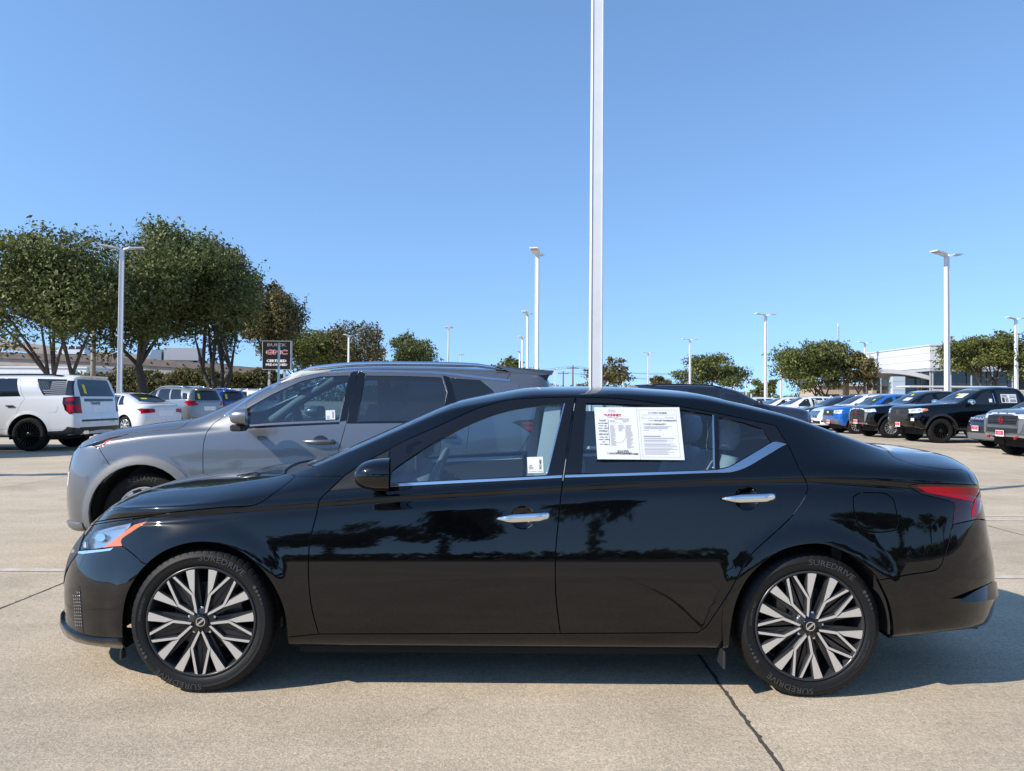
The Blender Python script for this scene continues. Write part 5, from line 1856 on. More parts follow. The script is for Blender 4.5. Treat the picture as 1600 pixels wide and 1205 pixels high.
tl = piece('tail_light', sed.patch(L_tail, gap=.001, skirt=.03), M['dark_red_lens'], sedan)
red = px([(1433.5, 761), (1480, 760.8), (1529, 762.5), (1521, 784.5), (1480, 776), (1446, 769)], smooth=False)
both('red_lens', sed.patch(red, gap=0, lift=.002, skirt=.004, rnd_=.001), M['red_lens'], tl)
red2 = px([(1531, 763), (1534, 763), (1531, 786), (1526.5, 808), (1518, 808.5), (1522, 786)], smooth=False)
both('edge_lens', sed.patch(red2, gap=0, lift=.002, skirt=.004, rnd_=.001), M['red_lens'], tl)

# front lip, grille, bumper corner vent
lip_top = px([(95, 958), (104, 978), (134, 994), (191.5, 998.5)])
lip = [(0.0, lip_top[0][1])] + lip_top + [arch_f[0], (0.0, 0.0)]
piece('front_lip', sed.patch(lip, gap=0, lift=.016, skirt=.018, rnd_=.006), M['gloss_black'], sedan, sym=True)
vent = px([(103, 925), (111, 918), (125, 916), (126.5, 950), (131, 990), (116, 972), (105, 948)], smooth=False)
vents = piece('corner_vent', sed.patch(vent, gap=0, lift=.0015, skirt=.004), M['gloss_black'], sedan)
mb_v, mb_f, mb_n = [], [], []
for r_ in range(11):
    v0 = 925 + r_ * 5.1
    for c_ in range(4):
        u0 = 114.5 + c_ * 3.1 + r_ * .35
        if r_ < 1 and c_ < 2: continue
        pt = px([(u0, v0), (u0 + 1.9, v0), (u0 + 1.9, v0 + 2.6), (u0, v0 + 2.6)], 9, False)
        V, F, N = sed.patch(pt[:4], gap=0, lift=.004, skirt=.002, rnd_=.0004)
        b = sum(len(q) for q in mb_v)
        mb_v.append(V); mb_n.append(N); mb_f += [tuple(i + b for i in f) for f in F]
both('vent_mesh', (np.concatenate(mb_v), mb_f, np.concatenate(mb_n)), M['satin_chrome'], vents)
g = sed.front([(.0, .35), (.45, .35), (.60, .50), (.66, .60), (.40, .655)])
g[0] = (0.0, g[0][1])
grille = piece('grille', sed.patch(g + [(0.0, g[-1][1])], gap=0, lift=.004, skirt=.006), M['plastic'], sedan, sym=True)
# brightwork under the headlight
bar = px([(113, 858.5), (122, 861.5), (160, 858.5), (178, 855.8), (173, 860.5), (130, 866), (112, 864)], smooth=False)
piece('lamp_trim', sed.patch(bar, gap=0, lift=.003, skirt=.005, rnd_=.001), M['chrome'], sedan)
# rear bumper reflector pocket
rp = px([(1494, 938), (1520, 924), (1550, 909.5), (1556, 908), (1556.5, 928), (1548, 934), (1520, 938)], smooth=False)
V, F, N = sed.patch(rp, gap=0, lift=.003, skirt=.0, rnd_=0)
V = np.array(V)
zz_ = (V[:, 2] - V[:, 2].min()) / (V[:, 2].max() - V[:, 2].min())
V[:, 1] -= .034 * (1 - zz_); V[:, 0] -= .012 * (1 - zz_)
for sgn in (1, -1):
    W = V * np.array([1, sgn, 1])
    mesh_obj('bumper_vent', W, F if sgn > 0 else [tuple(reversed(f)) for f in F], M['gloss_black'], sedan)
# plates front and rear are left off, as in the photograph

# ---- door handles
def handle(u0, v0, u1, v1, pair):
    a, b = sed.ev(np.array([sed.px([(u0, v0), (u0, v0)], 5, False)[0], sed.px([(u1, v1), (u1, v1)], 5, False)[0]]))[0]
    a, b = Vector(a), Vector(b)
    n = 16
    V, F = [], []
    m = 12
    for i in range(n + 1):
        t = i / n
        c = a.lerp(b, t)
        out = .012 + .030 * min(1, math.sin(math.pi * min(max(t, .03), .97)) * 1.9)
        hh = (.004 + .0155 * min(1, t * 3.2) ** .7) if t < .5 else .0195 * (1 if t < .93 else .9)
        for k in range(m):
            th = 2 * math.pi * k / m
            V.append((c.x, c.y - out + math.cos(th) * .009, c.z + math.sin(th) * hh))
    for i in range(n):
        for k in range(m):
            F.append((i * m + k, i * m + (k + 1) % m, (i + 1) * m + (k + 1) % m, (i + 1) * m + k))
    F += [tuple(range(m - 1, -1, -1)), tuple(range(n * m, n * m + m))]
    for sgn, p in ((1, pair[0]), (-1, pair[1])):
        mb = MB()
        mb.add([(x, y * sgn, z) for x, y, z in V], F, 0, True)
        kx_ = a.lerp(b, .80)
        for q in (.02, .98):
            e = a.lerp(b, .08 if q < .5 else .95)
            mb.tube([(e.x, sgn * (e.y - .03), e.z), (e.x, sgn * (e.y + .01), e.z)], .008, 8, 0)
        o = mb.build('handle', [M['chrome']], p)


handle(776, 809.5, 858, 805, doors_f)
handle(1126, 778.5, 1209, 775.5, doors_r)

# ---- mirrors
def side_mirror(sgn, parent):
    xb, yc, zc = -.518, 1.055, 1.038
    V, F = [], []
    n, m = 14, 28
    for i in range(n + 1):
        t = math.sin(math.pi / 2 * i / n) if i else 0
        xx = xb - .155 * t
        k = (1 - t ** 2.6) ** (1 / 2.6) if t < 1 else 0
        for q in range(m):
            th = 2 * math.pi * q / m
            c, s_ = math.cos(th), math.sin(th)
            ex = 2.6
            yy = abs(c) ** (2 / ex) * (1 if c > 0 else -1) * .115 * (.35 + .65 * k)
            zz = abs(s_) ** (2 / ex) * (1 if s_ > 0 else -1) * (.074 if s_ > 0 else .070) * k
            V.append((xx + .012 * (yy / .1), sgn * (yc + yy), zc + zz - .006 * t))
    for i in range(n):
        for q in range(m):
            F.append((i * m + q, i * m + (q + 1) % m, (i + 1) * m + (q + 1) % m, (i + 1) * m + q))
    mb = MB()
    mb.add(V, F, 0, True)
    o = mb.build('side_mirror', [BP], parent)
    mb = MB()
    ring = [(xb + .012 * yy_ / .1 - .004, sgn * (yc + yy_ * .9), zc + zz_ * .88) for yy_, zz_ in
            [(abs(math.cos(t)) ** .77 * (1 if math.cos(t) > 0 else -1) * .115, abs(math.sin(t)) ** .77 * (1 if math.sin(t) > 0 else -1) * .072) for t in np.linspace(0, 2 * math.pi, 25)[:-1]]]
    mb.add(ring, [tuple(range(24))], 0)
    mb.build('mirror_glass', [M['chrome']], o)
    mb = MB()
    mb.tube([(-.62, sgn * .84, .975), (-.595, sgn * .93, .975), (-.575, sgn * 1.0, .985)], [.034, .028, .036], 10, 0, squash=.6)
    mb.build('mirror_foot', [M['gloss_black']], o)


side_mirror(-1, doors_f[0])
side_mirror(1, doors_f[1])

# ---- wheels, wells, underbody
for (x, r_, st) in ((-1.4125, 0.0, .015), (1.4125, math.radians(-14.5), 0.0)):
    alloy_wheel(sedan, (x, -.902, .3335), r_, st)
    alloy_wheel(sedan, (x, .902, .3335), r_, st, far=True, letters=False)
for sgn in (-1, 1):
    for x in (-1.4125, 1.4125):
        mb = MB()
        V, F = [], []
        n = 24
        for i in range(n + 1):
            th = math.radians(-8 + 196 * i / n)
            for y in (.885, .55):
                V.append((x + .378 * math.cos(th), sgn * y, .345 + .378 * math.sin(th)))
        F = [(2 * i, 2 * i + 1, 2 * i + 3, 2 * i + 2) for i in range(n)]
        mb.add(V, F, 0, True)
        mb.add([(x + .378 * math.cos(math.radians(a)), sgn * .55, .345 + .378 * math.sin(math.radians(a))) for a in np.linspace(-8, 188, 25)], [tuple(range(25))], 0)
        mb.build('wheel_well', [M['liner']], sedan)
    mb = MB()
    mb.box((1.005, sgn * .875, .185), (.012, .12, .085), 0, .004)
    mb.build('mud_flap', [M['plastic']], sedan)
    mb = MB()
    mb.box((-1.80, sgn * .84, .165), (.012, .04, .05), 0, .004)
    mb.build('air_deflector', [M['plastic']], sedan)
mb = MB()
mb.box((0, 0, .20), (1.95, 1.62, .06), 0)
mb.box((-1.95, 0, .225), (.36, 1.0, .05), 0)
mb.box((2.08, 0, .27), (.56, 1.25, .05), 0)
mb.box((-1.41, 0, .33), (.9, .98, .26), 0)
mb.box((1.41, 0, .33), (.9, .98, .26), 0)
mb.build('underbody', [M['liner']], sedan)
mb = MB()
mb.tube([(2.0, -.5, .23), (2.42, -.5, .25)], .03, 12, 0)
mb.build('exhaust', [M['disc']], sedan)

# ---- cabin
mb = MB()
mb.box((.15, 0, .30), (2.7, 1.55, .05), 0)
mb.box((-1.06, 0, .62), (.05, 1.5, .6), 0)
mb.box((1.62, 0, .62), (.05, 1.4, .66), 0)
mb.box((1.65, 0, .98), (.5, 1.15, .03), 0)
mb.build('cabin_floor', [M['trim_dark']], sedan)
lining_V, lining_F, lining_N = sed.patch([sed.centre(-.16)] + [sed.top([(-.16, .45)])[0]] + sed.top([(.2, .56), (.8, .56), (1.0, .53)]) + [sed.centre(1.0)], gap=0, skirt=0, lift=-.05)
piece('headliner', (lining_V, lining_F, lining_N), M['trim_light'], sedan, sym=True)
mb = MB()
for x in (-.75, -.6):
    pass
mb.add([(-.95, -.70, .99), (-.95, .70, .99), (-.70, .72, 1.0), (-.70, -.72, 1.0), (-.52, .73, .955), (-.52, -.73, .955), (-.46, .72, .80), (-.46, -.72, .80), (-.55, .70, .62), (-.55, -.70, .62)],
       [(0, 1, 2, 3), (3, 2, 4, 5), (5, 4, 6, 7), (7, 6, 8, 9)], 0, True)
mb.box((-.66, -.37, 1.0), (.2, .36, .05), 0, .02)
mb.box((-.52, .0, 1.03), (.02, .24, .14), 0, .006)
mb.build('dashboard', [M['trim_dark']], sedan)
mb = MB()
sw_c, tilt = Vector((-.40, -.37, .93)), math.radians(24)
ringp = []
for t in np.linspace(0, 2 * math.pi, 33):
    a, b = .185 * math.cos(t), .185 * math.sin(t)
    ringp.append(sw_c + Vector((-b * math.sin(tilt) * -1, a, b * math.cos(tilt))))
mb.tube(ringp, .016, 8, 0, cap=False)
mb.tube([sw_c + Vector((-.14, 0, -.06)), sw_c], .05, 10, 0)
mb.tube([sw_c + Vector((0, -.17, 0)), sw_c + Vector((0, .17, 0))], .02, 6, 0)
mb.build('steering_wheel', [pr('grey leather', (.16, .165, .17), .5)], sedan)


def seat(x, y, wd, name='front_seat', hr=True):
    mb = MB()
    prof = lambda pts, w_: [(p[0], p[1]) for p in pts]
    def slab(pts, hw, r=.05):
        """side profile widened to a cushion with rounded edges"""
        n = len(pts)
        c = np.mean(pts, 0)
        lay = [(-hw, .78), (-hw + r * .3, .93), (-hw + r, 1.0), (hw - r, 1.0), (hw - r * .3, .93), (hw, .78)]
        V = []
        for yy, k in lay:
            for p in pts: V.append((x + c[0] + (p[0] - c[0]) * k, y + yy, c[1] + (p[1] - c[1]) * k))
        F = [tuple(range(n - 1, -1, -1)), tuple(range(5 * n, 6 * n))]
        for q in range(5):
            for i in range(n):
                F.append((q * n + i, q * n + (i + 1) % n, (q + 1) * n + (i + 1) % n, (q + 1) * n + i))
        mb.add(V, F, 0, True)
    def sm(p): return [tuple(q) for q in catmull(list(p) + [p[0]], .05)[:-1]]
    slab(sm([(-.28, .50), (-.26, .60), (-.05, .58), (.2, .54), (.24, .46), (0, .42)]), wd)
    slab(sm([(.14, .50), (.20, .70), (.30, .98), (.36, 1.10), (.42, 1.09), (.42, .95), (.34, .65), (.26, .46)]), wd * .96)
    if hr:
        slab(sm([(.36, 1.12), (.36, 1.22), (.40, 1.29), (.46, 1.28), (.47, 1.16), (.44, 1.11)]), .125, .05)
        mb.tube([(x + .40, y - .05, 1.06), (x + .415, y - .05, 1.15)], .008, 6, 0)
        mb.tube([(x + .40, y + .05, 1.06), (x + .415, y + .05, 1.15)], .008, 6, 0)
    return mb.build(name, [M['seat']], sedan)


seat(-.03, -.37, .25)
seat(-.03, .37, .25)
mb = None
seat(.74, -.38, .31, 'rear_seat')
seat(.74, .38, .31, 'rear_seat')
# inner door skins and belts
for sgn in (-1, 1):
    mb = MB()
    mb.add([(-.85, sgn * .79, .35), (.10, sgn * .80, .35), (.10, sgn * .775, .965), (-.62, sgn * .775, .93)], [(0, 1, 2, 3)], 0)
    mb.add([(-.62, sgn * .775, .93), (.10, sgn * .775, .965), (.10, sgn * .83, .985), (-.62, sgn * .83, .95)], [(0, 1, 2, 3)], 1)
    mb.box((-.25, sgn * .74, .73), (.55, .07, .06), 1, .02)
    mb.box((-.42, sgn * .768, .845), (.12, .02, .022), 2, .008)
    mb.build('door_lining', [M['trim_dark'], M['trim_light'], M['chrome']], doors_f[0 if sgn < 0 else 1])
    mb = MB()
    mb.add([(.20, sgn * .80, .35), (.85, sgn * .80, .35), (1.15, sgn * .775, 1.0), (.22, sgn * .775, .975)], [(0, 1, 2, 3)], 0)
    mb.add([(.22, sgn * .775, .975), (1.15, sgn * .775, 1.0), (1.15, sgn * .83, 1.02), (.22, sgn * .83, .99)], [(0, 1, 2, 3)], 1)
    mb.box((.55, sgn * .74, .75), (.5, .07, .06), 1, .02)
    mb.build('door_lining', [M['trim_dark'], M['trim_light']], doors_r[0 if sgn < 0 else 1])
    mb = MB()
    mb.add([(.12, sgn * .76, .35), (.23, sgn * .76, .35), (.23, sgn * .735, 1.0), (.27, sgn * .60, 1.34), (.19, sgn * .60, 1.34), (.13, sgn * .735, 1.0)], [(0, 1, 2, 5), (5, 2, 3, 4)], 0)
    mb.add([(.195, sgn * .72, 1.0), (.235, sgn * .72, 1.0), (.25, sgn * .59, 1.30), (.21, sgn * .59, 1.30)], [(0, 1, 2, 3)], 1)
    mb.build('pillar_lining', [M['trim_light'], M['trim_dark']], sedan)
mb = MB()
mb.box((-.42, 0, 1.275), (.03, .22, .07), 0, .012)
mb.build('rear_view_mirror', [M['trim_dark']], sedan)
# wipers in the cowl
mb = MB()
mb.tube([(-1.08, -.55, .985), (-1.00, -.1, 1.045), (-.98, .2, 1.06)], .008, 6, 0)
mb.tube([(-1.10, .1, 1.0), (-1.03, .45, 1.035)], .008, 6, 0)
mb.build('wiper', [M['plastic']], sedan)

# ---- papers in the windows
def on_glass(u, v, off=.004):
    q = sed.px([(u, v), (u, v)], 5, False)[0]
    p, n = sed.ev(np.array([q]))
    return Vector(p[0] + n[0] * off)
# ------------------------------------------------------------------ the grey crossover beyond the sedan
ROG = Vector((-1.765, 7.17, 0))
rog_belt = [(-2.30, .84), (-2.1, .90), (-1.8, .985), (-1.35, 1.055), (-1.0, 1.085), (-.75, 1.095), (-.5, 1.11), (-.3, 1.125), (.3, 1.155), (.8, 1.18), (1.3, 1.20), (1.8, 1.215), (2.1, 1.215), (2.36, 1.19)]
rog_top = [(-2.30, .905), (-2.1, .985), (-1.8, 1.085), (-1.35, 1.155), (-1.0, 1.20), (-.75, 1.335), (-.3, 1.555), (-.05, 1.635), (.3, 1.675), (.6, 1.685), (1.1, 1.683), (1.6, 1.668), (1.95, 1.645), (2.2, 1.63), (2.36, 1.62)]
rog_zb = [(-2.3, .20), (-2.0, .21), (-1.4, .225), (1.4, .225), (2.0, .28), (2.36, .30)]
rog = Skin(tub_rows(.92, rog_zb, rog_belt, rog_top, (.885, .74, .60, .32), (.87, .76, .58, .30)), -2.30, 2.36,
           [(.20, .12), (.30, .09), (.5, .06), (.75, .075), (.84, .10), (.95, .15)],
           [(.30, -.04), (.55, 0), (.85, -.02), (1.1, -.05), (1.25, -.09), (1.45, -.2), (1.62, -.30)],
           .70, 2.7, .55, 3.0, 300, 120, .05, .6, .5, flare=((-1.3525, .365, .43, .02, .10), (1.3525, .365, .43, .02, .10)))
rog.org = ROG
suv = empty('grey_crossover', ROG, label='grey metallic crossover parked just beyond the black sedan', cat='car')
GP = M['grey_paint']
rp_ = rog.px
jR = rog.Nt - 1.0
r_hoodcut = rp_([(126, 700), (155, 689), (205, 677), (245, 672.5), (280, 669), (298, 657.5)])
r_fd = rp_([(345, 654), (335, 661), (325, 673), (318.5, 691), (317, 720), (317.5, 742), (319, 790), (326, 838)])
r_bump = rp_([(155, 702.5), (170.5, 727)], smooth=False)
def rarc(x, r, a0, a1, n=22): return rog.side([(x + r * math.cos(math.radians(a)), .365 + r * math.sin(math.radians(a))) for a in np.linspace(a0, a1, n)])
def rarch(x, r):
    q = rarc(x, r, -16, 196)
    return [(q[0][0], 0.0)] + q + [(q[-1][0], 0.0)]
arch1, arch2 = rarch(-1.3525, .435), rarch(1.3525, .435)
r_dtop = rp_([(345, 654), (352, 647), (410, 609), (440, 596.5), (470, 587), (507, 580.5), (559.5, 578.5)])
r_mid = rp_([(559.5, 578.5), (541.5, 659), (530, 700)]) + rog.side([(.25, .6), (.23, .34)])
r_sill1 = rog.side([(.23, .34), (-.6, .34)])
r_r2top = rp_([(559.5, 578.5), (600, 579), (660, 581), (708, 584.5)])
r_back = rp_([(708, 584.5), (730, 640), (733, 661), (728, 706)]) + rog.side([(1.02, .55), (.85, .34)])
L1 = rev(r_fd) + r_dtop[1:] + r_mid[1:] + r_sill1[1:-1]
L1 = r_fd and (rev(r_fd) + r_dtop[1:] + r_mid[1:])
L2 = rev(r_mid) + r_r2top[1:] + r_back[1:]
r_lamp = rp_([(123.5, 699.5), (143.5, 696.5), (155, 702), (166, 692), (185, 683), (205, 677.5), (180, 680.5), (150, 688)], smooth=False)
r_wf = rp_([(386, 664), (387, 638), (425, 616.5), (470, 596), (500, 588.5), (546, 586.5), (529, 656)], smooth=False)
r_wr = rp_([(572, 587), (640, 588), (690, 590), (697.5, 614), (693, 640), (690, 656), (620, 658), (558, 657.5)], smooth=False)
r_wq = rp_([(703, 591), (750, 594), (771, 611), (775, 628), (722, 648)], smooth=False)
r_nose = [rog.centre(-2.06)]
L_rhood = r_hoodcut + rog.top([(-1.02, .62), (-1.10, .4)]) + [rog.centre(-1.13)] + r_nose + rog.top([(-2.06, .3)])
L_rtail = rp_([(800, 660), (815, 657), (850, 655.5), (872, 655), (872, 677), (850, 676.5), (829, 677)], smooth=False)
ws = [rog.centre(-1.0)] + rog.top([(-.98, .3), (-.88, .66), (-.5, .64), (-.12, .60), (-.07, .35)]) + [rog.centre(-.05)]
piece('body', rog.patch([(0, 0), (rog.Ns - 1, 0), (rog.Ns - 1, jR), (0, jR)], [L1, L2, r_lamp, L_rhood, L_rtail, ws, arch1, arch2], gap=.002, grid=(2.4, 2)), GP, suv, sym=True)
rd_f = piece('front_door', rog.patch(L1, [r_wf], gap=.002, grid=(4, 2)), GP, suv)
rd_r = piece('rear_door', rog.patch(L2, [r_wr], gap=.002, grid=(4, 2)), GP, suv)
piece('hood', rog.patch(L_rhood, gap=.002, grid=(4, 2.5)), GP, suv, sym=True)
def gplate(name, loop, mat, pair, lift=.004, **k): return both(name, rog.patch(loop, gap=0, lift=lift, skirt=lift + .006, rnd_=.0015, **k), mat, pair)
SP = (suv, suv)
both('window_glass', rog.patch(r_wf, gap=-.003, lift=-.005, skirt=0), M['glass_mid'], rd_f)
both('window_glass', rog.patch(r_wr, gap=-.003, lift=-.005, skirt=0), M['glass_dark'], rd_r)
gplate('quarter_window', r_wq, M['dark_window'], SP, .003)
# black pillars and trim between the windows
gplate('pillar_cover', rp_([(548.5, 582.5), (558.5, 580.5), (541, 657.5), (530.5, 659)], smooth=False), M['gloss_black'], rd_f, .003)
gplate('pillar_cover', rp_([(561, 580.5), (571, 584), (557, 659), (542.5, 658)], smooth=False), M['gloss_black'], rd_r, .003)
gplate('pillar_cover', rp_([(692, 587), (702, 589.5), (721, 648), (733, 660), (700, 657), (693, 640), (699, 614)], smooth=False), M['gloss_black'], SP, .003)
gplate('pillar_cover', rp_([(753, 594), (797, 597.5), (812, 602), (800, 640), (776, 630), (772, 611)], smooth=False), M['slate_paint'], SP, .003)
gplate('belt_trim', rp_([(386, 666.5), (460, 662.5), (530, 659.5), (530, 662.5), (460, 665.8), (386, 670)], smooth=False), M['gloss_black'], rd_f, .004)
gplate('belt_trim', rp_([(542, 658.5), (640, 658), (720, 656.5), (720, 659.5), (640, 661), (542, 662)], smooth=False), M['gloss_black'], rd_r, .004)
gplate('chrome_strip', rp_([(349, 649), (385, 624), (410, 608.2), (440, 596), (470, 586.4), (507, 580), (559, 578)]) + rev(rp_([(352, 651), (387, 627), (410, 612), (440, 599.5), (470, 589.8), (507, 583.2), (559, 581)])), M['satin_chrome'], SP, .006)
gplate('chrome_strip', rp_([(559, 578), (640, 580.3), (691, 582), (753.7, 589), (797.5, 593.5)]) + rev(rp_([(559, 581), (640, 583), (691, 585.2), (753.7, 592.4), (797.5, 597)])), M['satin_chrome'], SP, .006)
sailr = rp_([(350, 651), (385.5, 627), (386, 670), (368, 668)], smooth=False)
gplate('mirror_sail', sailr, GP, SP, .003)
# windscreen and hatch glass
piece('windshield', rog.patch(ws, gap=0, lift=.002, skirt=.004), M['glass_mid'], suv, sym=True)
rw = rog.rear([(.001, 1.22), (.62, 1.22), (.60, 1.35), (.52, 1.52), (.001, 1.54)])
rw[0] = (rog.Ns - 1.0, rw[0][1]); rw[-1] = (rog.Ns - 1.0, rw[-1][1])
piece('hatch_window', rog.patch(rw, gap=0, lift=.003, skirt=.004), M['dark_window'], suv, sym=True)
# roof spoiler with its dark end plates
for sg in (1,):
    mb = MB()
    mb.add([(1.62, -.60, 1.672), (1.62, .60, 1.672), (2.14, .56, 1.632), (2.14, -.56, 1.632), (2.12, -.56, 1.595), (2.12, .56, 1.595), (1.9, .60, 1.55), (1.9, -.60, 1.55)],
           [(0, 3, 2, 1), (3, 4, 5, 2), (4, 7, 6, 5), (0, 7, 4, 3), (1, 2, 5, 6)], 0)
    sp_ = mb.build('roof_spoiler', [GP], suv)
    for q in (-1, 1):
        mb = MB()
        mb.add([(1.80, q * .665, 1.56), (2.10, q * .60, 1.60), (2.02, q * .64, 1.42), (1.9, q * .69, 1.45)], [(0, 1, 2, 3)], 0)
        mb.build('spoiler_cheek', [M['gloss_black']], sp_)
for sg in (-1, 1):
    pts = []
    for x in np.linspace(-.30, 1.72, 16):
        q = rog.ev(np.array(rog.top([(x, .57)])))[0][0]
        k = min(1, min(x + .30, 1.72 - x) / .3 + .15)
        pts.append((x, sg * .57, q[2] + .004 + .034 * k))
    mb = MB(); mb.tube(pts, [.012 + .010 * min(1, min(i, 15 - i) / 3) for i in range(16)], 8, 0)
    mb.build('roof_rail', [M['satin_chrome']], suv)
# lamps
rl = piece('headlight', rog.patch(r_lamp, gap=.001, lift=-.04, skirt=0), M['lamp_inner'], suv)
both('lens', rog.patch(r_lamp, gap=.0015, skirt=.05), M['lamp_clear'], rl)
both('side_reflector', rog.patch(rp_([(153, 698), (166, 688), (190, 681), (196, 679), (166, 690.5), (156, 699.5)], smooth=False), gap=0, lift=-.006, skirt=.006), M['amber_lens'], rl)
both('reflector', rog.patch(rp_([(130, 698), (150, 691), (172, 684.5), (150, 695)], smooth=False), gap=0, lift=-.03, skirt=.01), M['lamp_white'], rl)
rt_ = piece('tail_light', rog.patch(L_rtail, gap=.001, skirt=.03), M['dark_red_lens'], suv)
both('red_lens', rog.patch(rp_([(816, 660.5), (853, 659), (853, 663), (820, 663.5)], smooth=False), gap=0, lift=.003, skirt=.006), M['red_lens'], rt_)
both('red_lens', rog.patch(rp_([(818, 667), (853, 666), (853, 671), (826, 672.5)], smooth=False), gap=0, lift=.003, skirt=.006), M['red_lens'], rt_)
# cladding
for x in (-1.3525, 1.3525):
    gplate('arch_cladding', rarc(x, .508, -14, 194) + rev(rarc(x, .438, -16, 196)), M['grey_plastic'], SP, .008, grid=(2, 2))
gplate('sill_cladding', rog.side([(x, .245) for x in np.linspace(-.85, .85, 9)] + [(x, .36) for x in np.linspace(.85, -.85, 9)]), M['grey_plastic'], SP, .007)
bl = rog.side([(-1.86, .25), (-1.86, .30)]) + rog.front([(.72, .30), (.4, .27), (.001, .27)])
bl[-1] = (0.0, bl[-1][1])
piece('front_lip', rog.patch(bl + [(0.0, 0.0), (bl[0][0], 0.0)], gap=0, lift=.02, skirt=.03, rnd_=.006), M['grey_plastic'], suv, sym=True)
gplate('bumper_seam', r_bump + rev(rp_([(156.2, 702.3), (171.7, 726.6)], smooth=False)), M['liner'], SP, .0015)
gr_ = rog.front([(.001, .55), (.52, .55), (.60, .80), (.001, .80)])
gr_[0] = (0.0, gr_[0][1]); gr_[-1] = (0.0, gr_[-1][1])
piece('grille', rog.patch(gr_, gap=0, lift=.006, skirt=.01), M['gloss_black'], suv, sym=True)
gplate('fog_lamp', rog.front([(.62, .60), (.78, .60), (.78, .72), (.64, .72)]), M['lamp_white'], SP, .004)
gplate('bumper_seam', rp_([(829, 677.5), (811, 705)], smooth=False) + rev(rp_([(830.3, 677.8), (812.3, 705.3)], smooth=False)), M['liner'], SP, .0015)
gplate('hatch_seam', rp_([(799.5, 578.5), (791.5, 592)], smooth=False) + rev(rp_([(801, 579), (793, 592.5)], smooth=False)), M['liner'], SP, .0015)
# handles
def rhandle(u0, u1, v, pair):
    a, b = rog.ev(np.array([rp_([(u0, v), (u0, v)], 5, False)[0], rp_([(u1, v), (u1, v)], 5, False)[0]]))[0]
    for sg, p in ((1, pair[0]), (-1, pair[1])):
        mb = MB()
        n = 10
        mb.tube([(a[0] + (b[0] - a[0]) * t, sg * (a[1] + (b[1] - a[1]) * t - .02 - .018 * math.sin(math.pi * t)), a[2] + (b[2] - a[2]) * t) for t in np.linspace(0, 1, n)],
                [.008 + .011 * min(1, t * 2.5) for t in np.linspace(0, 1, n)], 10, 0)
        h_ = mb.build('handle', [M['grey_paint']], p)
        c = (a[0] * .45 + b[0] * .55)
        mb = MB()
        V = [(c + .065 * math.cos(t), sg * (a[1] - .003), (a[2] + b[2]) / 2 + .052 * math.sin(t)) for t in np.linspace(0, 2 * math.pi, 21)[:-1]]
        mb.add(V, [tuple(range(20))], 0)
        mb.build('handle_recess', [M['dark_paint']], p)  # flat disc on the door; the recess's shade is put into its dark colour
rhandle(475, 522.5, 690, rd_f)
rhandle(684, 712, 681, rd_r)
# mirror
def suv_mirror(sg, parent):
    p0 = at_depth(373, 651, 6.02) - ROG
    mb = MB()
    x, y, z = p0.x, abs(p0.y), p0.z
    V, F = [], []
    n, m = 8, 20
    for i in range(n + 1):
        t = i / n
        k = (1 - (1 - t) ** 2.2) ** (1 / 2.2) if t < 1 else 1
        for q in range(m):
            th = 2 * math.pi * q / m
            c, s_ = math.cos(th), math.sin(th)
            V.append((x - .075 + .15 * t + .02 * c, sg * (y + abs(c) ** .8 * (1 if c > 0 else -1) * .12 * (.5 + .5 * k)), z + abs(s_) ** .8 * (1 if s_ > 0 else -1) * .07 * (.25 + .75 * k)))
    for i in range(n):
        for q in range(m): F.append((i * m + q, i * m + (q + 1) % m, (i + 1) * m + (q + 1) % m, (i + 1) * m + q))
    mb.add(V, F, 0, True)
    o = mb.build('side_mirror', [GP], parent)
    mb = MB(); mb.add([Vector(v) - Vector((.012, 0, 0)) for v in V[-m:]], [tuple(range(m))], 0); mb.build('mirror_glass', [M['chrome']], o)
    mb = MB()
    mb.box((x - .005, sg * (y - .02), z - .092), (.10, .15, .055), 0, .012)
    mb.box((x - .02, sg * (y - .13), z - .085), (.08, .16, .035), 0, .01)
    mb.build('mirror_foot', [M['plastic']], o)
suv_mirror(-1, rd_f[0]); suv_mirror(1, rd_f[1])
# wheels, underside
for x in (-1.3525, 1.3525):
    for far in (False, True):
        wroot = plain_wheel(suv, (x, .875 * (1 if far else -1), .365), .365, .235, M['rim_silver'], .245, 10, far, False, M['rim_dark'])
        if not far:
            mb = MB()
            arc_text(mb, 'RELIANT', .052, .312, 92 if x < 0 else 60, -.0018, 0, 1.25)
            mb.build('tyre_lettering', [pr('faded tyre lettering', (.045, .043, .04), .7)], [c for c in wroot.children if c.name.startswith('tyre')][0])
mb = MB()
mb.box((0, 0, .27), (1.8, 1.6, .1), 0); mb.box((-1.75, 0, .3), (.7, 1.1, .12), 0); mb.box((1.9, 0, .36), (.7, 1.2, .12), 0)
for x in (-1.3525, 1.3525):
    mb.box((x, 0, .40), (.95, 1.0, .45), 0)
    for sg in (-1, 1):
        V = [(x + .445 * math.cos(a), sg * y, .365 + .445 * math.sin(a)) for a in np.radians(np.linspace(-15, 195, 19)) for y in (.86, .5)]
        mb.add(V, [(2 * i, 2 * i + 1, 2 * i + 3, 2 * i + 2) for i in range(18)], 0, True)
mb.build('underbody', [M['liner']], suv)
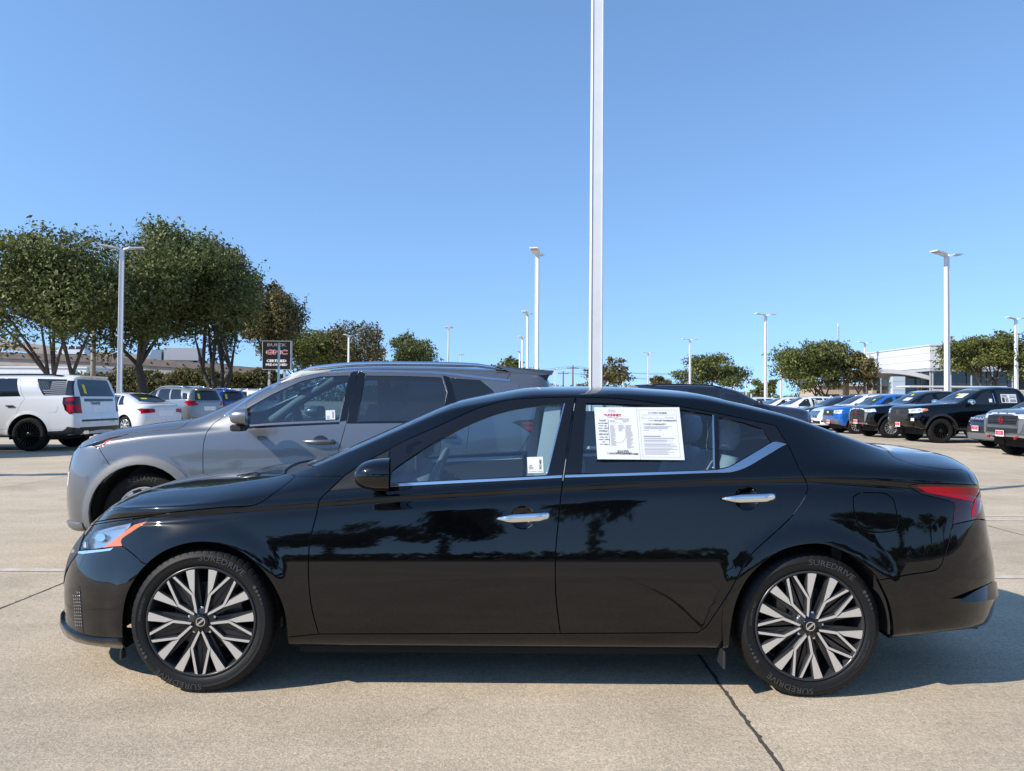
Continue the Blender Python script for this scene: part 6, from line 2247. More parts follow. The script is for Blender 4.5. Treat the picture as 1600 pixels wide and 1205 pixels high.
# cabin
mb = MB()
mb.box((.5, 0, .5), (2.6, 1.5, .06), 0)
mb.box((-.75, 0, 1.02), (.3, 1.45, .16), 0, .05)
mb.box((1.95, 0, 1.0), (.04, 1.4, .7), 0)
for sg in (-1, 1):
    mb.box((.0, sg * .80, .85), (2.0, .04, .5), 0)
mb.build('cabin_floor', [M['trim_dark']], suv)
for y in (-.38, .38):
    mb = MB()
    mb.box((.10, y, .72), (.5, .5, .14), 0, .05)
    mb.prism([(.28, .7), (.42, .7), (.62, 1.3), (.50, 1.32)], y - .24, y + .24)
    mb.box((.60, y, 1.42), (.1, .26, .18), 0, .04)
    mb.build('front_seat', [pr('charcoal seat cloth', (.06, .062, .066), .85)], suv)
mb = MB()
mb.prism([(1.1, .7), (1.22, .7), (1.40, 1.3), (1.3, 1.32)], -.65, .65)
mb.build('rear_seat', [M['trim_dark']], suv)
mb = MB()
c = Vector((-.32, -.38, 1.05))
mb.tube([c + Vector((.07 * math.sin(t), .185 * math.cos(t), .17 * math.sin(t))) for t in np.linspace(0, 2 * math.pi, 25)], .017, 8, 0, cap=False)
mb.build('steering_wheel', [M['seat']], suv)
for sg in (-1, 1):
    mb = MB()
    mb.tube([(-.86, sg * .70, 1.08), (-.5, sg * .66, 1.34), (-.10, sg * .585, 1.575), (.3, sg * .57, 1.60)], [.045, .042, .04, .03], 8, 0)
    mb.build('pillar_lining', [M['trim_light']], suv)
mb = MB()
mb.box((-.32, .0, 1.47), (.03, .22, .07), 0, .012)
mb.build('rear_view_mirror', [M['trim_dark']], suv)
# ------------------------------------------------------------------ body types
def scaled(sp, kx_, ky_, kz_):
    """the same body type in another size"""
    o = dict(sp)
    for k in ('zb', 'belt', 'top'): o[k] = [(x * kx_, z * kz_) for x, z in sp[k]]
    for k in ('xf', 'xr'): o[k] = [(z * kz_, x * kx_) for z, x in sp[k]]
    o['x'] = tuple(v * kx_ for v in sp['x']); o['wx'] = tuple(v * kx_ for v in sp['wx'])
    o['W'] = sp['W'] * ky_
    o['doors'] = [[(x * kx_, z * kz_) for x, z in d] for d in sp.get('doors', ())]
    o['wins'] = [tuple(v * kx_ for v in w_[:4]) + tuple(w_[4:]) for w_ in sp.get('wins', ())]
    for k in ('ws', 'bw'):
        if k in sp: a, b, y, c, d, t = sp[k]; o[k] = (a * kx_, b * kx_, y * ky_, c * kx_, d * kx_, t * ky_)
    if 'rw' in sp: o['rw'] = [(y * ky_, z * kz_) for y, z in sp['rw']]
    def pl(L):
        out = []
        for nm, kind, pts, mat, lift in L:
            f = (kx_, kz_) if kind == 'side' else (ky_, kz_) if kind in ('front', 'rear') else (kx_, ky_)
            out.append((nm, kind, [(p[0] * f[0], p[1] * f[1]) for p in pts], mat, lift))
        return out
    for k in ('plates', 'mid'): o[k] = pl(sp.get(k, ()))
    o['handles'] = [(x * kx_, z * kz_) for x, z in sp.get('handles', ())]
    if 'mirror' in sp: m_ = sp['mirror']; o['mirror'] = (m_[0] * kx_, m_[1] * kz_, m_[2], m_[3])
    if sp.get('rails'): r = sp['rails']; o['rails'] = (r[0] * kx_, r[1] * kx_, r[2] * ky_, r[3])
    if sp.get('fin'): o['fin'] = sp['fin'] * kx_
    if sp.get('spoiler'): q = sp['spoiler']; o['spoiler'] = (q[0] * kx_, q[1] * kz_, q[2] * ky_, q[3])
    return o


CUV = dict(W=.92, x=(-2.28, 2.30), wx=(-1.35, 1.35), R=.355, rim_r=.235, paint='white_paint',
    zb=[(-2.28, .24), (-2.0, .23), (1.5, .235), (2.30, .32)],
    belt=[(-2.28, .80), (-2.05, .90), (-1.6, 1.0), (-1.1, 1.05), (-.8, 1.06), (.3, 1.10), (1.2, 1.15), (1.9, 1.18), (2.3, 1.15)],
    top=[(-2.28, .87), (-2.05, .98), (-1.6, 1.085), (-1.1, 1.15), (-.85, 1.25), (-.35, 1.52), (-.05, 1.63), (.4, 1.70), (1.1, 1.69), (1.8, 1.64), (2.2, 1.58), (2.3, 1.56)],
    xf=[(.24, .05), (.45, 0), (.7, .02), (.85, .08), (.98, .18)], xr=[(.3, -.05), (.55, 0), (.9, -.02), (1.1, -.05), (1.3, -.18), (1.6, -.34)],
    doors=[[(-.92, .34), (-.96, .7), (-.92, 1.04), (-.80, 1.2), (-.30, 1.47), (.15, 1.58), (.24, 1.0), (.22, .34)], [(.24, .34), (.26, 1.0), (.17, 1.58), (.75, 1.58), (1.02, 1.12), (.98, .85), (.84, .40)]],
    wins=[(-.70, -.12, .17, .10), (.30, .24, .98, .84), (1.06, .92, 1.70, 1.42, .04, .78)],
    ws=(-1.02, -.86, .64, -.10, -.18, .52), rw=[(.64, 1.16), (.60, 1.32), (.52, 1.52)],
    plates=[('headlight', 'front', [(.50, .80), (.84, .83), (.86, .94), (.52, .88)], 'lamp_white', .004), ('headlight_end', 'side', [(-2.06, .80), (-1.82, .88), (-1.84, .93), (-2.08, .89)], 'lamp_white', .004),
            ('tail_light', 'rear', [(.52, .98), (.88, .95), (.90, 1.14), (.66, 1.10)], 'red_lens', .006), ('tail_light_end', 'side', [(1.82, 1.08), (2.12, .94), (2.2, 1.13), (2.05, 1.16)], 'red_lens', .006),
            ('rear_side_cover', 'side', [(1.74, 1.20), (2.0, 1.19), (1.92, 1.40), (1.62, 1.44)], 'dark_window', .003)],
    mid=[('grille', 'front', [(0, .50), (.46, .52), (.58, .80), (0, .80)], 'gloss_black', .006), ('lower_grille', 'front', [(0, .30), (.62, .30), (.66, .42), (0, .42)], 'plastic', .006),
         ('number_plate_recess', 'rear', [(0, .78), (.28, .78), (.30, .93), (0, .93)], 'white_plate', .004), ('rear_valance', 'rear', [(0, .36), (.74, .36), (.78, .52), (0, .52)], 'plastic', .006)],
    clad=(.06, 'plastic'), sill=(.12, 'plastic'), handles=[(.02, .95), (.84, 1.0)], mirror=(-.62, 1.06, 1.0, 'white_paint'), rails=(-.1, 1.5, .55, 'satin_chrome'), fin=1.6, spoiler=(2.02, 1.62, .52, .10), spokes=5)
SEDAN = dict(W=.925, x=(-2.38, 2.45), wx=(-1.39, 1.39), R=.335, rim_r=.225, paint='white_paint', ar=.55, nr=2.8,
    zb=[(-2.38, .20), (-2.0, .19), (1.5, .19), (2.45, .28)],
    belt=[(-2.38, .62), (-2.1, .74), (-1.6, .84), (-1.0, .92), (-.6, .94), (.6, .97), (1.4, 1.0), (2.0, .99), (2.45, .93)],
    top=[(-2.38, .69), (-2.1, .83), (-1.6, .94), (-1.05, 1.01), (-.85, 1.07), (-.25, 1.35), (.1, 1.45), (.6, 1.47), (1.0, 1.43), (1.5, 1.27), (1.85, 1.11), (2.2, 1.08), (2.45, 1.03)],
    xf=[(.2, .02), (.4, 0), (.6, .04), (.75, .16), (.85, .26)], xr=[(.28, -.05), (.5, 0), (.75, -.03), (.95, -.06), (1.06, -.12)],
    doors=[[(-.95, .28), (-1.0, .6), (-.93, .92), (-.85, 1.0), (-.3, 1.28), (.15, 1.36), (.23, .95), (.2, .28)], [(.22, .28), (.25, .95), (.17, 1.36), (.85, 1.32), (1.3, 1.08), (1.2, .8), (.92, .40)]],
    wins=[(-.72, -.10, .16, .10), (.29, .22, .96, .88), (1.0, .93, 1.28, 1.06)],
    ws=(-1.05, -.92, .68, -.10, -.2, .53), bw=(1.88, 1.72, .57, 1.0, 1.06, .48),
    plates=[('headlight', 'front', [(.48, .62), (.80, .64), (.78, .74), (.50, .69)], 'lamp_white', .004), ('headlight_end', 'side', [(-2.22, .62), (-1.9, .72), (-1.85, .79), (-2.2, .70)], 'lamp_white', .004),
            ('tail_light', 'rear', [(.45, .78), (.86, .74), (.86, .92), (.45, .90)], 'red_lens', .006), ('tail_light_end', 'side', [(1.98, .90), (2.25, .75), (2.36, .76), (2.36, .91)], 'red_lens', .006)],
    mid=[('grille', 'front', [(0, .52), (.5, .52), (.5, .66), (0, .66)], 'gloss_black', .006), ('number_plate_recess', 'rear', [(0, .66), (.30, .66), (.32, .84), (0, .84)], 'white_plate', .004)],
    handles=[(.03, .86), (.95, .89)], mirror=(-.62, .96, .95, 'white_paint'), spokes=8, flare=.012, twin=False)
PICKUP = dict(W=.96, x=(-2.50, 2.85), wx=(-1.62, 1.62), R=.40, rim_r=.24, paint='black_paint', nf=4.5, af=.55, nr=5, ar=.4, arch=.475, tyre_w=.27, hoodw=(.90, .80, .6, .3), tumble=(.90, .77, .60, .32),
    zb=[(-2.5, .52), (-2.2, .42), (-1.0, .40), (1.0, .40), (2.2, .48), (2.85, .52)],
    belt=[(-2.5, 1.06), (-2.3, 1.12), (-1.6, 1.17), (-1.0, 1.20), (.9, 1.23), (1.2, 1.22), (2.85, 1.22)],
    top=[(-2.5, 1.13), (-2.3, 1.20), (-1.6, 1.27), (-1.02, 1.30), (-.8, 1.38), (-.3, 1.68), (0, 1.79), (.4, 1.84), (.9, 1.83), (1.1, 1.78), (1.22, 1.30), (1.3, 1.27), (2.85, 1.27)],
    xf=[(.45, .10), (.60, 0), (.85, 0), (1.05, .03), (1.2, .10)], xr=[(.5, 0), (1.2, 0), (1.3, -.02)],
    doors=[[(-1.02, .50), (-1.02, 1.0), (-.97, 1.24), (-.85, 1.32), (-.33, 1.62), (.10, 1.72), (.14, 1.1), (.14, .50)], [(.17, .50), (.17, 1.1), (.13, 1.72), (.90, 1.72), (1.08, 1.2), (1.05, .85), (.98, .60)]],
    wins=[(-.78, -.18, .09, .05), (.22, .20, .98, .86)],
    ws=(-1.0, -.93, .72, -.08, -.14, .60), rw=[],
    plates=[('headlight', 'front', [(.60, .98), (.88, .98), (.90, 1.10), (.60, 1.09)], 'lamp_white', .006), ('headlight_end', 'side', [(-2.46, .98), (-2.18, 1.0), (-2.22, 1.11), (-2.45, 1.09)], 'lamp_white', .006),
            ('fog_lamp', 'front', [(.66, .66), (.84, .66), (.84, .74), (.66, .74)], 'lamp_white', .006)],
    mid=[('grille', 'front', [(0, .80), (.56, .80), (.58, 1.08), (0, 1.08)], 'plastic', .010), ('bumper_bar', 'front', [(0, .50), (.80, .52), (.84, .62), (0, .60)], 'plastic', .02)],
    clad=(.07, 'plastic'), sill=(.10, 'plastic'), handles=[(.0, 1.08), (.85, 1.1)], handle_mat='plastic', mirror=(-.72, 1.28, 1.15, 'black_paint'), spokes=6, rw_=0)
PICKUP.pop('rw')
BIGSUV = dict(W=1.03, x=(-2.56, 2.80), wx=(-1.535, 1.535), R=.42, rim_r=.30, paint='white_paint', nr=5, ar=.34, nf=3.2, tumble=(.92, .80, .64, .33), arch=.50, tyre_w=.29, flare=.02,
    zb=[(-2.56, .33), (-2.2, .32), (1.4, .34), (2.0, .34), (2.80, .40)],
    belt=[(-2.56, 1.08), (-2.2, 1.16), (-1.0, 1.24), (.6, 1.30), (1.6, 1.33), (2.4, 1.35), (2.8, 1.35)],
    top=[(-2.56, 1.15), (-2.2, 1.24), (-1.3, 1.34), (-1.0, 1.42), (-.4, 1.76), (0, 1.87), (.6, 1.92), (1.6, 1.93), (2.4, 1.91), (2.8, 1.87)],
    xf=[(.35, .06), (.6, 0), (1.1, .04)], xr=[(.4, -.06), (.62, 0), (.85, -.02), (1.0, -.06), (1.35, -.10), (1.6, -.22), (1.9, -.32)],
    doors=[[(-1.05, .45), (-1.05, 1.2), (-.4, 1.66), (.1, 1.78), (.14, 1.2), (.14, .45)], [(.17, .45), (.17, 1.2), (.13, 1.78), (1.2, 1.80), (1.42, 1.30), (1.25, .95), (.98, .55)]],
    wins=[(-.8, -.25, .08, .05), (.23, .2, 1.30, 1.12), (1.88, 1.62, 2.44, 2.36, .045, .78)],
    ws=(-1.15, -1.0, .75, -.1, -.2, .65), rw=[(.78, 1.37), (.74, 1.55), (.66, 1.80)],
    plates=[('tail_light', 'side', [(2.36, 1.34), (2.62, 1.37), (2.66, .95), (2.55, .93), (2.44, 1.02), (2.36, 1.2)], 'dark_red_lens', .008), ('tail_light_lens', 'side', [(2.46, 1.16), (2.64, 1.16), (2.64, .97), (2.56, .96), (2.48, 1.03)], 'red_lens', .012),
            ('tail_light_bar', 'side', [(2.44, 1.32), (2.62, 1.34), (2.62, 1.26), (2.45, 1.24)], 'red_lens', .012), ('tail_light_face', 'rear', [(.80, .95), (.99, .95), (.99, 1.36), (.82, 1.36)], 'dark_red_lens', .008), ('tail_light_lens', 'rear', [(.82, .97), (.97, .97), (.97, 1.16), (.82, 1.16)], 'red_lens', .012),
            ('rear_pillar_cover', 'side', [(2.44, 1.39), (2.62, 1.38), (2.54, 1.75), (2.38, 1.76)], 'dark_window', .004), ('bumper_valance', 'side', [(2.0, .36), (2.70, .42), (2.75, .58), (2.5, .62), (2.38, .52), (2.02, .50)], 'plastic', .008)],
    mid=[('badge_bar', 'rear', [(0, 1.24), (.66, 1.24), (.66, 1.31), (0, 1.31)], 'gloss_black', .006), ('number_plate_recess', 'rear', [(0, .96), (.32, .96), (.34, 1.13), (0, 1.13)], 'white_plate', .004),
         ('bumper_step', 'rear', [(0, .74), (.84, .74), (.84, .79), (0, .79)], 'plastic', .006), ('rear_valance', 'rear', [(0, .42), (.86, .42), (.9, .60), (0, .60)], 'plastic', .008), ('grille', 'front', [(0, .75), (.7, .75), (.7, 1.05), (0, 1.05)], 'gloss_black', .006)],
    handles=[(-.02, 1.10), (1.08, 1.12)], handle_mat='gloss_black', mirror=(-.85, 1.32, 1.2, 'white_paint'), rails=(.1, 2.2, .72, 'gloss_black'), spoiler=(2.42, 1.92, .70, .16), spokes=11, rim='rim_black')

# fuel doors, exhausts, cards and plates
GR = 'vehicles for sale across the lot'
PRINT_GUIDE = [(-.9, .35, -.2, .8, 'ink_grey'), (-.9, -.85, -.55, .2, 'ink'), (-.45, -.8, -.1, .2, 'ink_grey'), (.1, .55, .9, .7, 'ink_grey'), (.1, .1, .9, .4, 'ink_grey'), (.1, -.8, .9, -.2, 'ink_grey')]


def dealer_plate(car, w_=.31, z=None, y=0.0, off=.03):
    """red front plate in a white frame"""
    z = z or .55
    ij = car.sk.front([(max(.003, y), z)])[0]
    p, n = car.pt(ij, off)
    n = Vector((-1, 0, 0)); rt, up = Vector((0, -1, 0)), Vector((0, 0, 1))
    p = Vector((p.x - off, 0, z))
    mb = MB()
    mb.box((p.x + .004, 0, z), (.006, .31, .155), 0)
    fr = mb.build('plate_frame', [M['white_plate']], car.root)
    mb = MB()
    mb.box((p.x, 0, z + .012), (.006, .28, .10), 0)
    rp2 = mb.build('dealer_plate', [M['red_plate']], fr)
    mb = MB()
    mb.add([(p.x - .0045, .10 * math.cos(t), z + .014 + .030 * math.sin(t)) for t in np.linspace(0, 2 * math.pi, 17)[:-1]], [tuple(range(16))], 0)
    mb.build('plate_emblem', [pr('pink plate emblem', (.62, .16, .22), .4)], fr)


def letters_on(car, text, size, where, mat, off=.006, sx=1.0, name='lettering'):
    p, n = car.pt(where, off)
    nh = Vector((n.x, n.y, 0)).normalized(); up = Vector((0, 0, 1)); rt = up.cross(nh)
    return frame_text(text, size, p, rt, up, nh, M[mat], car.root, name, .003, size * .03, sx)


# ---- left side of the lot
def white_truck_suv():
    c = Car('white_suv', BIGSUV, (-13.43, 19.23, 0), 0, 'big white SUV on black wheels, flag decal over its rear side window', 'suv', GR, (200, 80))
    s = c.sk
    fl = c.plate('fuel_door', s.side([tuple(q) for q in catmull([(2.02, .98), (2.22, .98), (2.24, 1.14), (2.04, 1.15), (2.02, .98)], .03)[:-1]]), M['white_paint'], .004)
    # grey flag on the quarter glass
    def q(x, z): return (x, z)
    for k in range(7):
        z0 = 1.405 + k * .05
        x0 = 1.90 - (z0 - 1.40) * .62
        xs = max(x0, 2.02 if z0 > 1.53 else x0)
        if xs > 2.40: continue
        c.plate('flag_stripe', s.side([(x, z0 + .006 * math.sin(x * 9)) for x in np.linspace(xs, 2.41, 7)] + [(x, z0 + .024 + .006 * math.sin(x * 9)) for x in np.linspace(2.41, xs, 7)]), M['ink_grey'], .006, both_=False)
    mb = MB()
    for r_ in range(6):
        for k in range(7):
            z = 1.565 + r_ * .032; x = 1.80 - (z - 1.40) * .5 + k * .042 + (r_ % 2) * .02
            p, n = c.pt(s.side([(x, z)])[0], .008)
            mb.add([p + Vector((.010 * math.cos(t), 0, .010 * math.sin(t))) for t in np.linspace(0, 2 * math.pi, 7)[:-1]], [tuple(range(6))], 0)
    tag(mb.build('flag_stars', [M['ink_grey']], c.root, fix=False), kind='stuff')
    c.card('price_card', s.rear([(.52, 1.55)])[0], .10, .26, 'yellow_card', .012, math.radians(12))
    letters_on(c, 'TAHOE', .10, (s.Ns - 1.6, s.rear([(.002, 1.19)])[0][1]), 'ink', .01, 1.3)
    for y in (-.62, -.72):
        mb = MB(); mb.tube([(2.5, y, .46), (2.78, y, .47)], .05, 12, 0); mb.build('exhaust', [M['chrome']], c.root)
    return c
white_truck_suv()

sp = scaled(SEDAN, 1, 1, 1.04)
c = Car('white_sedan', dict(sp, rim='rim_silver'), (-14.7, 27.83, 0), math.radians(-25), 'white sedan with red tail lights between the white SUV and the silver one', 'car', GR, (150, 64))
c.card('price_card', c.sk.top([(1.55, .25)])[0], .22, .10, 'yellow_card', .012)

sp = dict(scaled(CUV, 1.0, 1.0, 1.07), paint='silver_paint', mirror=(-.62, 1.06, 1.0, 'silver_paint'))
c = Car('silver_suv', sp, (-14.25, 30.83, 0), math.radians(-25), 'silver SUV with a pointed red tail light behind the white sedan', 'suv', GR, (150, 64))
c.card('price_card', c.sk.rear([(.42, 1.40)])[0], .10, .24, 'yellow_card', .012, math.radians(10))
sp = dict(scaled(CUV, 1.0, 1.0, 1.05), paint='navy_paint', mirror=(-.62, 1.06, 1.0, 'navy_paint'))
sp['plates'] = [p for p in sp['plates']]
c = Car('blue_suv', sp, (-14.35, 33.95, 0), math.radians(-25), 'bright blue SUV behind the silver SUV, yellow card in its rear window', 'suv', GR, (150, 64))
c.card('price_card', c.sk.rear([(.42, 1.40)])[0], .10, .24, 'yellow_card', .012, math.radians(10))
c = Car('white_suv', scaled(CUV, 1.0, 1.0, 1.06), (-13.9, 37.2, 0), math.radians(-25), 'white SUV peeking out beyond the blue one', 'suv', GR, (130, 60))
Car('grey_suv', dict(scaled(BIGSUV, .95, .95, .93), paint='slate_paint', rim='rim_black'), (-14.75, 16.62, 0), 0, 'grey SUV of which only the tail shows at the photo edge', 'suv', GR, (140, 60))

# ---- the dark one whose roof shows over the sedan
Car('dark_blue_suv', dict(scaled(BIGSUV, .98, .96, .955), paint='dark_paint', rim='rim_black', mirror=(-.85, 1.30, 1.1, 'dark_paint')), (6.0, 21.5, 0), math.pi, 'dark blue SUV whose roof shows above the black sedan', 'suv', GR, (140, 60))

# ---- right side of the lot: the row facing the aisle
def frontier(name, loc, paint_, label, res=(170, 70)):
    sp = dict(PICKUP, paint=paint_, mirror=(-.72, 1.26, 1.1, paint_))
    sp['plates'] = list(PICKUP['plates']) + [('bumper_corner', 'front', [(.66, .60), (.90, .62), (.93, .98), (.80, .98), (.72, .80)], 'slate_paint' if paint_ == 'slate_paint' else 'gloss_black', .010),
                                             ('bumper_post', 'front', [(.60, .62), (.66, .62), (.78, .95), (.62, .95)], 'grey_plastic', .014)]
    sp['mid'] = [('grille', 'front', [(0, .82), (.55, .82), (.57, 1.06), (0, 1.06)], 'plastic', .008), ('lower_grille', 'front', [(0, .62), (.56, .62), (.58, .74), (0, .74)], 'plastic', .008),
                 ('skid_plate', 'front', [(0, .47), (.62, .49), (.74, .57), (0, .56)], 'rim_silver', .02)]
    c = Car(name, sp, loc, 0, label, 'pickup', GR, res)
    s = c.sk
    for k in (-1, 0, 1):       # the three slots over the grille
        yy = [abs(k * .33 - .12), abs(k * .33 + .12)]
        if k == 0: c.plate('hood_slot', [(0.0, s.front([(.003, 1.085)])[0][1])] + s.front([(.12, 1.085), (.12, 1.115)]) + [(0.0, s.front([(.003, 1.115)])[0][1])], M['lamp_white'], .02, sym=True)
        elif k == 1: c.plate('hood_slot', s.front([(.20, 1.085), (.44, 1.085), (.44, 1.115), (.20, 1.115)]), M['lamp_white'], .02)
    # ribs and red emblem of the grille
    for z in (.86, .90, .98, 1.02):
        c.plate('grille_rib', [(0.0, s.front([(.003, z)])[0][1])] + s.front([(.54, z), (.54, z + .016)]) + [(0.0, s.front([(.003, z + .016)])[0][1])], M['gloss_black'], .016, sym=True)
    x = s.P[0, int(s.front([(.003, .94)])[0][1]), 0] - .03
    mb = MB()
    for a0, a1 in ((10, 170), (190, 350)):
        V = []
        for a in np.radians(np.linspace(a0, a1, 12)):
            for r_ in (.062, .082): V.append((x, r_ * math.cos(a), .94 + r_ * math.sin(a)))
        mb.add(V, [(2 * i, 2 * i + 1, 2 * i + 3, 2 * i + 2) for i in range(11)], 0)
    mb.box((x, 0, .94), (.008, .19, .024), 0)
    mb.build('emblem', [M['red_lens']], c.root)
    dealer_plate(c, z=.60)
    for y in (.52,):
        mb = MB(); mb.tube([(x - .01, -y, .50), (x + .05, -y, .50)], .035, 8, 0); mb.tube([(x - .01, y, .50), (x + .05, y, .50)], .035, 8, 0); mb.build('tow_hook', [M['red_lens']], c.root)
    return c


frontier('slate_pickup', (15.0, 18.9, 0), 'slate_paint', 'slate blue pickup with a red grille emblem, cut off by the right edge')
c = frontier('black_pickup', (16.03, 29.05, 0), 'black_paint', 'black pickup with a red grille emblem beside the blue pickup')
c.card('dash_card', c.sk.top([(-.62, .25)])[0], .42, .22, 'paper', .012)
c.card('price_card', c.sk.top([(-.35, .1)])[0], .14, .09, 'yellow_card', .012)

sp = dict(scaled(PICKUP, 1.06, 1.04, 1.055), R=.42, rim_r=.265, arch=.50, rim='rim_black', mirror=(-.76, 1.36, 1.2, 'chrome'), spokes=7)
sp['mid'] = [('grille', 'front', [(0, .80), (.60, .80), (.56, 1.14), (0, 1.14)], 'plastic', .010), ('grille_bar', 'front', [(0, .90), (.60, .90), (.60, .945), (0, .945)], 'ink', .018), ('bumper_bar', 'front', [(0, .54), (.80, .56), (.82, .68), (0, .66)], 'black_paint', .03)]
sp['plates'] = [('headlight', 'front', [(.62, 1.0), (.95, 1.02), (.95, 1.16), (.64, 1.12)], 'lamp_white', .008), ('headlight_end', 'side', [(-2.60, 1.02), (-2.34, 1.04), (-2.36, 1.17), (-2.60, 1.14)], 'lamp_white', .008),
                ('side_reflector', 'side', [(-2.33, 1.06), (-2.15, 1.10), (-2.17, 1.16), (-2.35, 1.14)], 'amber_lens', .008), ('fog_lamp', 'front', [(.74, .74), (.86, .74), (.86, .84), (.74, .84)], 'lamp_white', .008)]
c = Car('black_pickup', sp, (16.15, 25.85, 0), 0, 'black crew cab pickup with a white paper on its rear window and amber corner lamps', 'pickup', GR, (190, 78))
s = c.sk
c.card('window_paper', s.side([(.60, 1.52)])[0], .52, .30, 'paper', .012, 0, PRINT_GUIDE)
c.card('window_tag', s.side([(-.02, 1.45)])[0], .10, .12, 'paper', .012)
c.card('dash_card', s.top([(-.60, .3)])[0], .36, .30, 'paper', .012)
c.card('price_card', s.top([(-.52, -.0)])[0], .16, .10, 'yellow_card', .012)
c.plate('pillar_strip', s.side([(.115, 1.36), (.14, 1.36), (.115, 1.70), (.09, 1.70)]), M['chrome'], .006)
dealer_plate(c, z=.60)
x = s.P[0, int(s.front([(.003, 1.03)])[0][1]), 0] - .03
mb = MB()
for rx, rz_ in ((.10, .065), (.045, .065)):
    V = []
    for a in np.linspace(0, 2 * math.pi, 20)[:-1]:
        for k in (.82, 1): V.append((x, rx * k * math.cos(a), 1.03 + rz_ * k * math.sin(a)))
    mb.add(V, [(2 * i, 2 * i + 1, (2 * i + 3) % 38, (2 * i + 2) % 38) for i in range(19)], 0)
mb.build('emblem', [M['chrome']], c.root)

# blue compact pickup
sp = dict(scaled(PICKUP, .95, .95, .945), paint='blue_paint', R=.365, rim_r=.235, arch=.43, clad=(.03, 'plastic'), mirror=(-.68, 1.2, 1.0, 'plastic'), rim='rim_silver')
sp['zb'] = [(x, z * .82) for x, z in sp['zb']]
sp['plates'] = [('headlight', 'front', [(.50, .88), (.84, .86), (.86, 1.02), (.52, 1.0)], 'lamp_white', .006), ('headlight_end', 'side', [(-2.34, .87), (-2.16, .88), (-2.18, 1.02), (-2.34, 1.0)], 'lamp_white', .006), ('fog_lamp', 'front', [(.64, .48), (.80, .48), (.80, .56), (.64, .56)], 'grey_plastic', .006)]
sp['mid'] = [('grille', 'front', [(0, .78), (.48, .78), (.50, 1.01), (0, 1.01)], 'plastic', .010), ('lower_grille', 'front', [(0, .40), (.74, .42), (.78, .60), (0, .60)], 'grey_plastic', .010)]
c = Car('blue_pickup', sp, (16.2, 32.35, 0), 0, 'bright blue compact pickup in the facing row', 'pickup', GR, (160, 70))
dealer_plate(c, z=.50)
xg = c.sk.P[0, int(c.sk.front([(.003, .93)])[0][1]), 0] - .03
mb = MB(); mb.add([(xg, .115 * math.cos(t), .92 + .05 * math.sin(t)) for t in np.linspace(0, 2 * math.pi, 19)[:-1]], [tuple(range(18))], 0); mb.build('emblem', [M['lamp_white']], c.root)
c.card('price_card', c.sk.top([(-.5, .3)])[0], .12, .12, 'yellow_card', .012)

# white three row crossover with a chrome grille
sp = dict(scaled(CUV, 1.05, 1.03, 1.04), mirror=(-.66, 1.12, 1.1, 'white_paint'))
sp['mid'] = [('grille', 'front', [(0, .58), (.46, .60), (.50, .94), (0, .94)], 'chrome', .010), ('lower_grille', 'front', [(0, .32), (.60, .32), (.64, .46), (0, .46)], 'gloss_black', .006)]
sp['plates'] = [('headlight', 'front', [(.54, .82), (.86, .84), (.88, .96), (.54, .92)], 'lamp_white', .006), ('headlight_end', 'side', [(-2.16, .84), (-1.92, .90), (-1.94, .98), (-2.18, .94)], 'lamp_white', .006), ('bumper_slot', 'front', [(.70, .40), (.90, .44), (.92, .70), (.84, .72), (.80, .52), (.68, .48)], 'gloss_black', .006)]
c = Car('white_suv', sp, (16.85, 35.6, 0), 0, 'white SUV with a chrome grille next to the blue pickup', 'suv', GR, (150, 64))
for k in range(6):
    z = .63 + k * .05
    c.plate('grille_rib', [(0.0, c.sk.front([(.003, z)])[0][1])] + c.sk.front([(.46, z), (.46, z + .014)]) + [(0.0, c.sk.front([(.003, z + .014)])[0][1])], M['liner'], .014, sym=True)
dealer_plate(c, z=.46)
sp = dict(scaled(CUV, 1.02, 1.0, 1.0), paint='dark_paint', mirror=(-.62, 1.06, 1.0, 'dark_paint'))
c = Car('dark_suv', sp, (17.0, 38.6, 0), 0, 'dark blue black SUV between two white ones in the facing row', 'suv', GR, (140, 60))
mb = MB(); xg = c.sk.P[0, int(c.sk.front([(.003, .62)])[0][1]), 0] - .02
mb.box((xg, 0, .80), (.02, .9, .03), 0); mb.build('grille_bar', [M['chrome']], c.root)
c = Car('white_suv', dict(scaled(CUV, 1.0, 1.0, .99), rails=None), (16.3, 41.6, 0), 0, 'white SUV with a paper on its rear side window, beyond the dark SUV', 'suv', GR, (140, 60))
c.card('window_paper', c.sk.side([(.62, 1.32)])[0], .46, .26, 'paper', .014, 0, PRINT_GUIDE)
for k, (y, pa, kind, lab) in enumerate(((44.6, 'white_paint', CUV, 'white car with its nose out, second beyond the dark SUV'), (47.6, 'silver_paint', SEDAN, 'silver car far down the facing row, before the last white ones'), (50.6, 'white_paint', CUV, 'white car, next to last visible down the facing row'), (53.8, 'white_paint', SEDAN, 'last white car visible down the facing row'))):
    Car('parked_car', dict(scaled(kind, .98, .98, .97), paint=pa, mirror=(-.62, 1.0, 1.0, pa), rails=None), (16.2, y, 0), 0, lab, 'car', GR, (110, 50))

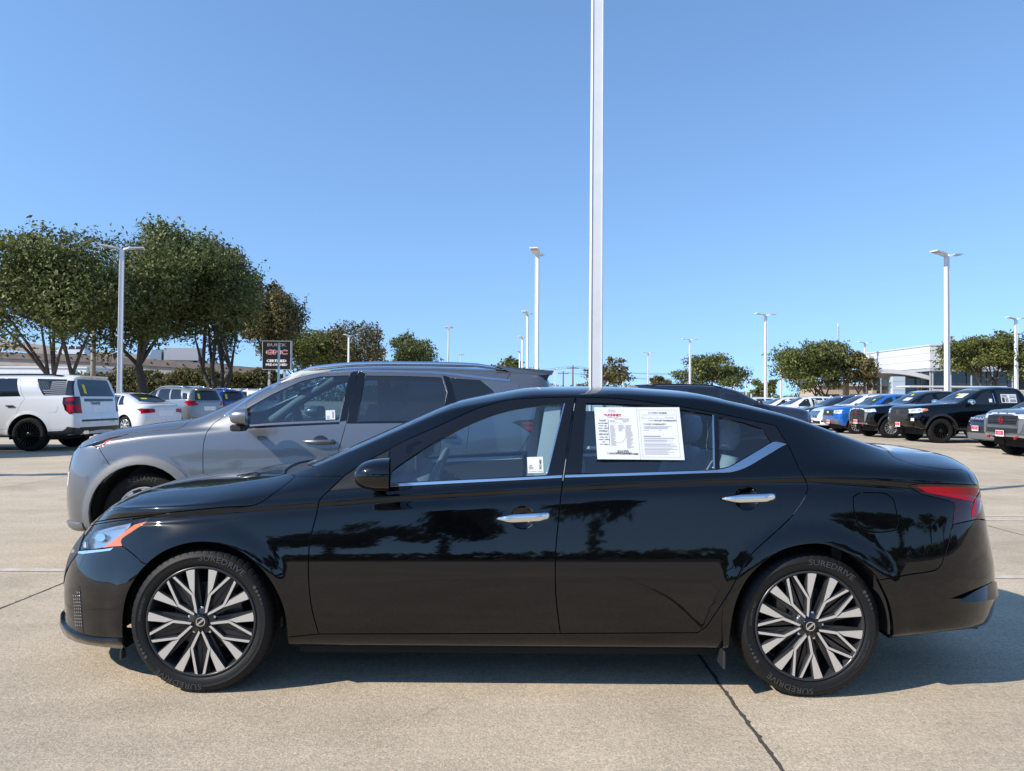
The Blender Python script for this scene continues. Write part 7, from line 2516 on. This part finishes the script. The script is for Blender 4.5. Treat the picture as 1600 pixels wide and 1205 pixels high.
# dark compact with seven bright slots
sp = dict(scaled(CUV, .97, .98, .97), paint='dark_paint', mirror=(-.62, 1.06, 1.0, 'dark_paint'))
sp['mid'] = [('grille', 'front', [(0, .80), (.56, .80), (.58, .93), (0, .93)], 'gloss_black', .006), ('lower_grille', 'front', [(0, .48), (.66, .48), (.7, .66), (0, .66)], 'plastic', .006), ('lower_bumper', 'front', [(0, .28), (.70, .28), (.76, .46), (0, .46)], 'grey_plastic', .006)]
c = Car('dark_jeep', sp, (16.3, 22.45, 0), 0, 'dark grey SUV with seven bright grille slots, squeezed between two pickups', 'suv', GR, (150, 64))
s = c.sk
for k in range(7):
    y = (k - 3) * .155
    ij = s.front([(max(.003, abs(y)), .865)])[0]
    p, n = c.pt(ij, .012)
    mb = MB()
    V = []
    for a in np.linspace(0, 2 * math.pi, 15)[:-1]:
        for q in (.68, 1.0): V.append((p.x - .006, y + .058 * q * math.cos(a), .865 + .062 * q * math.sin(a)))
    mb.add(V, [(2 * i, 2 * i + 1, (2 * i + 3) % 28, (2 * i + 2) % 28) for i in range(14)], 0)
    mb.build('grille_slot', [M['lamp_white']], c.root)  # chrome rings, no lamps; their bright reflection is put into the pale colour
dealer_plate(c, z=.60)

# dark hatchback behind the row with its tailgate up
sp = dict(scaled(CUV, 1.0, 1.0, .98), paint='dark_paint', mirror=(-.62, 1.06, 1.0, 'dark_paint'), spoiler=None)
c = Car('dark_hatchback', sp, (23.2, 47.0, 0), 0, 'dark car behind the white row with its tailgate raised', 'car', GR, (110, 50))
mb = MB()
mb.add([(1.85, -.6, 1.62), (1.85, .6, 1.62), (2.35, .62, 2.02), (2.35, -.62, 2.02), (2.95, .64, 2.12), (2.95, -.64, 2.12), (3.0, .64, 2.05), (3.0, -.64, 2.05), (2.4, .62, 1.92), (2.4, -.62, 1.92)],
       [(0, 3, 2, 1), (3, 5, 4, 2), (5, 7, 6, 4), (7, 9, 8, 6), (9, 0, 1, 8), (2, 4, 6, 8), (3, 9, 7, 5)], 0)
mb.build('tailgate', [M['dark_paint']], c.root)
# ------------------------------------------------------------------ papers in the sedan's windows
def sheet(name, quad, mat, parent, off=.005, thick=.0012):
    """flat paper whose corners are photo pixels on the near side glass; returns a frame for print"""
    P = [on_glass(u, v, off) for u, v in quad]
    # flatten to the best plane
    c = sum(P, Vector()) / 4
    n = (P[1] - P[0]).cross(P[3] - P[0]).normalized()
    if n.y > 0: n = -n
    P = [p - n * ((p - c).dot(n)) for p in P]
    # the glass bulges: hold the flat sheet clear of it
    bulge = 0.0
    for i in range(5):
        for j in range(5):
            a, b = i / 4, j / 4
            u = (quad[0][0] * (1 - a) + quad[1][0] * a) * (1 - b) + (quad[3][0] * (1 - a) + quad[2][0] * a) * b
            v = (quad[0][1] * (1 - a) + quad[1][1] * a) * (1 - b) + (quad[3][1] * (1 - a) + quad[2][1] * a) * b
            bulge = max(bulge, (on_glass(u, v, .002) - c).dot(n))
    P = [p + n * bulge for p in P]
    mb = MB()
    Q = [p - n * thick for p in P]
    mb.add(P + Q, [(0, 1, 2, 3), (7, 6, 5, 4), (0, 4, 5, 1), (1, 5, 6, 2), (2, 6, 7, 3), (3, 7, 4, 0)], 0)
    o = mb.build(name, [mat], parent, fix=False)
    def at(s, t):
        return P[3].lerp(P[2], s).lerp(P[0].lerp(P[1], s), t)     # s along, t up (0 bottom)
    rt = (P[2] - P[3]).normalized(); up = (P[0] - P[3]).normalized()
    return o, at, rt, up, n


def printed(o, at, n, rects, mat, name='print'):
    mb = MB()
    for s0, t0, s1, t1 in rects:
        mb.add([at(s, t) + n * .0006 for s, t in ((s0, t0), (s1, t0), (s1, t1), (s0, t1))], [(0, 1, 2, 3)], 0)
    return tag(mb.build(name, [mat], o, fix=False), kind='stuff')


paper = empty('window_paper', (0, 0, 0), 0, 'white two page price and warranty paper on the rear side window of the black sedan', 'paper')
paper.location = SED
o, at, rt, up, n = sheet('paper_sheet', [(928, 639), (1060.5, 639), (1069.5, 719.5), (933, 719.5)], M['paper'], paper, .006)
up2 = Vector((0, 0, 1)) - n * n.z; up2.normalize(); rt2 = Vector((1, 0, 0))
def ptext(t, size, s, tt, mat, bold=0.0, sx=1.0):
    return frame_text(t, size, at(s, tt), rt2, up2, n, mat, o, 'lettering', .0008, bold, sx)
I, IG, IR = M['ink'], M['ink_grey'], M['ink_red']
ptext('NISSAN', .0075, .20, .925, I, .0002)
ringm = MB()
for a in np.linspace(0, 2 * math.pi, 31)[:-1]:
    a2 = a + 2 * math.pi / 30
    ringm.add([at(.20 + .043 * k * math.cos(b), .925 + .043 * k * math.sin(b)) + n * .0006 for b, k in ((a, .94), (a2, .94), (a2, 1.0), (a, 1.0))], [(0, 1, 2, 3)], 0)
ringm.build('logo_ring', [I], o, fix=False)
ptext('McKINNEY', .021, .205, .84, IR, .0012, .86)
ptext('A DIFFERENT KIND OF STORE', .004, .205, .795, IR, .0001)
for t_, y_, sz in (('SALES', .735, .0135), ('469-375-3000', .68, .0085), ('MON - FRI', .63, .0085), ('8:30AM - 9:00PM', .585, .0075), ('SATURDAY', .53, .0085), ('SERVICE', .465, .0135), ('MON - FRI', .41, .0085), ('7:00AM - 7:00PM', .365, .0075), ('SAT', .32, .0085), ('7AM - 5:00PM', .275, .0075)):
    ptext(t_, sz, .088, y_, I, .0004, .95)
printed(o, at, n, [(.150, .25, .154, .76)], I)
printed(o, at, n, [(.035, .512, .142, .514), (.035, .546, .142, .548)], I)
ptext('2024 ALTIMA 2.5 SV', .0085, .31, .765, I, .0002)
g = random.Random(3)
rows = []
for col, (a0, a1, y1, y0) in enumerate(((.17, .255, .735, .70), (.32, .41, .735, .70), (.17, .235, .64, .24), (.265, .335, .64, .52), (.35, .43, .64, .20))):
    y = y1
    while y > y0:
        rows.append((a0, y, a0 + (a1 - a0) * g.uniform(.55, 1), y + .0055)); y -= .0155
printed(o, at, n, rows, IG)
arcs = []
for a in np.linspace(-1.9, 2.0, 26):
    pass
ringm = MB()
for a in np.linspace(-2.2, 1.9, 40)[:-1]:
    a2 = a + 4.1 / 39
    ringm.add([at(.262 + .088 * k * math.cos(b), .50 + .195 * k * math.sin(b)) + n * .0007 for b, k in ((a, .975), (a2, .975), (a2, 1.0), (a, 1.0))], [(0, 1, 2, 3)], 0)
ringm.build('logo_ring', [IG], o, fix=False)
ptext('$20,995', .017, .30, .145, I, .0006, 1.0)
ptext('www.NISSANOFMCKINNEY.com', .0150, .235, .105, I, .0008, .93)
# fold and the second page
printed(o, at, n, [(.492, .0, .4945, 1.0)], IG, 'fold_line')
bx = [(.52, .045, .955, .048), (.52, .945, .955, .948), (.52, .045, .522, .948), (.953, .045, .955, .948)]
printed(o, at, n, bx, IG)
ptext('BUYERS GUIDE', .0125, .735, .885, I, .0003, 1.1)
rows = [(.54, .845, .935, .849), (.54, .80, .58, .806), (.64, .80, .66, .806), (.72, .80, .74, .806), (.82, .80, .92, .806), (.54, .775, .935, .778)]
printed(o, at, n, rows, IG)
ptext('AS IS - NO DEALER WARRANTY', .0115, .745, .735, I, .0004, 1.06)
ptext('DEALER WARRANTY', .0115, .685, .665, I, .0004, 1.06)
printed(o, at, n, [(.550, .725, .562, .728), (.550, .748, .562, .751), (.550, .655, .562, .658), (.550, .678, .562, .681)], I)
rows = []
for y in (.625, .605, .59, .575): rows.append((.565, y, .565 + g.uniform(.25, .35), y + .006))
rows += [(.55, .545, .62, .552), (.73, .545, .77, .552)]
for y in (.40, .385, .36, .345, .325, .29, .275, .255, .235, .21, .19, .175, .155, .135, .115, .095): rows.append((.55, y, .55 + g.uniform(.26, .385), y + .006))
printed(o, at, n, rows, IG)
printed(o, at, n, [(.55, .43, .75, .442)], I)

tagp = empty('stock_tag', SED, 0, 'small white stock tag low in the front side window of the black sedan', 'tag')
o, at, rt, up, n = sheet('tag_sheet', [(823.5, 715), (848, 714.2), (849.3, 739), (824.8, 740)], M['paper'], tagp, .004)
up2 = Vector((0, 0, 1)) - n * n.z; up2.normalize()
frame_text('SN214805', .0145, at(.83, .52), up2, -rt2, n, M['ink'], o, 'lettering', .0008, .0006, .82)
for k, t_ in enumerate(('2024', 'NISSAN', 'ALTIMA')):
    frame_text(t_, .0065, at(.22, .46 - .10 * k), rt2, up2, n, M['ink'], o, 'lettering', .0008, .0002)
printed(o, at, n, [(.05, .07, .55, .10), (.60, .07, .95, .10)], M['ink_grey'])

# window sticker seen from behind on the far rear glass
ps = empty('price_sticker', SED, 0, 'pale green backed sheet on the far rear window, seen through the black sedan', 'paper')
mb = MB()
mb.add([(.37, .70, 1.06), (.78, .69, 1.06), (.76, .60, 1.30), (.38, .61, 1.30)], [(0, 1, 2, 3)], 0)
mb.build('sticker_sheet', [M['paper_green']], ps, fix=False)
# glass maker's marks etched in the rear corner
for (s0, u0, v0) in ((0, 1103, 723), (1, 1136, 715)):
    pass

# tag in the crossover's front window
tg2 = empty('stock_tag', ROG, 0, 'small white stock tag in the front side window of the grey crossover', 'tag')
def on_rog(u, v, off):
    q = rog.px([(u, v), (u, v)], 5, False)[0]
    p, nn = rog.ev(np.array([q])); return Vector(p[0] + nn[0] * off)
P = [on_rog(u, v, .004) for u, v in ((509, 641.5), (523.5, 641), (524, 655.5), (509.3, 656))]
mb = MB(); mb.add(P, [(0, 1, 2, 3)], 0); o = mb.build('tag_sheet', [M['paper']], tg2, fix=False)
nn = (P[1] - P[0]).cross(P[3] - P[0]).normalized()
if nn.y > 0: nn = -nn
at2 = lambda s, t: P[3].lerp(P[2], s).lerp(P[0].lerp(P[1], s), t)
printed(o, at2, nn, [(.70, .15, .85, .85), (.12, .10, .45, .16), (.12, .22, .40, .28), (.12, .34, .40, .40)], M['ink_grey'])
